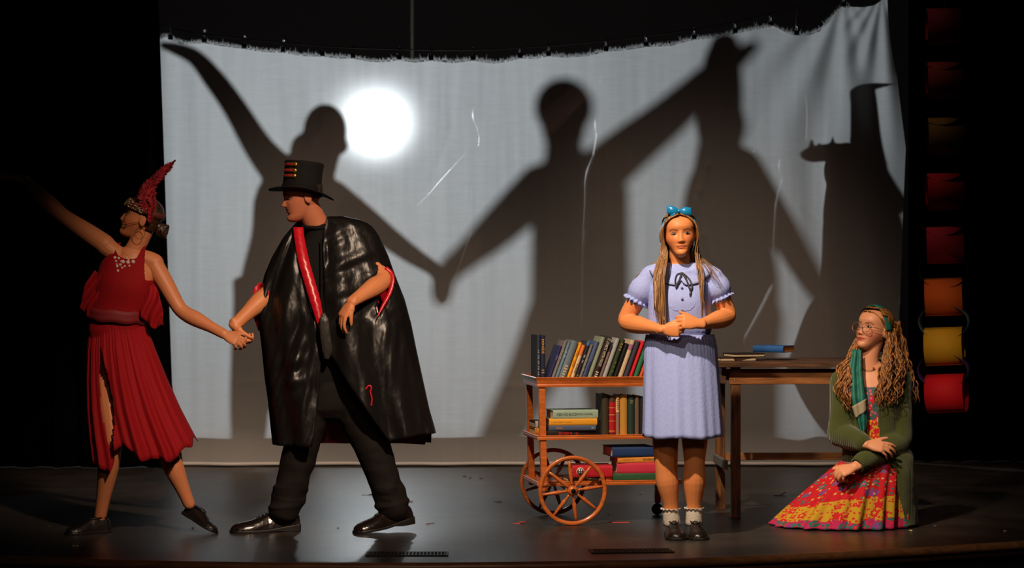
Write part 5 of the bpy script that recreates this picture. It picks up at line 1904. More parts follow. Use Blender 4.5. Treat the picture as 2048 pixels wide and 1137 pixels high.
    def band_pt(a, w):
        z = 0.050 + w + 0.013 * math.sin(a)
        f = z / 0.225 + 0.5
        fr, bk, hw = prof_at(f)
        c_, hdp = (fr + bk) / 2, (fr - bk) / 2
        return hd.W((hw + 0.013) * math.cos(a), c_ + (hdp + 0.013) * math.sin(a), z)
    b = MB(); rings = [[band_pt(a, w) for a in np.linspace(0, 6.2832, 56, endpoint=False)] for w in (-0.017, 0.0, 0.017)]
    b.rings(rings, True, (False, False)); band = b.build('headband', M_BAND, root, base); solid(band, 0.002)
    b = MB(); b2 = MB(); r_ = random.Random(5)
    for i in range(210):
        a = r_.uniform(-0.6, 3.6); w = r_.choice([-0.016, -0.012, -0.004, 0.004, 0.011, 0.016]) + r_.uniform(-.002, .002)
        p_ = band_pt(a, w) ; o_ = (p_ - hd.c).normalized()
        M = (o_ + Vector((r_.gauss(0, .4), r_.gauss(0, .4), r_.gauss(0, .4)))).to_track_quat('Z', 'Y').to_matrix()
        (b if i % 3 else b2).lathe([(0.0001, 0.0015), (0.0026, 0.0), (0.0001, -0.001)], 6, p_ + o_ * 0.003, M)
    o_ = b.build('sequins', M_SEQ, band, base, smooth=False); o_['kind'] = 'stuff'
    o_ = b2.build('clear_sequins', M_SEQ2, band, base, smooth=False); o_['kind'] = 'stuff'
    M_FEA = mat('feather_red', (0.36, 0.010, 0.02), 0.75, var=0.4, scale=30)
    def feather(pts, w, seed, name='feather'):
        ctr = [Vector(p_) for p_ in catmull(pts, 12)]
        r_ = random.Random(seed); b = MB()
        b.tube(ctr[::4], [0.0018] * len(ctr[::4]), n=5)
        n_ = len(ctr)
        for i in range(1, n_):
            t = i / (n_ - 1)
            ww = w * (0.55 + 0.6 * math.sin(math.pi * min(1, t * 0.85 + 0.1))) * (1 if t < 0.85 else max(0.25, (1 - t) / 0.15))
            d = (ctr[i] - ctr[i - 1]).normalized()
            for sd in (-1, 1):
                for k in range(3):
                    s_ = Vector((d.z, 0, -d.x)) * sd
                    q0 = ctr[i - 1] + (ctr[i] - ctr[i - 1]) * (k / 3)
                    l = ww * r_.uniform(0.75, 1.12)
                    q1 = q0 + s_ * l * 0.8 + d * l * 0.65 + Vector((0, r_.gauss(0, 0.012), 0))
                    e = d * 0.0042
                    b.add([q0 - e, q0 + e, q0 + (q1 - q0) * 0.6 + e * 0.9 + Vector((0, r_.gauss(0, .003), 0)), q1, q0 + (q1 - q0) * 0.6 - e * 0.9], [(0, 1, 2, 3, 4)])
        o_ = b.build(name, M_FEA, band, base, smooth=False)
        return o_
    feather([G(292, 425, -0.085), G(293, 395, -0.08), G(308, 365, -0.05), G(328, 342, -0.03), G(351, 321, 0.0)], 0.030, 1)
    feather([G(288, 420, -0.09), G(284, 395, -0.085), G(294, 372, -0.06), G(318, 352, -0.05)], 0.028, 2)
    feather([G(300, 430, -0.085), G(305, 410, -0.09), G(303, 395, -0.085), G(310, 380, -0.07)], 0.024, 3)
    feather([G(298, 446, -0.09), G(301, 430, -0.095), G(300, 412, -0.09)], 0.018, 4)
    # hoop earring and cheek microphone
    b = MB(); c = hd.W(0.0, 0, 0); e = hd.W(-0.082, -0.006, -0.036) + Vector((0, 0, -0.034))
    b.tube([e + Vector((0.024 * math.cos(a), 0.006 * math.sin(a), 0.028 * math.sin(a))) for a in np.linspace(0, 6.2832, 28)], [0.0014] * 28, n=6); b.build('hoop_earring', mat('hoop_dark', (0.10, 0.05, 0.02), 0.4, 0.5), root, base)
    b = MB(); b.tube([hd.W(-0.080, 0.0, -0.012), hd.W(-0.074, 0.035, -0.030), hd.W(-0.060, 0.064, -0.048)], [0.0010] * 3, n=6, sub=3)
    b.ellipsoid(hd.W(-0.059, 0.066, -0.049), (0.004, 0.006, 0.004), hd.R); b.build('microphone', M_METAL, root, base)
    # slippers
    shoe('slipper', Vector((G(216, 0).x, 0.34, 0)), Vector((G(139, 0).x, 0.20, 0)), root, base, width=0.088, high=0.078, heel_h=0.004)
    h2 = Vector((G(366, 0).x, 0.36, 0.085)); t2 = Vector((G(433, 0).x, 0.24, 0.004))
    shoe('slipper', h2, t2, root, base, width=0.088, high=0.070, heel_h=0.004, up=(0.45, 0, 0.9))


red_dancer()
# ================================================================== the seated girl in cardigan and patterned skirt
def floral_mat(name, ground, cols, scale, density=0.42, petals=5, seed=0.0):
    """flower print on cloth: voronoi blooms with petals and round centres, on the cloth's own coordinates"""
    m = bpy.data.materials.new(name); m.use_nodes = True
    nt = m.node_tree; b = nt.nodes['Principled BSDF']; L = nt.links
    N = lambda t: nt.nodes.new(t)
    at = N('ShaderNodeAttribute'); at.attribute_name = 'cloth'
    mp = N('ShaderNodeMapping'); mp.inputs['Scale'].default_value = (scale, scale, 1); mp.inputs['Location'].default_value = (seed, seed * 1.7, 0)
    L.new(at.outputs['Vector'], mp.inputs['Vector'])
    prev = None
    base = N('ShaderNodeRGB'); base.outputs[0].default_value = (*ground, 1)
    prev = base.outputs[0]
    for k, (sc_, thr, cset) in enumerate(cols):
        vo = N('ShaderNodeTexVoronoi'); vo.voronoi_dimensions = '2D'; vo.inputs['Scale'].default_value = sc_; vo.inputs['Randomness'].default_value = 0.85
        L.new(mp.outputs['Vector'], vo.inputs['Vector'])
        # angle round the cell centre -> petal outline
        sub = N('ShaderNodeVectorMath'); sub.operation = 'SUBTRACT'
        scv = N('ShaderNodeVectorMath'); scv.operation = 'SCALE'; scv.inputs['Scale'].default_value = 1.0
        L.new(mp.outputs['Vector'], scv.inputs[0])
        L.new(scv.outputs[0], sub.inputs[0]); L.new(vo.outputs['Position'], sub.inputs[1])
        sx = N('ShaderNodeSeparateXYZ'); L.new(sub.outputs[0], sx.inputs[0])
        an = N('ShaderNodeMath'); an.operation = 'ARCTAN2'; L.new(sx.outputs['Y'], an.inputs[0]); L.new(sx.outputs['X'], an.inputs[1])
        mu = N('ShaderNodeMath'); mu.operation = 'MULTIPLY'; mu.inputs[1].default_value = petals + k; L.new(an.outputs[0], mu.inputs[0])
        si = N('ShaderNodeMath'); si.operation = 'SINE'; L.new(mu.outputs[0], si.inputs[0])
        ma = N('ShaderNodeMath'); ma.operation = 'MULTIPLY_ADD'; ma.inputs[1].default_value = 0.09; L.new(si.outputs[0], ma.inputs[0]); L.new(vo.outputs['Distance'], ma.inputs[2])
        cr = N('ShaderNodeValToRGB'); cr.color_ramp.interpolation = 'CONSTANT'
        e = cr.color_ramp.elements
        e[0].position = 0.0; e[0].color = (*cset[0], 1)
        e[1].position = thr * 0.38; e[1].color = (*cset[1], 1)
        L.new(ma.outputs[0], cr.inputs['Fac'])
        # colour varies from bloom to bloom
        hs = N('ShaderNodeMix'); hs.data_type = 'RGBA'
        sc3 = N('ShaderNodeSeparateColor'); L.new(vo.outputs['Color'], sc3.inputs[0])
        gt = N('ShaderNodeMath'); gt.operation = 'GREATER_THAN'; gt.inputs[1].default_value = 0.5; L.new(sc3.outputs[0], gt.inputs[0])
        L.new(gt.outputs[0], hs.inputs['Factor']); L.new(cr.outputs['Color'], hs.inputs['A']); hs.inputs['B'].default_value = (*cset[2], 1)
        lt = N('ShaderNodeMath'); lt.operation = 'LESS_THAN'; lt.inputs[1].default_value = thr; L.new(ma.outputs[0], lt.inputs[0])
        pr = N('ShaderNodeMath'); pr.operation = 'LESS_THAN'; pr.inputs[1].default_value = density + 0.2 * k; L.new(sc3.outputs[1], pr.inputs[0])
        al = N('ShaderNodeMath'); al.operation = 'MULTIPLY'; L.new(lt.outputs[0], al.inputs[0]); L.new(pr.outputs[0], al.inputs[1])
        mx = N('ShaderNodeMix'); mx.data_type = 'RGBA'
        L.new(al.outputs[0], mx.inputs['Factor']); L.new(prev, mx.inputs['A']); L.new(hs.outputs['Result'], mx.inputs['B'])
        prev = mx.outputs['Result']
    L.new(prev, b.inputs['Base Color'])
    b.inputs['Roughness'].default_value = 0.85
    b.inputs['Specular IOR Level'].default_value = 0.2
    return m


def cloth_attr(me, uv):
    a = me.attributes.new('cloth', 'FLOAT_VECTOR', 'POINT')
    d = np.zeros((len(me.vertices), 3)); d[:, :2] = uv
    a.data.foreach_set('vector', d.ravel())


def seated_girl():
    Y = 0.62
    G = lambda x, y, dy=0.0: P(x, y, Y + dy)
    base = Vector((G(1740, 1040).x, Y, 0))
    root = empty('person', base, 0, 'girl with glasses and wavy hair kneeling in a green cardigan and patterned skirt', 'person')
    hd = Head(G(1748, 661, -0.01), 130, 13, -3, 0.226, 1.02)
    mb = MB()
    hd.add_to(mb)
    X = Vector((1, -0.15, 0)).normalized()
    mb.tube([G(1740, 742, 0.0), G(1739, 722, -0.005), G(1743, 700, -0.005), G(1750, 675, 0.0)], [(0.065, 0.058), (0.050, 0.050), (0.047, 0.050), (0.052, 0.055)], ref=(1, 0, 0), n=20, sub=3)
    torso(mb, [G(1750, 1010), G(1750, 975), G(1749, 930), G(1746, 890), G(1744, 850), G(1742, 805), G(1741, 765), G(1740, 742)],
          [(0.14, 0.11), (0.17, 0.13), (0.155, 0.115), (0.125, 0.095), (0.128, 0.095), (0.140, 0.108), (0.135, 0.080), (0.075, 0.058)], [X] * 8)
    for sx, sy in ((1690, 758), (1795, 756)):
        mb.tube([G(1740, 744), G((1740 + sx) / 2, 746), G(sx, sy)], [0.045, 0.047, 0.050], n=14, sub=3)
    shR, elR, wrR = G(1686, 764, 0.0), G(1682, 868, -0.06), G(1733, 889, -0.22)
    shL, elL, wrL = G(1798, 762, 0.0), G(1799, 878, -0.06), G(1711, 934, -0.245)
    arm(mb, shR, elR, wrR); arm(mb, shL, elL, wrL)
    hand(mb, wrR, (0.93, -0.20, -0.16), (0.05, 0.75, -0.65), (0.1, -0.2, 1), 0.95, curls=[(14, 22, 16), (20, 26, 18), (24, 28, 18), (28, 30, 18)], tcurl=6, tang=34, tlift=-4, spread=7)
    hand(mb, wrL, (-0.85, -0.25, -0.30), (0.10, 0.65, -0.75), (-0.3, -0.4, 0.9), 0.95, curls=[(48, 60, 40), (52, 62, 40), (56, 62, 40), (62, 62, 40)], tcurl=12, tang=28, tlift=0)
    # folded legs under the skirt
    for s in (-1, 1):
        hip = G(1748 + s * 28, 985, 0.0); kn = Vector((G(1668 + 20 * (s + 1), 0).x, Y - 0.05 - 0.05 * s, 0.075)); an = Vector((G(1790 + 10 * s, 0).x, Y + 0.12 + 0.04 * s, 0.055))
        leg(mb, hip, kn, an, (0.08, 0.062, 0.046, 0.05, 0.036, 0.032))
        mb.tube([an, an + Vector((0.06, 0.08, -0.01))], [0.03, 0.025], n=10)
    me = body_mesh(mb, 0.0035)
    hd.paint(me, (0.64, 0.28, 0.15), (0.42, 0.025, 0.035), 0.55, (0.60, 0.13, 0.09), (0.12, 0.055, 0.03))
    shift_mesh(me, base)
    link_mesh('body', me, M_SKIN, root)
    hd.eyes(root, base, (0.10, 0.10, 0.09), open_=0.95, look=(0.0015, 0.0015))

    GREEN = (0.050, 0.062, 0.014)
    def knit(name, sc_):
        m = mat(name, GREEN, 0.92, sheen=0.3, spec=0.15)
        nt = m.node_tree; b_ = nt.nodes['Principled BSDF']
        tc = nt.nodes.new('ShaderNodeTexCoord'); wv = nt.nodes.new('ShaderNodeTexWave'); wv.inputs['Scale'].default_value = sc_; wv.inputs['Distortion'].default_value = 0.6
        bp = nt.nodes.new('ShaderNodeBump'); bp.inputs['Strength'].default_value = 0.5; bp.inputs['Distance'].default_value = 0.004
        nt.links.new(tc.outputs['Object'], wv.inputs['Vector']); nt.links.new(wv.outputs['Fac'], bp.inputs['Height']); nt.links.new(bp.outputs['Normal'], b_.inputs['Normal'])
        return m
    M_CARD = knit('cardigan_green', 34)
    # dress bodice
    b = MB()
    torso(b, [G(1750, 960), G(1749, 930), G(1746, 890), G(1744, 850), G(1742, 805), G(1741, 772)],
          [(0.165, 0.125), (0.160, 0.122), (0.134, 0.106), (0.136, 0.104), (0.146, 0.117), (0.140, 0.094)], [X] * 6)
    me = remesh(b, 0.005, 2)
    co = me_arrays(me); cloth_attr(me, co[:, [0, 2]] * 1.0)
    cut_faces(me, lambda c: c[:, 2] > G(0, 773).z)
    bv_b = bvh_of(me); shift_mesh(me, base)
    TEAL, REDF, PINK, YEL, PURP, CREAM = (0.02, 0.13, 0.12), (0.50, 0.012, 0.02), (0.55, 0.05, 0.16), (0.52, 0.33, 0.03), (0.20, 0.05, 0.22), (0.6, 0.5, 0.35)
    M_BOD = floral_mat('print_bodice', (0.05, 0.12, 0.11), [(1.0, 0.44, (CREAM, REDF, REDF)), (2.0, 0.30, (YEL, PINK, PURP))], 22, 0.75)
    dress = link_mesh('dress', me, M_BOD, root); solid(dress, 0.002, 1)
    b = MB(); rows_ = []
    for py in np.linspace(838, 905, 12):
        row = []
        for px in np.linspace(1722, 1760, 12):
            p_ = G(px, py); h = on_front(bv_b, p_.x, p_.z, 0.004); row.append(h)
        if all(h is not None for h in row): rows_.append(row)
    b.rings(rows_, closed=False, caps=(False, False)); me = b.mesh('yellow_panel'); co = me_arrays(me); cloth_attr(me, co[:, [0, 2]]); shift_mesh(me, base)
    M_YB = floral_mat('print_yellow', (0.50, 0.30, 0.02), [(1.0, 0.40, (YEL, REDF, REDF)), (2.3, 0.26, (REDF, REDF, REDF))], 26, 0.8, 5, 3.0)
    solid(link_mesh('yellow_panel', me, M_YB, dress), 0.002)

    # skirt: from the lap down to the floor, spread to the picture's left
    NA, NR = 300, 56
    r_ = random.Random(6); ph = [r_.uniform(0, 6.28) for _ in range(8)]
    hemc = Vector((G(1692, 0).x, Y - 0.01, 0))
    top_c = G(1748, 925, -0.02)
    grid, uvs, lev = [], [], []
    for i in range(NR):
        t = i / (NR - 1); row = []
        for j in range(NA):
            th = 2 * math.pi * j / NA
            c, s_ = math.cos(th), math.sin(th)
            # hem outline on the floor
            hx = (G(1815, 0).x - hemc.x) if c > 0 else (hemc.x - G(1545, 0).x)
            hy = 0.25 if s_ < 0 else 0.36
            hemp = hemc + Vector((c * hx * (1 + 0.02 * math.sin(7 * th)), s_ * hy * (1 + 0.03 * math.sin(9 * th)), 0))
            hemp.y += 0.02 * max(0, -c)
            topp = top_c + Vector((c * 0.165, s_ * 0.135, 0.0))
            q = t
            # profile: lap first runs out towards the knees, then falls to the floor
            hor = q ** 0.95
            kneel = max(0, -c) ** 1.0
            drop = q ** (1.30 + 0.75 * (1 if s_ < 0 else 0.3) * (1 - kneel) - 0.28 * kneel)
            p_ = Vector((topp.x + (hemp.x - topp.x) * hor, topp.y + (hemp.y - topp.y) * hor, topp.z * (1 - drop) + 0.006))
            f = 0.5 * math.sin(11 * th + ph[0] + 1.5 * t) + 0.4 * math.sin(19 * th + ph[1]) + 0.3 * math.sin(29 * th + ph[2] - t)
            amp = 0.004 + 0.020 * t ** 1.5
            p_ += Vector((c, s_, 0.25 * (1 - t))) * (f * amp)
            p_.z = max(p_.z, 0.004 + 0.006 * (0.5 + 0.5 * math.sin(23 * th)) * t)
            row.append(p_)
            uvs.append((th * 0.30, t * 0.62))
        grid.append(row)
    b = MB(); b.rings(grid, True, (False, False))
    me = b.mesh('skirt')
    cloth_attr(me, np.array(uvs))
    M_RF = floral_mat('print_red', (0.46, 0.010, 0.018), [(1.0, 0.36, (PINK, TEAL, PURP)), (2.1, 0.24, (CREAM, YEL, TEAL))], 15, 0.36)
    M_YF = floral_mat('print_yellow_band', (0.46, 0.27, 0.018), [(1.0, 0.42, (YEL, REDF, REDF)), (2.4, 0.27, (REDF, REDF, REDF))], 20, 0.48, 5, 5.0)
    M_HF = floral_mat('print_hem', (0.42, 0.02, 0.10), [(1.0, 0.44, (REDF, TEAL, PURP)), (1.9, 0.33, (PINK, REDF, TEAL))], 20, 0.75, 5, 9.0)
    mi = []
    for i in range(NR - 1):
        t = (i + 0.5) / NR
        for j in range(NA):
            th = 2 * math.pi * j / NA
            w = 0.012 * math.sin(5 * th) + 0.008 * math.sin(13 * th)
            k = 0 if t + w < 0.705 else (1 if t + w < 0.905 else 2)
            mi.append(k)
    me.polygons.foreach_set('material_index', mi)
    shift_mesh(me, base)
    sk = link_mesh('skirt', me, [M_RF, M_YF, M_HF], root); solid(sk, 0.003)

    # cardigan: body, sleeves, open front
    b = MB()
    torso(b, [G(1792, 1056, 0.03), G(1778, 990, 0.02), G(1756, 935), G(1747, 890), G(1744, 850), G(1742, 805), G(1741, 768), G(1740, 744)],
          [(0.110, 0.190), (0.140, 0.180), (0.184, 0.145), (0.160, 0.124), (0.158, 0.120), (0.164, 0.130), (0.158, 0.104), (0.090, 0.078)], [X] * 8)
    for sh, el, wr, sg in ((shR, elR, wrR, -1), (shL, elL, wrL, 1)):
        b.tube([G(1740 + sg * 22, 748), sh], [0.062, 0.062], n=14, sub=2)
        v = wr - el
        b.tube([sh, sh + (el - sh) * 0.5, el, el + v * 0.25, el + v * 0.6, el + v * 0.82], [0.062, 0.060, 0.060, 0.060, 0.052, 0.046], n=16, sub=4)
    me = remesh(b, 0.0055, 3)
    wrinkle(me, 0.010, 9.0, 1.0, (1, 1, 1), lambda co: np.clip((0.80 - co[:, 2]) / 0.3, 0.25, 1))
    vgap = [(G(x, y).x, G(x, y).z) for x, y in ((1706, 700), (1711, 745), (1722, 800), (1728, 860), (1730, 930), (1760, 930), (1752, 880), (1748, 820), (1756, 770), (1766, 700))]
    cut_faces(me, lambda c: inpoly(c[:, 0], c[:, 2], vgap) & (c[:, 1] < Y - 0.03) & (c[:, 1] > Y - 0.17))
    zc, xa, xb = G(0, 925).z, G(1772, 0).x, G(1806, 0).x
    cut_faces(me, lambda c: (c[:, 2] < zc) & (c[:, 0] < xa + (xb - xa) * (zc - c[:, 2]) / zc) & (c[:, 1] < Y + 0.12))
    cut_faces(me, lambda c: c[:, 2] < 0.012)
    shift_mesh(me, base)
    card = link_mesh('cardigan', me, M_CARD, root); solid(card, 0.006, 1)
    for el, wr in ((elR, wrR), (elL, wrL)):
        v = wr - el; u = v.normalized(); s1 = u.orthogonal().normalized(); s2 = u.cross(s1)
        b = MB(); rings = []
        for t, r0 in ((0.66, 0.052), (0.70, 0.053), (0.80, 0.0475), (0.90, 0.0425), (0.96, 0.0405), (0.965, 0.034)):
            rings.append([el + v * t + (s1 * math.cos(a) + s2 * math.sin(a)) * (r0 + 0.0018 * math.cos(24 * a)) for a in np.linspace(0, 6.2832, 96, endpoint=False)])
        b.rings(rings, True, (False, False)); b.build('cuff', M_CARD, card, base)
    # hair: long loose waves
    M_H = hair_mat('hair_auburn', (0.05, 0.015, 0.004), (0.44, 0.17, 0.032), 0.5, (120, 120, 12))
    b = hd.cap(0.012, lambda x, y, f: (f > 0.92 and y < 0.07) or (f > 0.80 and y < 0.050) or (y < 0.012 - 0.06 * max(0, 0.7 - f) and f > 0.05 and not (0.36 < f < 0.56 and y > -0.03)))
    r_ = random.Random(12)
    def wavy(g0, pts, n, spread, r0, r1, amp=0.010):
        for k in range(n):
            o = Vector((r_.gauss(0, spread), r_.gauss(0, spread), 0))
            st = g0() if callable(g0) else g0
            ctr = [Vector(p_) for p_ in catmull([st] + [Vector(q) + o * (0.4 + 0.25 * i) for i, q in enumerate(pts)], 7)]
            ph_ = r_.uniform(0, 6.28); fr = r_.uniform(0.75, 1.15); cut = r_.uniform(0.82, 1.0)
            ctr = ctr[:max(6, int(len(ctr) * cut))]
            out = []
            for i, p_ in enumerate(ctr):
                t = i / len(ctr)
                out.append(p_ + Vector((math.sin(ph_ + i * fr * 0.95), math.cos(ph_ * 1.3 + i * fr * 0.95), 0.3 * math.sin(i + ph_))) * amp * min(1, t * 2.2))
            rad = [((r0 + (r1 - r0) * i / len(out)) * (1 if i < len(out) - 4 else (len(out) - i) / 5), (r0 + (r1 - r0) * i / len(out)) * 0.7 * (1 if i < len(out) - 4 else (len(out) - i) / 5)) for i in range(len(out))]
            b.tube(out, rad, n=5, sub=1, cap='flat')
    # picture-left side (her right): from the temple forward over the shoulder
    near = lambda s, y0, y1, z0, z1: (lambda: hd.W(s * 0.080, r_.uniform(y0, y1), r_.uniform(z0, z1)))
    wavy(near(1, -0.05, 0.02, -0.02, 0.05), [G(1711, 712, -0.04), G(1698, 750, -0.09), G(1693, 790, -0.115), G(1703, 828, -0.125)], 62, 0.016, 0.0052, 0.0038)
    wavy(near(1, -0.03, 0.03, 0.0, 0.06), [G(1708, 700, -0.03), G(1688, 735, -0.06), G(1685, 775, -0.10), G(1690, 800, -0.11)], 26, 0.014, 0.006, 0.004)
    # picture-right side: forward over the shoulder, and loose outside
    wavy(near(-1, -0.05, -0.01, -0.03, 0.02), [G(1776, 705, -0.10), G(1772, 745, -0.14), G(1768, 785, -0.145), G(1762, 822, -0.145)], 66, 0.020, 0.0052, 0.0038)
    wavy(near(-1, -0.09, -0.02, -0.04, 0.03), [G(1792, 700, -0.06), G(1797, 740, -0.10), G(1788, 785, -0.125), G(1775, 815, -0.14)], 60, 0.020, 0.0052, 0.0038)
    wavy(lambda: hd.W(-0.066 + r_.uniform(-.01, .012), r_.uniform(-0.095, -0.05), r_.uniform(-0.03, 0.075)), [G(1802, 675, 0.02), G(1811, 725, 0.02), G(1822, 770, 0.02), G(1829, 815, 0.01)], 62, 0.016, 0.0052, 0.0032)
    wavy(lambda: hd.W(r_.uniform(-.05, .05), -0.10, r_.uniform(-0.03, 0.06)), [G(1785, 700, 0.10), G(1780, 750, 0.13), G(1780, 800, 0.14)], 40, 0.028, 0.0075, 0.005)
    # front strands swept from the brow back under the scarf
    for k in range(16):
        t = k / 15
        for s in (-1, 1):
            b.tube([hd.W(s * 0.008 + s * 0.02 * t, 0.080 - 0.022 * t, 0.080 + 0.006 - 0.006 * t), hd.W(s * (0.040 + 0.02 * t), 0.062 - 0.03 * t, 0.078 - 0.012 * t), hd.W(s * (0.070 + 0.006 * t), 0.036 - 0.02 * t, 0.050 - 0.02 * t), hd.W(s * 0.082, 0.010 - 0.02 * t, 0.02 - 0.03 * t)],
                   [(0.0065, 0.004)] * 4, n=5, sub=3)
    b.build('hair', M_H, root, base)
    # teal headscarf, tied, its tail falling over the chest
    M_SC = mat('scarf_teal', (0.008, 0.135, 0.105), 0.6, bump=0.5, scale=26, var=0.35)
    b = MB(); rings = []
    for a in np.linspace(0.02, math.pi - 0.02, 40):
        x_, z_ = 0.0905 * math.cos(a), 0.004 + 0.122 * math.sin(a)
        wv = 0.022 + 0.011 * math.sin(a)
        yc = 0.012 - 0.030 * (1 - math.sin(a))
        rings.append([hd.W(x_ * (1 - 0.05 * abs(q)), yc + wv * q, z_ + 0.003 * math.cos(q * 1.57) - 0.004 * abs(q) + 0.0015 * math.sin(q * 9 + a * 4)) for q in np.linspace(-1, 1, 11)])
    b.rings(rings, closed=False, caps=(False, False)); sc_ = b.build('headscarf', M_SC, root, base); solid(sc_, 0.005)
    b = MB()
    rows_ = []
    for t in np.linspace(0, 1, 26):
        py = 700 + 175 * t
        cx = np.interp(py, [700, 740, 800, 840, 875], [1714, 1711, 1717, 1724, 1727]); w = np.interp(py, [700, 740, 800, 850, 875], [9, 13, 15, 8, 2])
        d = np.interp(py, [700, 740, 800, 875], [-0.075, -0.105, -0.150, -0.150])
        rows_.append([G(cx + q * w, py, d + 0.008 * math.sin(q * 6 + t * 3)) for q in np.linspace(-1, 1, 13)])
    b.rings(rows_, closed=False, caps=(False, False)); tl = b.build('scarf_tail', M_SC, sc_, base); solid(tl, 0.005)
    b = MB(); rows_ = []
    for t in np.linspace(0, 1, 8):
        py = 806 + 24 * t - 0
        cx = np.interp(py, [800, 840, 875], [1717, 1724, 1727]); w = np.interp(py, [800, 850, 875], [15.5, 8.5, 2])
        rows_.append([G(cx + q * w, py - 8 * q, -0.1565 + 0.008 * math.sin(q * 6 + (py - 700) / 175 * 3)) for q in np.linspace(-1, 1, 9)])
    b.rings(rows_, closed=False, caps=(False, False)); solid(b.build('scarf_stripe', mat('scarf_beige', (0.32, 0.27, 0.18), 0.8), sc_, base), 0.002)
    # glasses
    M_FR = mat('glasses_frame', (0.35, 0.14, 0.06), 0.25, 0.4)
    gl = empty('glasses', (0, 0, 0)); gl.parent = root
    M_GL = bpy.data.materials.new('lens_glass'); M_GL.use_nodes = True
    nt = M_GL.node_tree; nt.nodes.clear(); o_ = nt.nodes.new('ShaderNodeOutputMaterial'); t_ = nt.nodes.new('ShaderNodeBsdfTransparent'); g_ = nt.nodes.new('ShaderNodeBsdfGlossy'); g_.inputs['Roughness'].default_value = 0.03
    t_.inputs['Color'].default_value = (0.96, 0.96, 0.96, 1)
    mx = nt.nodes.new('ShaderNodeMixShader'); mx.inputs[0].default_value = 0.08; nt.links.new(t_.outputs[0], mx.inputs[1]); nt.links.new(g_.outputs[0], mx.inputs[2]); nt.links.new(mx.outputs[0], o_.inputs[0])
    yl = 0.103
    for s in (-1, 1):
        loop = []
        for a in np.linspace(0, 6.2832, 40, endpoint=False):
            ca, sa = math.cos(a), math.sin(a)
            x_ = s * 0.0335 + 0.0255 * math.copysign(abs(ca) ** 0.85, ca); z_ = -0.006 + 0.0225 * math.copysign(abs(sa) ** 0.85, sa)
            loop.append(hd.W(x_, yl - 0.10 * max(0, abs(x_) - 0.03) ** 1.0 * 1.6 + 0.0, z_))
        b = MB(); b.tube(loop + [loop[0]], [0.0019] * 41, n=6); b.build('rim', M_FR, gl, base)
        b = MB(); ctr = sum(loop, Vector()) / 40; b.add([ctr] + loop, [(0, i + 1, (i + 1) % 40 + 1) for i in range(40)])
        b.build('lens', M_GL, gl, base)
        b = MB(); b.tube([hd.W(s * 0.0585, yl - 0.007, 0.002), hd.W(s * 0.074, 0.075, 0.003), hd.W(s * 0.079, 0.02, 0.002), hd.W(s * 0.080, -0.012, -0.002)], [0.0017] * 4, n=6, sub=3); b.build('temple', M_FR, gl, base)
    b = MB(); b.tube([hd.W(-0.010, yl, 0.0), hd.W(0, yl + 0.004, 0.004), hd.W(0.010, yl, 0.0)], [0.0017] * 3, n=6, sub=3); b.build('bridge', M_FR, gl, base)
    # necklace, earring
    b = MB(); pts = []
    for t in np.linspace(-1.3, 1.3, 19):
        pts.append(G(1739 + 22 * math.sin(t), 741 - 15 * (1 - math.cos(t)), -0.062 * math.cos(t) - 0.004))
    b.tube(pts, [0.0018] * 19, n=6); nk = b.build('necklace', mat('necklace_brown', (0.25, 0.12, 0.07), 0.5), root, base)
    b = MB(); b.ellipsoid(G(1747, 737, -0.066), (0.005, 0.004, 0.006)); b.build('bead', mat('bead_red', (0.35, 0.02, 0.02), 0.3), nk, base)
    e = hd.W(-0.082, -0.010, -0.036)
    b = MB(); b.tube([e, e + Vector((0, 0, -0.012))], [0.001, 0.001], n=6); b.ellipsoid(e + Vector((0, 0, -0.018)), (0.005, 0.004, 0.007)); b.build('earring', mat('earring', (0.7, 0.6, 0.35), 0.2, 0.7), root, base)
    b = MB(); b.tube([hd.W(0.078, 0.0, -0.02), hd.W(0.068, 0.050, -0.045)], [0.001] * 2, n=6); b.ellipsoid(hd.W(0.066, 0.054, -0.047), (0.004, 0.006, 0.004)); b.build('microphone', M_METAL, root, base)


seated_girl()
# ================================================================== books
M_PAGES = mat('pages', (0.62, 0.50, 0.34), 0.9, bump=0.5, scale=30, stretch=(1, 1, 12))


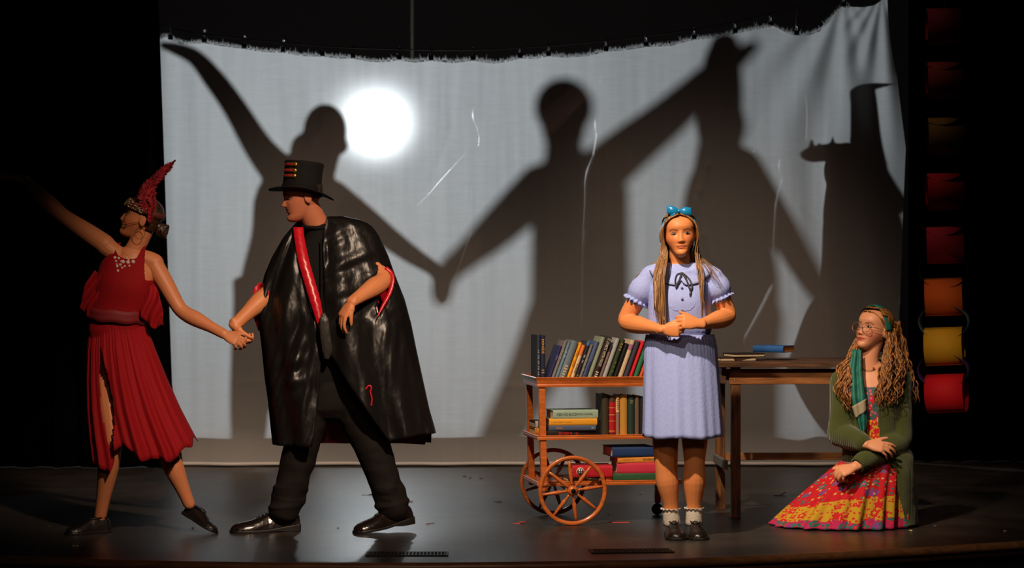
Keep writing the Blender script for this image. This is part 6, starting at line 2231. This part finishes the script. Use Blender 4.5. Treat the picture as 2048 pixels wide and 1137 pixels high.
def book(label, t, h, d, col, cover_rough=0.6, group=None, marks=(), pages_col=None, round_spine=True):
    """local: spine faces -Y, width t along X, height h along Z, depth d along +Y; origin at bottom centre of the spine"""
    r = empty('book', (0, 0, 0), 0, label, 'book', group)
    cm = mat('cover_%d_%d_%d' % col, hexc(*col), cover_rough, bump=0.12, scale=160, spec=0.35)
    b = MB()
    w = min(0.0028, t * 0.16)
    # boards and spine as one wrap
    n = 6
    out, inn = [], []
    bul = 0.005 if round_spine else 0.0015
    prof_o = [(-t / 2, d)] + [(-t / 2, 0.002)] + [(-t / 2 + t * k / n, -bul * math.sin(math.pi * k / n)) for k in range(1, n)] + [(t / 2, 0.002), (t / 2, d)]
    prof_i = [(-t / 2 + w, d)] + [(-t / 2 + w, 0.004)] + [(-t / 2 + w + (t - 2 * w) * k / n, 0.003 - bul * math.sin(math.pi * k / n)) for k in range(1, n)] + [(t / 2 - w, 0.004), (t / 2 - w, d)]
    loop = prof_o + prof_i[::-1]
    m_ = len(loop)
    nn = len(prof_o)
    v0 = [(x, y, 0.0) for x, y in loop]; v1 = [(x, y, h) for x, y in loop]
    fs = [(i, (i + 1) % m_, m_ + (i + 1) % m_, m_ + i) for i in range(m_)]
    for i in range(nn - 1):
        a, b2, c, e = i, i + 1, m_ - 2 - i, m_ - 1 - i
        fs.append((e, c, b2, a)); fs.append((m_ + a, m_ + b2, m_ + c, m_ + e))
    b.add(v0 + v1, fs)
    b.build('cover', cm, r, smooth=False)
    b = MB(); b.box((0, d / 2 + 0.0005, h / 2), (t - 2 * w - 0.0004, d - 0.010, h - 0.007))
    b.build('pages', M_PAGES if pages_col is None else mat('pages_%d' % pages_col[0], hexc(*pages_col), 0.9), r, smooth=False)
    for mk in marks:
        kind = mk[0]
        if kind == 'band':       # z0, z1 fractions, colour
            _, z0, z1, c = mk
            b = MB()
            pr = [(-t / 2 - 0.0003, 0.010), (-t / 2 - 0.0003, 0.002)] + [(-t / 2 + t * k / n, -bul * math.sin(math.pi * k / n) - 0.0004) for k in range(1, n)] + [(t / 2 + 0.0003, 0.002), (t / 2 + 0.0003, 0.010)]
            b.rings([[(x, y, h * z0) for x, y in pr], [(x, y, h * z1) for x, y in pr]], closed=False, caps=(False, False))
            b.build('spine_band', mat('ink_%d_%d_%d' % c, hexc(*c), 0.5), r, smooth=False)
        elif kind == 'text':     # text, centre z fraction, size, length, colour, rotation (90 reads downward, -90 upward)
            _, s, zc, size, width, c = mk[:6]
            me = text_mesh(s, size, 0.0002, width=width)
            # text lies in XY, turn to XZ facing -Y, reading down the spine
            me.transform(Matrix.Rotation(math.radians(90), 4, 'X'))
            me.transform(Matrix.Rotation(math.radians(mk[6] if len(mk) > 6 else 90), 4, 'Y'))
            me.transform(Matrix.Translation((0, -bul - 0.0008, h * zc)))
            me.name = 'spine_lettering'
            link_mesh('spine_lettering', me, mat('ink_%d_%d_%d' % c, hexc(*c), 0.45), r, False)
        elif kind == 'lines':    # small illegible gilt lines: z0, z1, count, colour
            _, z0, z1, k_, c = mk
            b = MB(); rr_ = random.Random(int(h * 9999 + t * 99999))
            for i in range(k_):
                zz = h * (z0 + (z1 - z0) * (i + 0.5) / k_)
                ww = t * rr_.uniform(0.35, 0.62)
                b.box((0, -bul - 0.0004, zz), (ww, 0.0006, h * (z1 - z0) / k_ * 0.55))
            b.build('spine_lettering', mat('ink_%d_%d_%d' % c, hexc(*c), 0.4), r, smooth=False)
        elif kind == 'glyphs':   # worn lettering along the spine, too small to read: z0, z1, count, share of the width, colour
            _, z0, z1, k_, sh_, c = mk
            b = MB(); rr_ = random.Random(int(h * 9999 + t * 99999 + k_))
            st_ = h * (z1 - z0) / k_
            for i in range(k_):
                if rr_.random() < 0.12: continue
                zz = h * z0 + st_ * (i + 0.5)
                ww = t * sh_ * rr_.uniform(0.75, 1.0)
                b.box((0, -bul - 0.0005, zz - st_ * 0.22), (ww, 0.0006, st_ * 0.20))
                if rr_.random() < 0.8: b.box((0, -bul - 0.0005, zz + st_ * 0.18), (ww * rr_.uniform(0.5, 1), 0.0006, st_ * 0.18))
                b.box((rr_.choice((-0.4, 0, 0.4)) * ww, -bul - 0.0005, zz), (ww * 0.2, 0.0006, st_ * 0.5))
            b.build('spine_lettering', mat('ink_%d_%d_%d' % c, hexc(*c), 0.45), r, smooth=False)
        elif kind == 'disc':
            _, zc, c, rad = mk
            b = MB(); b.lathe([(0.0001, 0.0006), (rad, 0.0004), (rad, 0.0)], 20, (0, -bul - 0.0006, h * zc), Matrix.Rotation(math.pi / 2, 3, 'X'))
            b.build('spine_emblem', mat('ink_%d_%d_%d' % c, hexc(*c), 0.5), r)
            b = MB()
            for k in range(3):
                a = k * 2.094 + 0.5
                b.tube([(0, -bul - 0.0016, h * zc), (rad * 0.75 * math.cos(a), -bul - 0.0016, h * zc + rad * 0.75 * math.sin(a))], [(rad * 0.16, 0.0004)] * 2, ref=(0, 0, 1) if abs(math.cos(a)) > .5 else (1, 0, 0), n=6, cap='flat')
            b.build('emblem_bars', mat('ink_20_20_20', hexc(20, 20, 20), 0.5), r)
    return r


# ================================================================== the wooden book cart
def cart():
    YC = 0.68; TH = math.radians(10)
    s = (CAM_D + YC) / FPX
    org = Vector(((1076 - 1024) * s, YC, 0))            # foot of the front left corner
    LEN, DEP = 0.765, 0.40
    root = empty('book_cart', org, TH, 'orange brown wooden three-tier book cart with two spoked wheels', 'cart')
    M_W = mat('cart_wood', hexc(204, 108, 48), 0.30, bump=0.08, scale=12, stretch=(1.0, 6, 6), var=0.35, coat=0.35)
    zt, zm, zb = 0.716, 0.440, 0.200
    # top tray with a raised moulded rim
    b = MB(); b.box((LEN / 2, DEP / 2, zt + 0.012), (LEN - 0.01, DEP - 0.01, 0.012)); top = b.build('top_shelf', M_W, root, smooth=False)
    def rim(z, hgt, flare, name, parent, th=0.012):
        pr = [(0.0, 0.0), (-0.004, 0.0), (-0.006, 0.010), (-0.004, 0.016), (-0.004 - flare * 0.4, hgt * 0.6), (-0.006 - flare, hgt - 0.003), (-0.002 - flare, hgt), (th * 0.4 - flare, hgt - 0.001), (th, 0.012)]
        for k, (p0, p1) in enumerate((((0, 0), (LEN, 0)), ((LEN, 0), (LEN, DEP)), ((LEN, DEP), (0, DEP)), ((0, DEP), (0, 0)))):
            p0, p1 = Vector((*p0, 0)), Vector((*p1, 0)); d = (p1 - p0).normalized(); nrm = Vector((d.y, -d.x, 0))
            m_ = MB()
            rg0 = [p0 + nrm * (-q) * -1 * -1 + d * (q) + Vector((0, 0, z + zz)) for q, zz in pr]
            rg1 = [p1 + nrm * (-q) + d * (-q) + Vector((0, 0, z + zz)) for q, zz in pr]
            rg0 = [p0 + nrm * (-q) + d * q + Vector((0, 0, z + zz)) for q, zz in pr]
            m_.rings([rg0, rg1], True); m_.build(name, M_W, parent, smooth=False)
    rim(zt, 0.052, 0.010, 'rim', top)
    for z, nm in ((zm, 'middle_shelf'), (zb, 'lower_shelf')):
        b = MB(); b.box((LEN / 2, DEP / 2, z + 0.010), (LEN - 0.006, DEP - 0.006, 0.014)); sh = b.build(nm, M_W, root, smooth=False)
        rim(z, 0.024, 0.0, 'rim', sh)
    for x, y, nm in ((0.022, 0.020, 0), (0.022, DEP - 0.020, 1), (LEN - 0.022, 0.020, 2), (LEN - 0.022, DEP - 0.020, 3)):
        zb0 = 0.172 if x < 0.3 else 0.065
        b = MB(); k = 1
        rings = []
        for z, dx in ((zb0, 0.016), (zb, 0.014), (zm, 0.007), (zt + 0.004, 0.0)):
            sx = dx if x < 0.3 else -dx
            w = 0.0165
            rings.append([(x + sx - w, y - w, z), (x + sx + w, y - w, z), (x + sx + w, y + w, z), (x + sx - w, y + w, z)])
        b.rings(rings); bev(b.build('leg', M_W, root, smooth=False), 0.003)
        if x > 0.3:
            b = MB(); M = Matrix.Rotation(math.pi / 2, 3, 'X')
            b.lathe([(0.0001, -0.010), (0.026, -0.010), (0.031, -0.006), (0.031, 0.006), (0.026, 0.010), (0.0001, 0.010)], 20, (x - 0.016, y, 0.031), M); b.box((x - 0.016, y, 0.062), (0.012, 0.03, 0.03)); b.build('caster', mat('caster_black', (0.01, 0.01, 0.01), 0.5), root)
    # wheels
    RW = 0.181; ax_x, ax_z = 0.170, 0.181
    b = MB(); b.tube([(ax_x, -0.075, ax_z), (ax_x, DEP + 0.075, ax_z)], [0.0095, 0.0095], n=10); b.build('axle', M_METAL, root)
    for y in (0.0, DEP):
        b = MB(); b.box((ax_x, y + (0.018 if y == 0 else -0.018), 0.195), (0.05, 0.024, 0.05)); b.build('axle_block', M_W, root, smooth=False)
    for y0, ph in ((-0.066, 0.12), (DEP + 0.066, 0.30)):
        c = Vector((ax_x, y0, ax_z)); M = Matrix.Rotation(math.pi / 2, 3, 'X')
        b = MB()
        pr = [(RW - 0.019, -0.010), (RW - 0.004, -0.0115), (RW, -0.008), (RW, 0.008), (RW - 0.004, 0.0115), (RW - 0.019, 0.010), (RW - 0.022, 0.0)]
        rings = []
        for a in np.linspace(0, 2 * math.pi, 73):
            rings.append([c + Vector((q * math.cos(a), w, q * math.sin(a))) for q, w in pr])
        b.rings(rings, True, (False, False)); wh = b.build('wheel', M_W, root)
        b = MB(); b.lathe([(0.0001, -0.022), (0.015, -0.022), (0.022, -0.016), (0.027, -0.010), (0.027, 0.010), (0.022, 0.016), (0.015, 0.022), (0.0001, 0.022)], 20, c, M); hb = b.build('hub', M_W, wh)
        b = MB(); b.lathe([(0.0001, -0.030), (0.007, -0.030), (0.012, -0.027), (0.012, -0.020), (0.012, 0.022), (0.012, 0.028), (0.0001, 0.030)], 14, c, M); b.build('hub_cap', M_METAL, wh)
        sp = None
        for k in range(8):
            a = k * math.pi / 4 + ph
            prof = [(0.006, 0.0), (0.006, 0.012), (0.0095, 0.016), (0.006, 0.020), (0.0085, 0.024), (0.0065, 0.030), (0.0115, 0.050), (0.0105, 0.070), (0.0078, 0.110), (0.0062, 0.142)]
            if sp is None:
                b_ = MB(); b_.lathe(prof, 12); o = b_.build('spoke', M_W, wh); sp = o.data
            else:
                o = link_mesh('spoke', sp, None, wh, False)
            # spoke axis Z -> radial direction in the XZ plane
            o.location = c + Vector((0.022 * math.cos(a), 0, 0.022 * math.sin(a)))
            o.rotation_euler = Vector((math.cos(a), 0, math.sin(a))).to_track_quat('Z', 'Y').to_euler()

    RZ = Matrix.Rotation(TH, 4, 'Z')
    def place(bk, x, y, z, lean=0.0, flat=False, yaw=0.0):
        """x, y, z in cart coordinates; lean in degrees to the right; flat books lie with the spine to the front"""
        M = Matrix.Translation(org) @ RZ @ Matrix.Translation((x, y, z))
        if flat:
            M = M @ Matrix.Rotation(math.radians(yaw), 4, 'Z') @ Matrix.Rotation(math.radians(90), 4, 'Y')
        else:
            M = M @ Matrix.Rotation(math.radians(lean), 4, 'Y')
        bk.matrix_world = M
    zx = 0.2199 * s     # zoomed px of the close-up -> metres
    X = lambda z: (z - 208) * zx / math.cos(TH) + 0.004
    floor_z = zt + 0.018
    G1 = 'leaning books on the top shelf of the cart'
    # (label, left edge at the shelf, right edge, height, lean, colour, marks, depth)
    T = [
        ('slate book with worn pale marks standing upright at the left end', 205, 236, 0.252, 0, (52, 60, 74), [('glyphs', 0.04, 0.72, 6, 0.45, (150, 155, 160))], 0.17),
        ('navy book with gold lettering standing upright beside the slate one', 238, 284, 0.250, 0, (30, 38, 66), [('lines', 0.62, 0.93, 9, (190, 140, 60)), ('lines', 0.20, 0.30, 2, (150, 130, 90)), ('lines', 0.04, 0.11, 3, (190, 140, 60))], 0.17),
        ('short indigo book, leftmost of the leaning row', 290, 322, 0.205, 20, (42, 44, 92), [('lines', 0.6, 0.75, 3, (110, 110, 150))], 0.15),
        ('taupe book leaning beside the indigo one', 324, 356, 0.232, 20, (124, 118, 116), [('lines', 0.55, 0.8, 3, (150, 140, 130))], 0.16),
        ('thin light blue book leaning beside the taupe one', 358, 390, 0.225, 20, (104, 132, 152), [('lines', 0.6, 0.8, 2, (150, 170, 185))], 0.16),
        ('wide grey blue book with pale gilt lettering', 394, 462, 0.228, 20, (106, 124, 140), [('lines', 0.10, 0.42, 5, (190, 180, 150))], 0.17),
        ('bright yellow orange book in the leaning row', 466, 497, 0.222, 20, (236, 160, 34), [('lines', 0.35, 0.85, 2, (200, 120, 20))], 0.16),
        ('orange topped cream book with dark lettering', 500, 538, 0.207, 20, (216, 190, 150), [('band', 0.72, 1.0, (222, 120, 60)), ('glyphs', 0.25, 0.50, 11, 0.42, (60, 48, 40))], 0.15),
        ('black book with a blue top between orange and grey ones', 540, 574, 0.228, 20, (36, 36, 42), [('band', 0.90, 1.0, (70, 110, 150)), ('lines', 0.45, 0.7, 2, (150, 150, 155)), ('lines', 0.1, 0.2, 2, (160, 120, 70))], 0.16),
        ('grey book with white lettering down its spine', 576, 606, 0.210, 20, (118, 116, 116), [('glyphs', 0.30, 0.86, 16, 0.40, (196, 180, 165))], 0.15),
        ('denim blue book with many dark lines on its spine', 610, 654, 0.226, 20, (76, 92, 132), [('lines', 0.08, 0.52, 8, (36, 44, 78))], 0.17),
        ('pale sage green cloth book in the leaning row', 656, 698, 0.250, 20, (140, 152, 132), [('lines', 0.70, 0.80, 2, (160, 165, 140))], 0.18),
        ('dark brown book lettered about food in white capitals', 702, 758, 0.252, 20, (44, 30, 26), [('text', 'IT STARTS WITH FOOD', 0.655, 0.021, 0.155, (235, 228, 220)), ('lines', 0.10, 0.24, 3, (220, 212, 205))], 0.18),
        ('thin dark book with a white edge beside the brown one', 762, 788, 0.205, 20, (52, 42, 40), [('band', 0.0, 0.82, (120, 100, 92))], 0.16),
        ('light grey smooth book right of the brown ones', 792, 836, 0.243, 20, (166, 168, 172), [], 0.17),
        ('dark green book with small gold lettering', 842, 888, 0.238, 20, (48, 62, 36), [('lines', 0.72, 0.92, 3, (150, 130, 60)), ('lines', 0.2, 0.5, 3, (90, 100, 50))], 0.17),
        ('short black book slanting between green and cream ones', 893, 932, 0.215, 20, (22, 22, 26), [('band', 0.03, 0.07, (90, 120, 150))], 0.15),
        ('cream book with a mauve band near its top', 938, 984, 0.232, 20, (206, 182, 150), [('band', 0.76, 0.90, (168, 104, 140))], 0.17),
        ('slate navy plain book beside the red one', 988, 1034, 0.226, 20, (54, 58, 74), [], 0.16),
        ('bright red book near the right end of the top shelf', 1038, 1074, 0.228, 20, (214, 26, 42), [('glyphs', 0.15, 0.70, 20, 0.34, (226, 70, 70))], 0.16),
        ('green book at the right end partly behind the blue dress', 1080, 1128, 0.200, 20, (44, 112, 80), [], 0.16),
        ('orange red book last in the leaning row behind the blue dress', 1132, 1166, 0.205, 20, (206, 86, 52), [], 0.16),
    ]
    for lab, a, c, h, ln, col, mk, dp in T:
        th = math.radians(ln)
        w = (c - a) * zx * math.cos(th) * 0.97
        bk = book(lab, w, h, dp, col, marks=mk, group=G1)
        # rest on the lower left edge when leaning right
        x = X(a) + w / 2 * math.cos(th); z = floor_z + w / 2 * math.sin(th)
        place(bk, x, 0.045, z, ln)
    # middle shelf: flat stack with spines to the front
    G2 = 'books on the middle shelf of the cart'
    zmf = zm + 0.017
    st = [('black book with red letters at the bottom of the flat stack', 0.028, 0.258, 0.17, (30, 24, 24), [('glyphs', 0.22, 0.50, 14, 0.62, (205, 24, 36)), ('glyphs', 0.57, 0.63, 2, 0.62, (190, 24, 34))], 338),
          ('slate blue book second from the bottom of the flat stack', 0.027, 0.250, 0.165, (70, 84, 112), [('lines', 0.15, 0.3, 1, (150, 110, 80)), ('lines', 0.90, 0.96, 1, (140, 150, 170))], 345),
          ('yellow orange book third in the flat stack', 0.034, 0.255, 0.165, (226, 156, 36), [('glyphs', 0.08, 0.48, 26, 0.20, (170, 104, 24))], 348),
          ('pale green book with dark capitals on top of the flat stack', 0.044, 0.243, 0.165, (150, 176, 158), [('text', 'FLESH AND BLOOD', 0.30, 0.021, 0.108, (38, 44, 44), 180), ('text', 'PATRICIA CORNWELL', 0.70, 0.0125, 0.088, (60, 66, 64), 180)], 385)]
    z = zmf
    for lab, t, L, dp, col, mk, x0 in st:
        mk2 = []
        for q in mk:
            if q[0] == 'text': q = q[:6] + (0,)
            mk2.append(q)
        bk = book(lab, t, L, dp, col, group=G2, round_spine=False, marks=[q for q in mk2 if q[0] == 'glyphs'])
        # letters for a lying book are laid along its length
        place(bk, X(x0) - 0.02, 0.035, z + t / 2, 0, True, {338: 2, 345: -3, 348: -2, 385: 3}[x0])
        for q in mk2:
            if q[0] == 'text':
                me = text_mesh(q[1], q[3], 0.0002, width=q[4])
                me.transform(Matrix.Rotation(math.radians(90), 4, 'X')); me.transform(Matrix.Rotation(math.radians(-90), 4, 'Y'))
                me.transform(Matrix.Translation((0, -0.0024, L * q[2])))
                link_mesh('spine_lettering', me, mat('ink_%d_%d_%d' % q[5], hexc(*q[5]), 0.45), bk, False)
            elif q[0] == 'lines':
                m_ = MB(); m_.box((0, -0.0021, L * (q[1] + q[2]) / 2), (t * 0.25, 0.0006, L * (q[2] - q[1]))); m_.build('spine_lettering', mat('ink_%d_%d_%d' % q[4], hexc(*q[4]), 0.5), bk, smooth=False)
        z += t + 0.0006
    # two more lying behind at the left
    z = zmf
    for lab, t, col in (('yellow book lying behind the flat stack at the left', 0.030, (214, 150, 60)), ('black book with a white label lying on the yellow one at the left', 0.036, (24, 22, 24))):
        bk = book(lab, t, 0.125, 0.15, col, group=G2, round_spine=False, marks=[('band', 0.02, 0.14, (200, 200, 195))] if t > 0.033 else ())
        place(bk, 0.025, 0.225, z + t / 2, 0, True, 2); z += t + 0.0006
    U = [('dark olive book standing at the left of the upright ones', 806, 868, 0.215, (60, 54, 40), [], 0.165), ('red book with gold bands standing among the upright ones', 872, 930, 0.204, (178, 20, 28), [('band', 0.86, 1.0, (80, 58, 44)), ('band', 0.52, 0.54, (200, 150, 80)), ('band', 0.36, 0.38, (200, 150, 80)), ('band', 0.10, 0.12, (200, 150, 80)), ('band', 0.70, 0.72, (200, 150, 80)), ('band', 0.0, 0.06, (60, 30, 26))], 0.16),
         ('cream and mauve book with dark letters standing upright', 934, 968, 0.202, (220, 190, 140), [('band', 0.0, 0.60, (150, 112, 104)), ('lines', 0.66, 0.96, 6, (150, 100, 70))], 0.16), ('mustard book standing upright beside the cream one', 972, 1040, 0.210, (190, 140, 60), [], 0.17),
         ('dark green book standing upright beside the mustard one', 1046, 1106, 0.206, (34, 58, 50), [('lines', 0.8, 0.9, 2, (120, 130, 90))], 0.17), ('taupe book standing upright next to the blue dress', 1110, 1152, 0.206, (104, 88, 76), [], 0.16),
         ('black book standing upright behind the blue dress hem', 1156, 1206, 0.20, (30, 28, 30), [], 0.16)]
    for lab, a, c, h, col, mk, dp in U:
        w = (c - a) * zx * 0.97
        bk = book(lab, w, h, dp, col, marks=mk, group=G2)
        place(bk, X((a + c) / 2), 0.05, zmf, 0)
    # lower shelf
    G3 = 'books on the lower shelf of the cart'
    zlf = zb + 0.017
    zx2 = 0.1935 * s
    X2 = lambda z: (z - 238) * zx2 / math.cos(TH) + 0.004
    z = zlf
    def lying(lab, t, L, dp, col, x0, yaw, y, texts=(), group=G3, disc=None, glyphs=()):
        nonlocal z
        bk = book(lab, t, L, dp, col, group=group, round_spine=False, marks=glyphs)
        place(bk, X2(x0), y, z + t / 2, 0, True, yaw)
        for s_, zc, size, wd, c in texts:
            me = text_mesh(s_, size, 0.0002, width=wd)
            me.transform(Matrix.Rotation(math.radians(90), 4, 'X')); me.transform(Matrix.Rotation(math.radians(-90), 4, 'Y'))
            me.transform(Matrix.Translation((0, -0.0026, L * zc)))
            link_mesh('spine_lettering', me, mat('ink_%d_%d_%d' % c, hexc(*c), 0.45), bk, False)
        if disc:
            zc, rad = disc
            for rr_, cc, yy in ((rad, (225, 215, 205), -0.0022), (rad * 0.82, (40, 26, 24), -0.0027), (rad * 0.66, (225, 215, 205), -0.0032)):
                m_ = MB(); m_.lathe([(0.0001, 0.0005), (rr_, 0.0003), (rr_, 0.0)], 24, (0, yy, L * zc), Matrix.Rotation(math.pi / 2, 3, 'X')); m_.build('spine_emblem', mat('ink_%d_%d_%d' % cc, hexc(*cc), 0.5), bk)
            m_ = MB()
            for dx, dz, w_, h_ in ((-0.012, 0, 0.005, 0.024), (0.0, 0.0, 0.005, 0.028), (0.012, 0.0, 0.005, 0.024), (0, 0.0, 0.026, 0.004), (0, 0.010, 0.022, 0.003)):
                m_.box((dz, -0.0038, L * zc + dx), (h_ * rad / 0.022, 0.0006, w_ * rad / 0.022))
            m_.build('emblem_bars', mat('ink_40_26_24', hexc(40, 26, 24), 0.5), bk, smooth=False)
        z += t + 0.0006
    lying('dark book with small coloured letters under the red one, lower shelf', 0.024, 0.235, 0.17, (48, 34, 30), 558, 2, 0.03, glyphs=[('glyphs', 0.26, 0.52, 6, 0.6, (205, 170, 110)), ('glyphs', 0.70, 0.84, 3, 0.7, (190, 175, 90)), ('band', 0.86, 1.0, (205, 110, 50))])
    lying('red book with a round white emblem on its spine, lower shelf', 0.058, 0.212, 0.18, (190, 28, 44), 600, -4, 0.035, glyphs=[('glyphs', 0.66, 0.70, 1, 0.3, (226, 150, 140))], disc=(0.20, 0.021))
    z = zlf
    lying('green book at the bottom of the tall stack, lower shelf', 0.040, 0.235, 0.18, (44, 88, 56), 1022, 0, 0.03)
    lying('thick pink red book in the tall stack, lower shelf', 0.054, 0.225, 0.18, (206, 52, 80), 1066, -2, 0.035)
    lying('orange book with small dark lettering in the tall stack, lower shelf', 0.033, 0.225, 0.18, (230, 150, 60), 1072, 2, 0.03, glyphs=[('glyphs', 0.58, 0.92, 10, 0.42, (60, 36, 60)), ('glyphs', 0.12, 0.40, 14, 0.22, (160, 100, 40))])
    lying('dark blue book with a blue spine on top of the tall stack, lower shelf', 0.050, 0.235, 0.20, (34, 62, 110), 1012, 3, 0.02)


cart()


# ================================================================== the dark wooden table
def table():
    YT = 0.98
    s = (CAM_D + YT) / FPX
    TH = math.radians(2.5)
    org = Vector(((1450 - 1024) * s, YT, 0))
    L, D, Ht = 0.80, 0.50, 0.838
    root = empty('table', org, TH, 'dark stained rough wooden work table behind the seated girl', 'table')
    M_T = mat('table_wood', hexc(92, 58, 34), 0.55, bump=0.35, scale=7, stretch=(1.0, 9, 9), var=0.75, detail=6)
    M_TL = mat('table_leg_wood', hexc(112, 70, 34), 0.5, bump=0.3, scale=7, stretch=(8, 8, 1.2), var=0.8, detail=6)
    M_TR = mat('table_rail_wood', hexc(150, 96, 50), 0.5, bump=0.2, scale=8, stretch=(1.2, 8, 8), var=0.5, detail=6)
    for i in range(4):      # top planks
        b = MB(); w = (D + 0.07) / 4
        b.box((L / 2 - 0.012, -0.035 + w * (i + 0.5), Ht - 0.016 - 0.001 * (i % 2)), (L + 0.045, w - 0.0025, 0.030)); bev(b.build('plank', M_T, root, smooth=False), 0.003)
    def bx(nm, c, sz, m):
        b = MB(); b.box(c, sz); return bev(b.build(nm, m, root, smooth=False), 0.003)
    bx('apron', (L / 2 + 0.005, 0.030, 0.745), (L - 0.04, 0.022, 0.062), M_TR)
    bx('apron', (L / 2 + 0.005, D - 0.020, 0.745), (L - 0.04, 0.022, 0.062), M_TR)
    bx('end_board', (-0.004, D / 2, 0.765), (0.024, D - 0.02, 0.095), M_T)
    bx('end_board', (L + 0.004, D / 2, 0.765), (0.024, D - 0.02, 0.095), M_T)
    for x in (0.062, L - 0.04):
        for y in (0.045, D - 0.035):
            xx = x - 0.028 if (x < 0.3 and y > 0.2) else x
            bx('leg', (xx, y, 0.404), (0.050, 0.044, 0.808), M_TL)
    bx('stretcher', (L / 2 + 0.02, D - 0.08, 0.297), (L - 0.08, 0.022, 0.040), M_TR)
    bx('side_stretcher', (0.008, D / 2, 0.283), (0.020, D - 0.02, 0.048), mat('stretcher_backlit', hexc(96, 88, 84), 0.6, bump=0.2, scale=20))  # backlight on this board is put into its grey colour
    bx('side_stretcher', (L - 0.01, D / 2, 0.283), (0.020, D - 0.02, 0.048), M_T)
    for x, z in ((0.055, 0.735),):
        b = MB(); b.ellipsoid((x, 0.018, z), (0.004, 0.002, 0.004)); b.build('screw', M_STEEL, root)
    # three books lying on the table
    def lay(bk, px, yaw, z, y):
        x = (px - 1024) * (CAM_D + YT + y) / FPX
        bk.matrix_world = Matrix.Translation((x, YT + y, z)) @ Matrix.Rotation(math.radians(yaw), 4, 'Z') @ Matrix.Rotation(math.radians(90), 4, 'Y')
    z = Ht - 0.0005
    G4 = 'books lying on the wooden table'
    bk = book('tan paged book at the bottom of the stack on the table', 0.021, 0.20, 0.15, (70, 50, 40), group=G4, round_spine=False); lay(bk, 1496, 192, z + 0.0105, 0.22); z += 0.0216
    bk = book('thin book with cream pages in the middle of the table stack', 0.020, 0.185, 0.14, (40, 34, 34), group=G4, round_spine=False); lay(bk, 1508, 200, z + 0.010, 0.225); z += 0.0206
    bk = book('bright blue book on top of the stack on the table', 0.036, 0.185, 0.135, (36, 88, 150), group=G4, pages_col=(214, 140, 66)); lay(bk, 1506, -34, z + 0.018, 0.22)
    # the two lower ones show their page edges: shift them so the fore edge is in front
    return root


table()


# ================================================================== the paper chain
def paper_chain():
    YP = 2.0
    G = lambda x, y, d=0.0: P(x, y, YP + d)
    top = G(1890, -60)
    root = empty('paper_chain', (top.x, YP, 0), 0, 'tall hanging chain of coloured paper loops at the right side of the stage', 'garland')
    s = (CAM_D + YP) / FPX
    base = root.location
    front = [(1888, 53, (110, 18, 26)), (1889, 160, (120, 36, 22)), (1891, 272, (112, 80, 18)), (1890, 383, (168, 16, 22)), (1890, 490, (190, 40, 62)), (1888, 594, (214, 92, 26)), (1889, 693, (206, 150, 28)), (1893, 787, (206, 14, 28))]
    side = [(1886, 107, (22, 20, 20)), (1884, 217, (26, 38, 60)), (1889, 328, (20, 26, 26)), (1888, 437, (50, 50, 28)), (1890, 542, (28, 32, 36)), (1891, 644, (66, 88, 92)), (1890, 741, (58, 34, 84))]
    def link_loop(c, R, w, axis, col, tilt, name='link', ry=None):
        b = MB(); rings = []
        ax = Vector(axis).normalized(); u = Vector((0, 0, 1)); u = (u - ax * u.dot(ax)).normalized(); v = ax.cross(u)
        n = 40
        for q in (-1, 0, 1):
            rings.append([c + ax * (q * w / 2) + u * (math.cos(a) * R) + v * (math.sin(a) * (ry or R)) for a in np.linspace(0, 2 * math.pi, n, endpoint=False)])
        b.rings(rings, True, (False, False))
        o = b.build(name, mat('paper_%d_%d_%d' % col, hexc(*col), 0.75, spec=0.3), root, base)
        solid(o, 0.0012)
        if name != 'link' or abs(axis[1]) > 0.9: return
        # pasted overlap
        b = MB()
        a0 = np.linspace(math.pi * 0.9, math.pi * 1.15, 6)
        b.rings([[c + ax * (q * w / 2) + u * (math.cos(a) * (R + 0.0016)) + v * (math.sin(a) * ((ry or R) + 0.0016)) for a in a0] for q in (-1, 1)], closed=False, caps=(False, False))
        ov = b.build('overlap', MATS['paper_%d_%d_%d' % col], o, base); solid(ov, 0.001)
    for i, (x, y, col) in enumerate(front):
        low = i / 7
        R = 36 * s * (1.0 + 0.06 * low)
        yaw = 0.10 + 0.45 * max(0, low - 0.45)
        link_loop(G(x, y), R, (68 + 8 * low) * s, (math.cos(yaw), -math.sin(yaw), 0.05 * low), col, 0)
    for i, (x, y, col) in enumerate(side):
        low = i / 6
        R = 41 * s
        link_loop(G(x, y), R * 0.84, 64 * s, (0.24 + 0.14 * low, 1, 0.0), col, 0, ry=R * (1.08 + 0.14 * low))
    b = MB(); b.tube([G(1890, 20), G(1890, -420)], [0.003, 0.003], n=6); b.build('hanging_cord', M_BLACKCLOTH, root, base)


paper_chain()
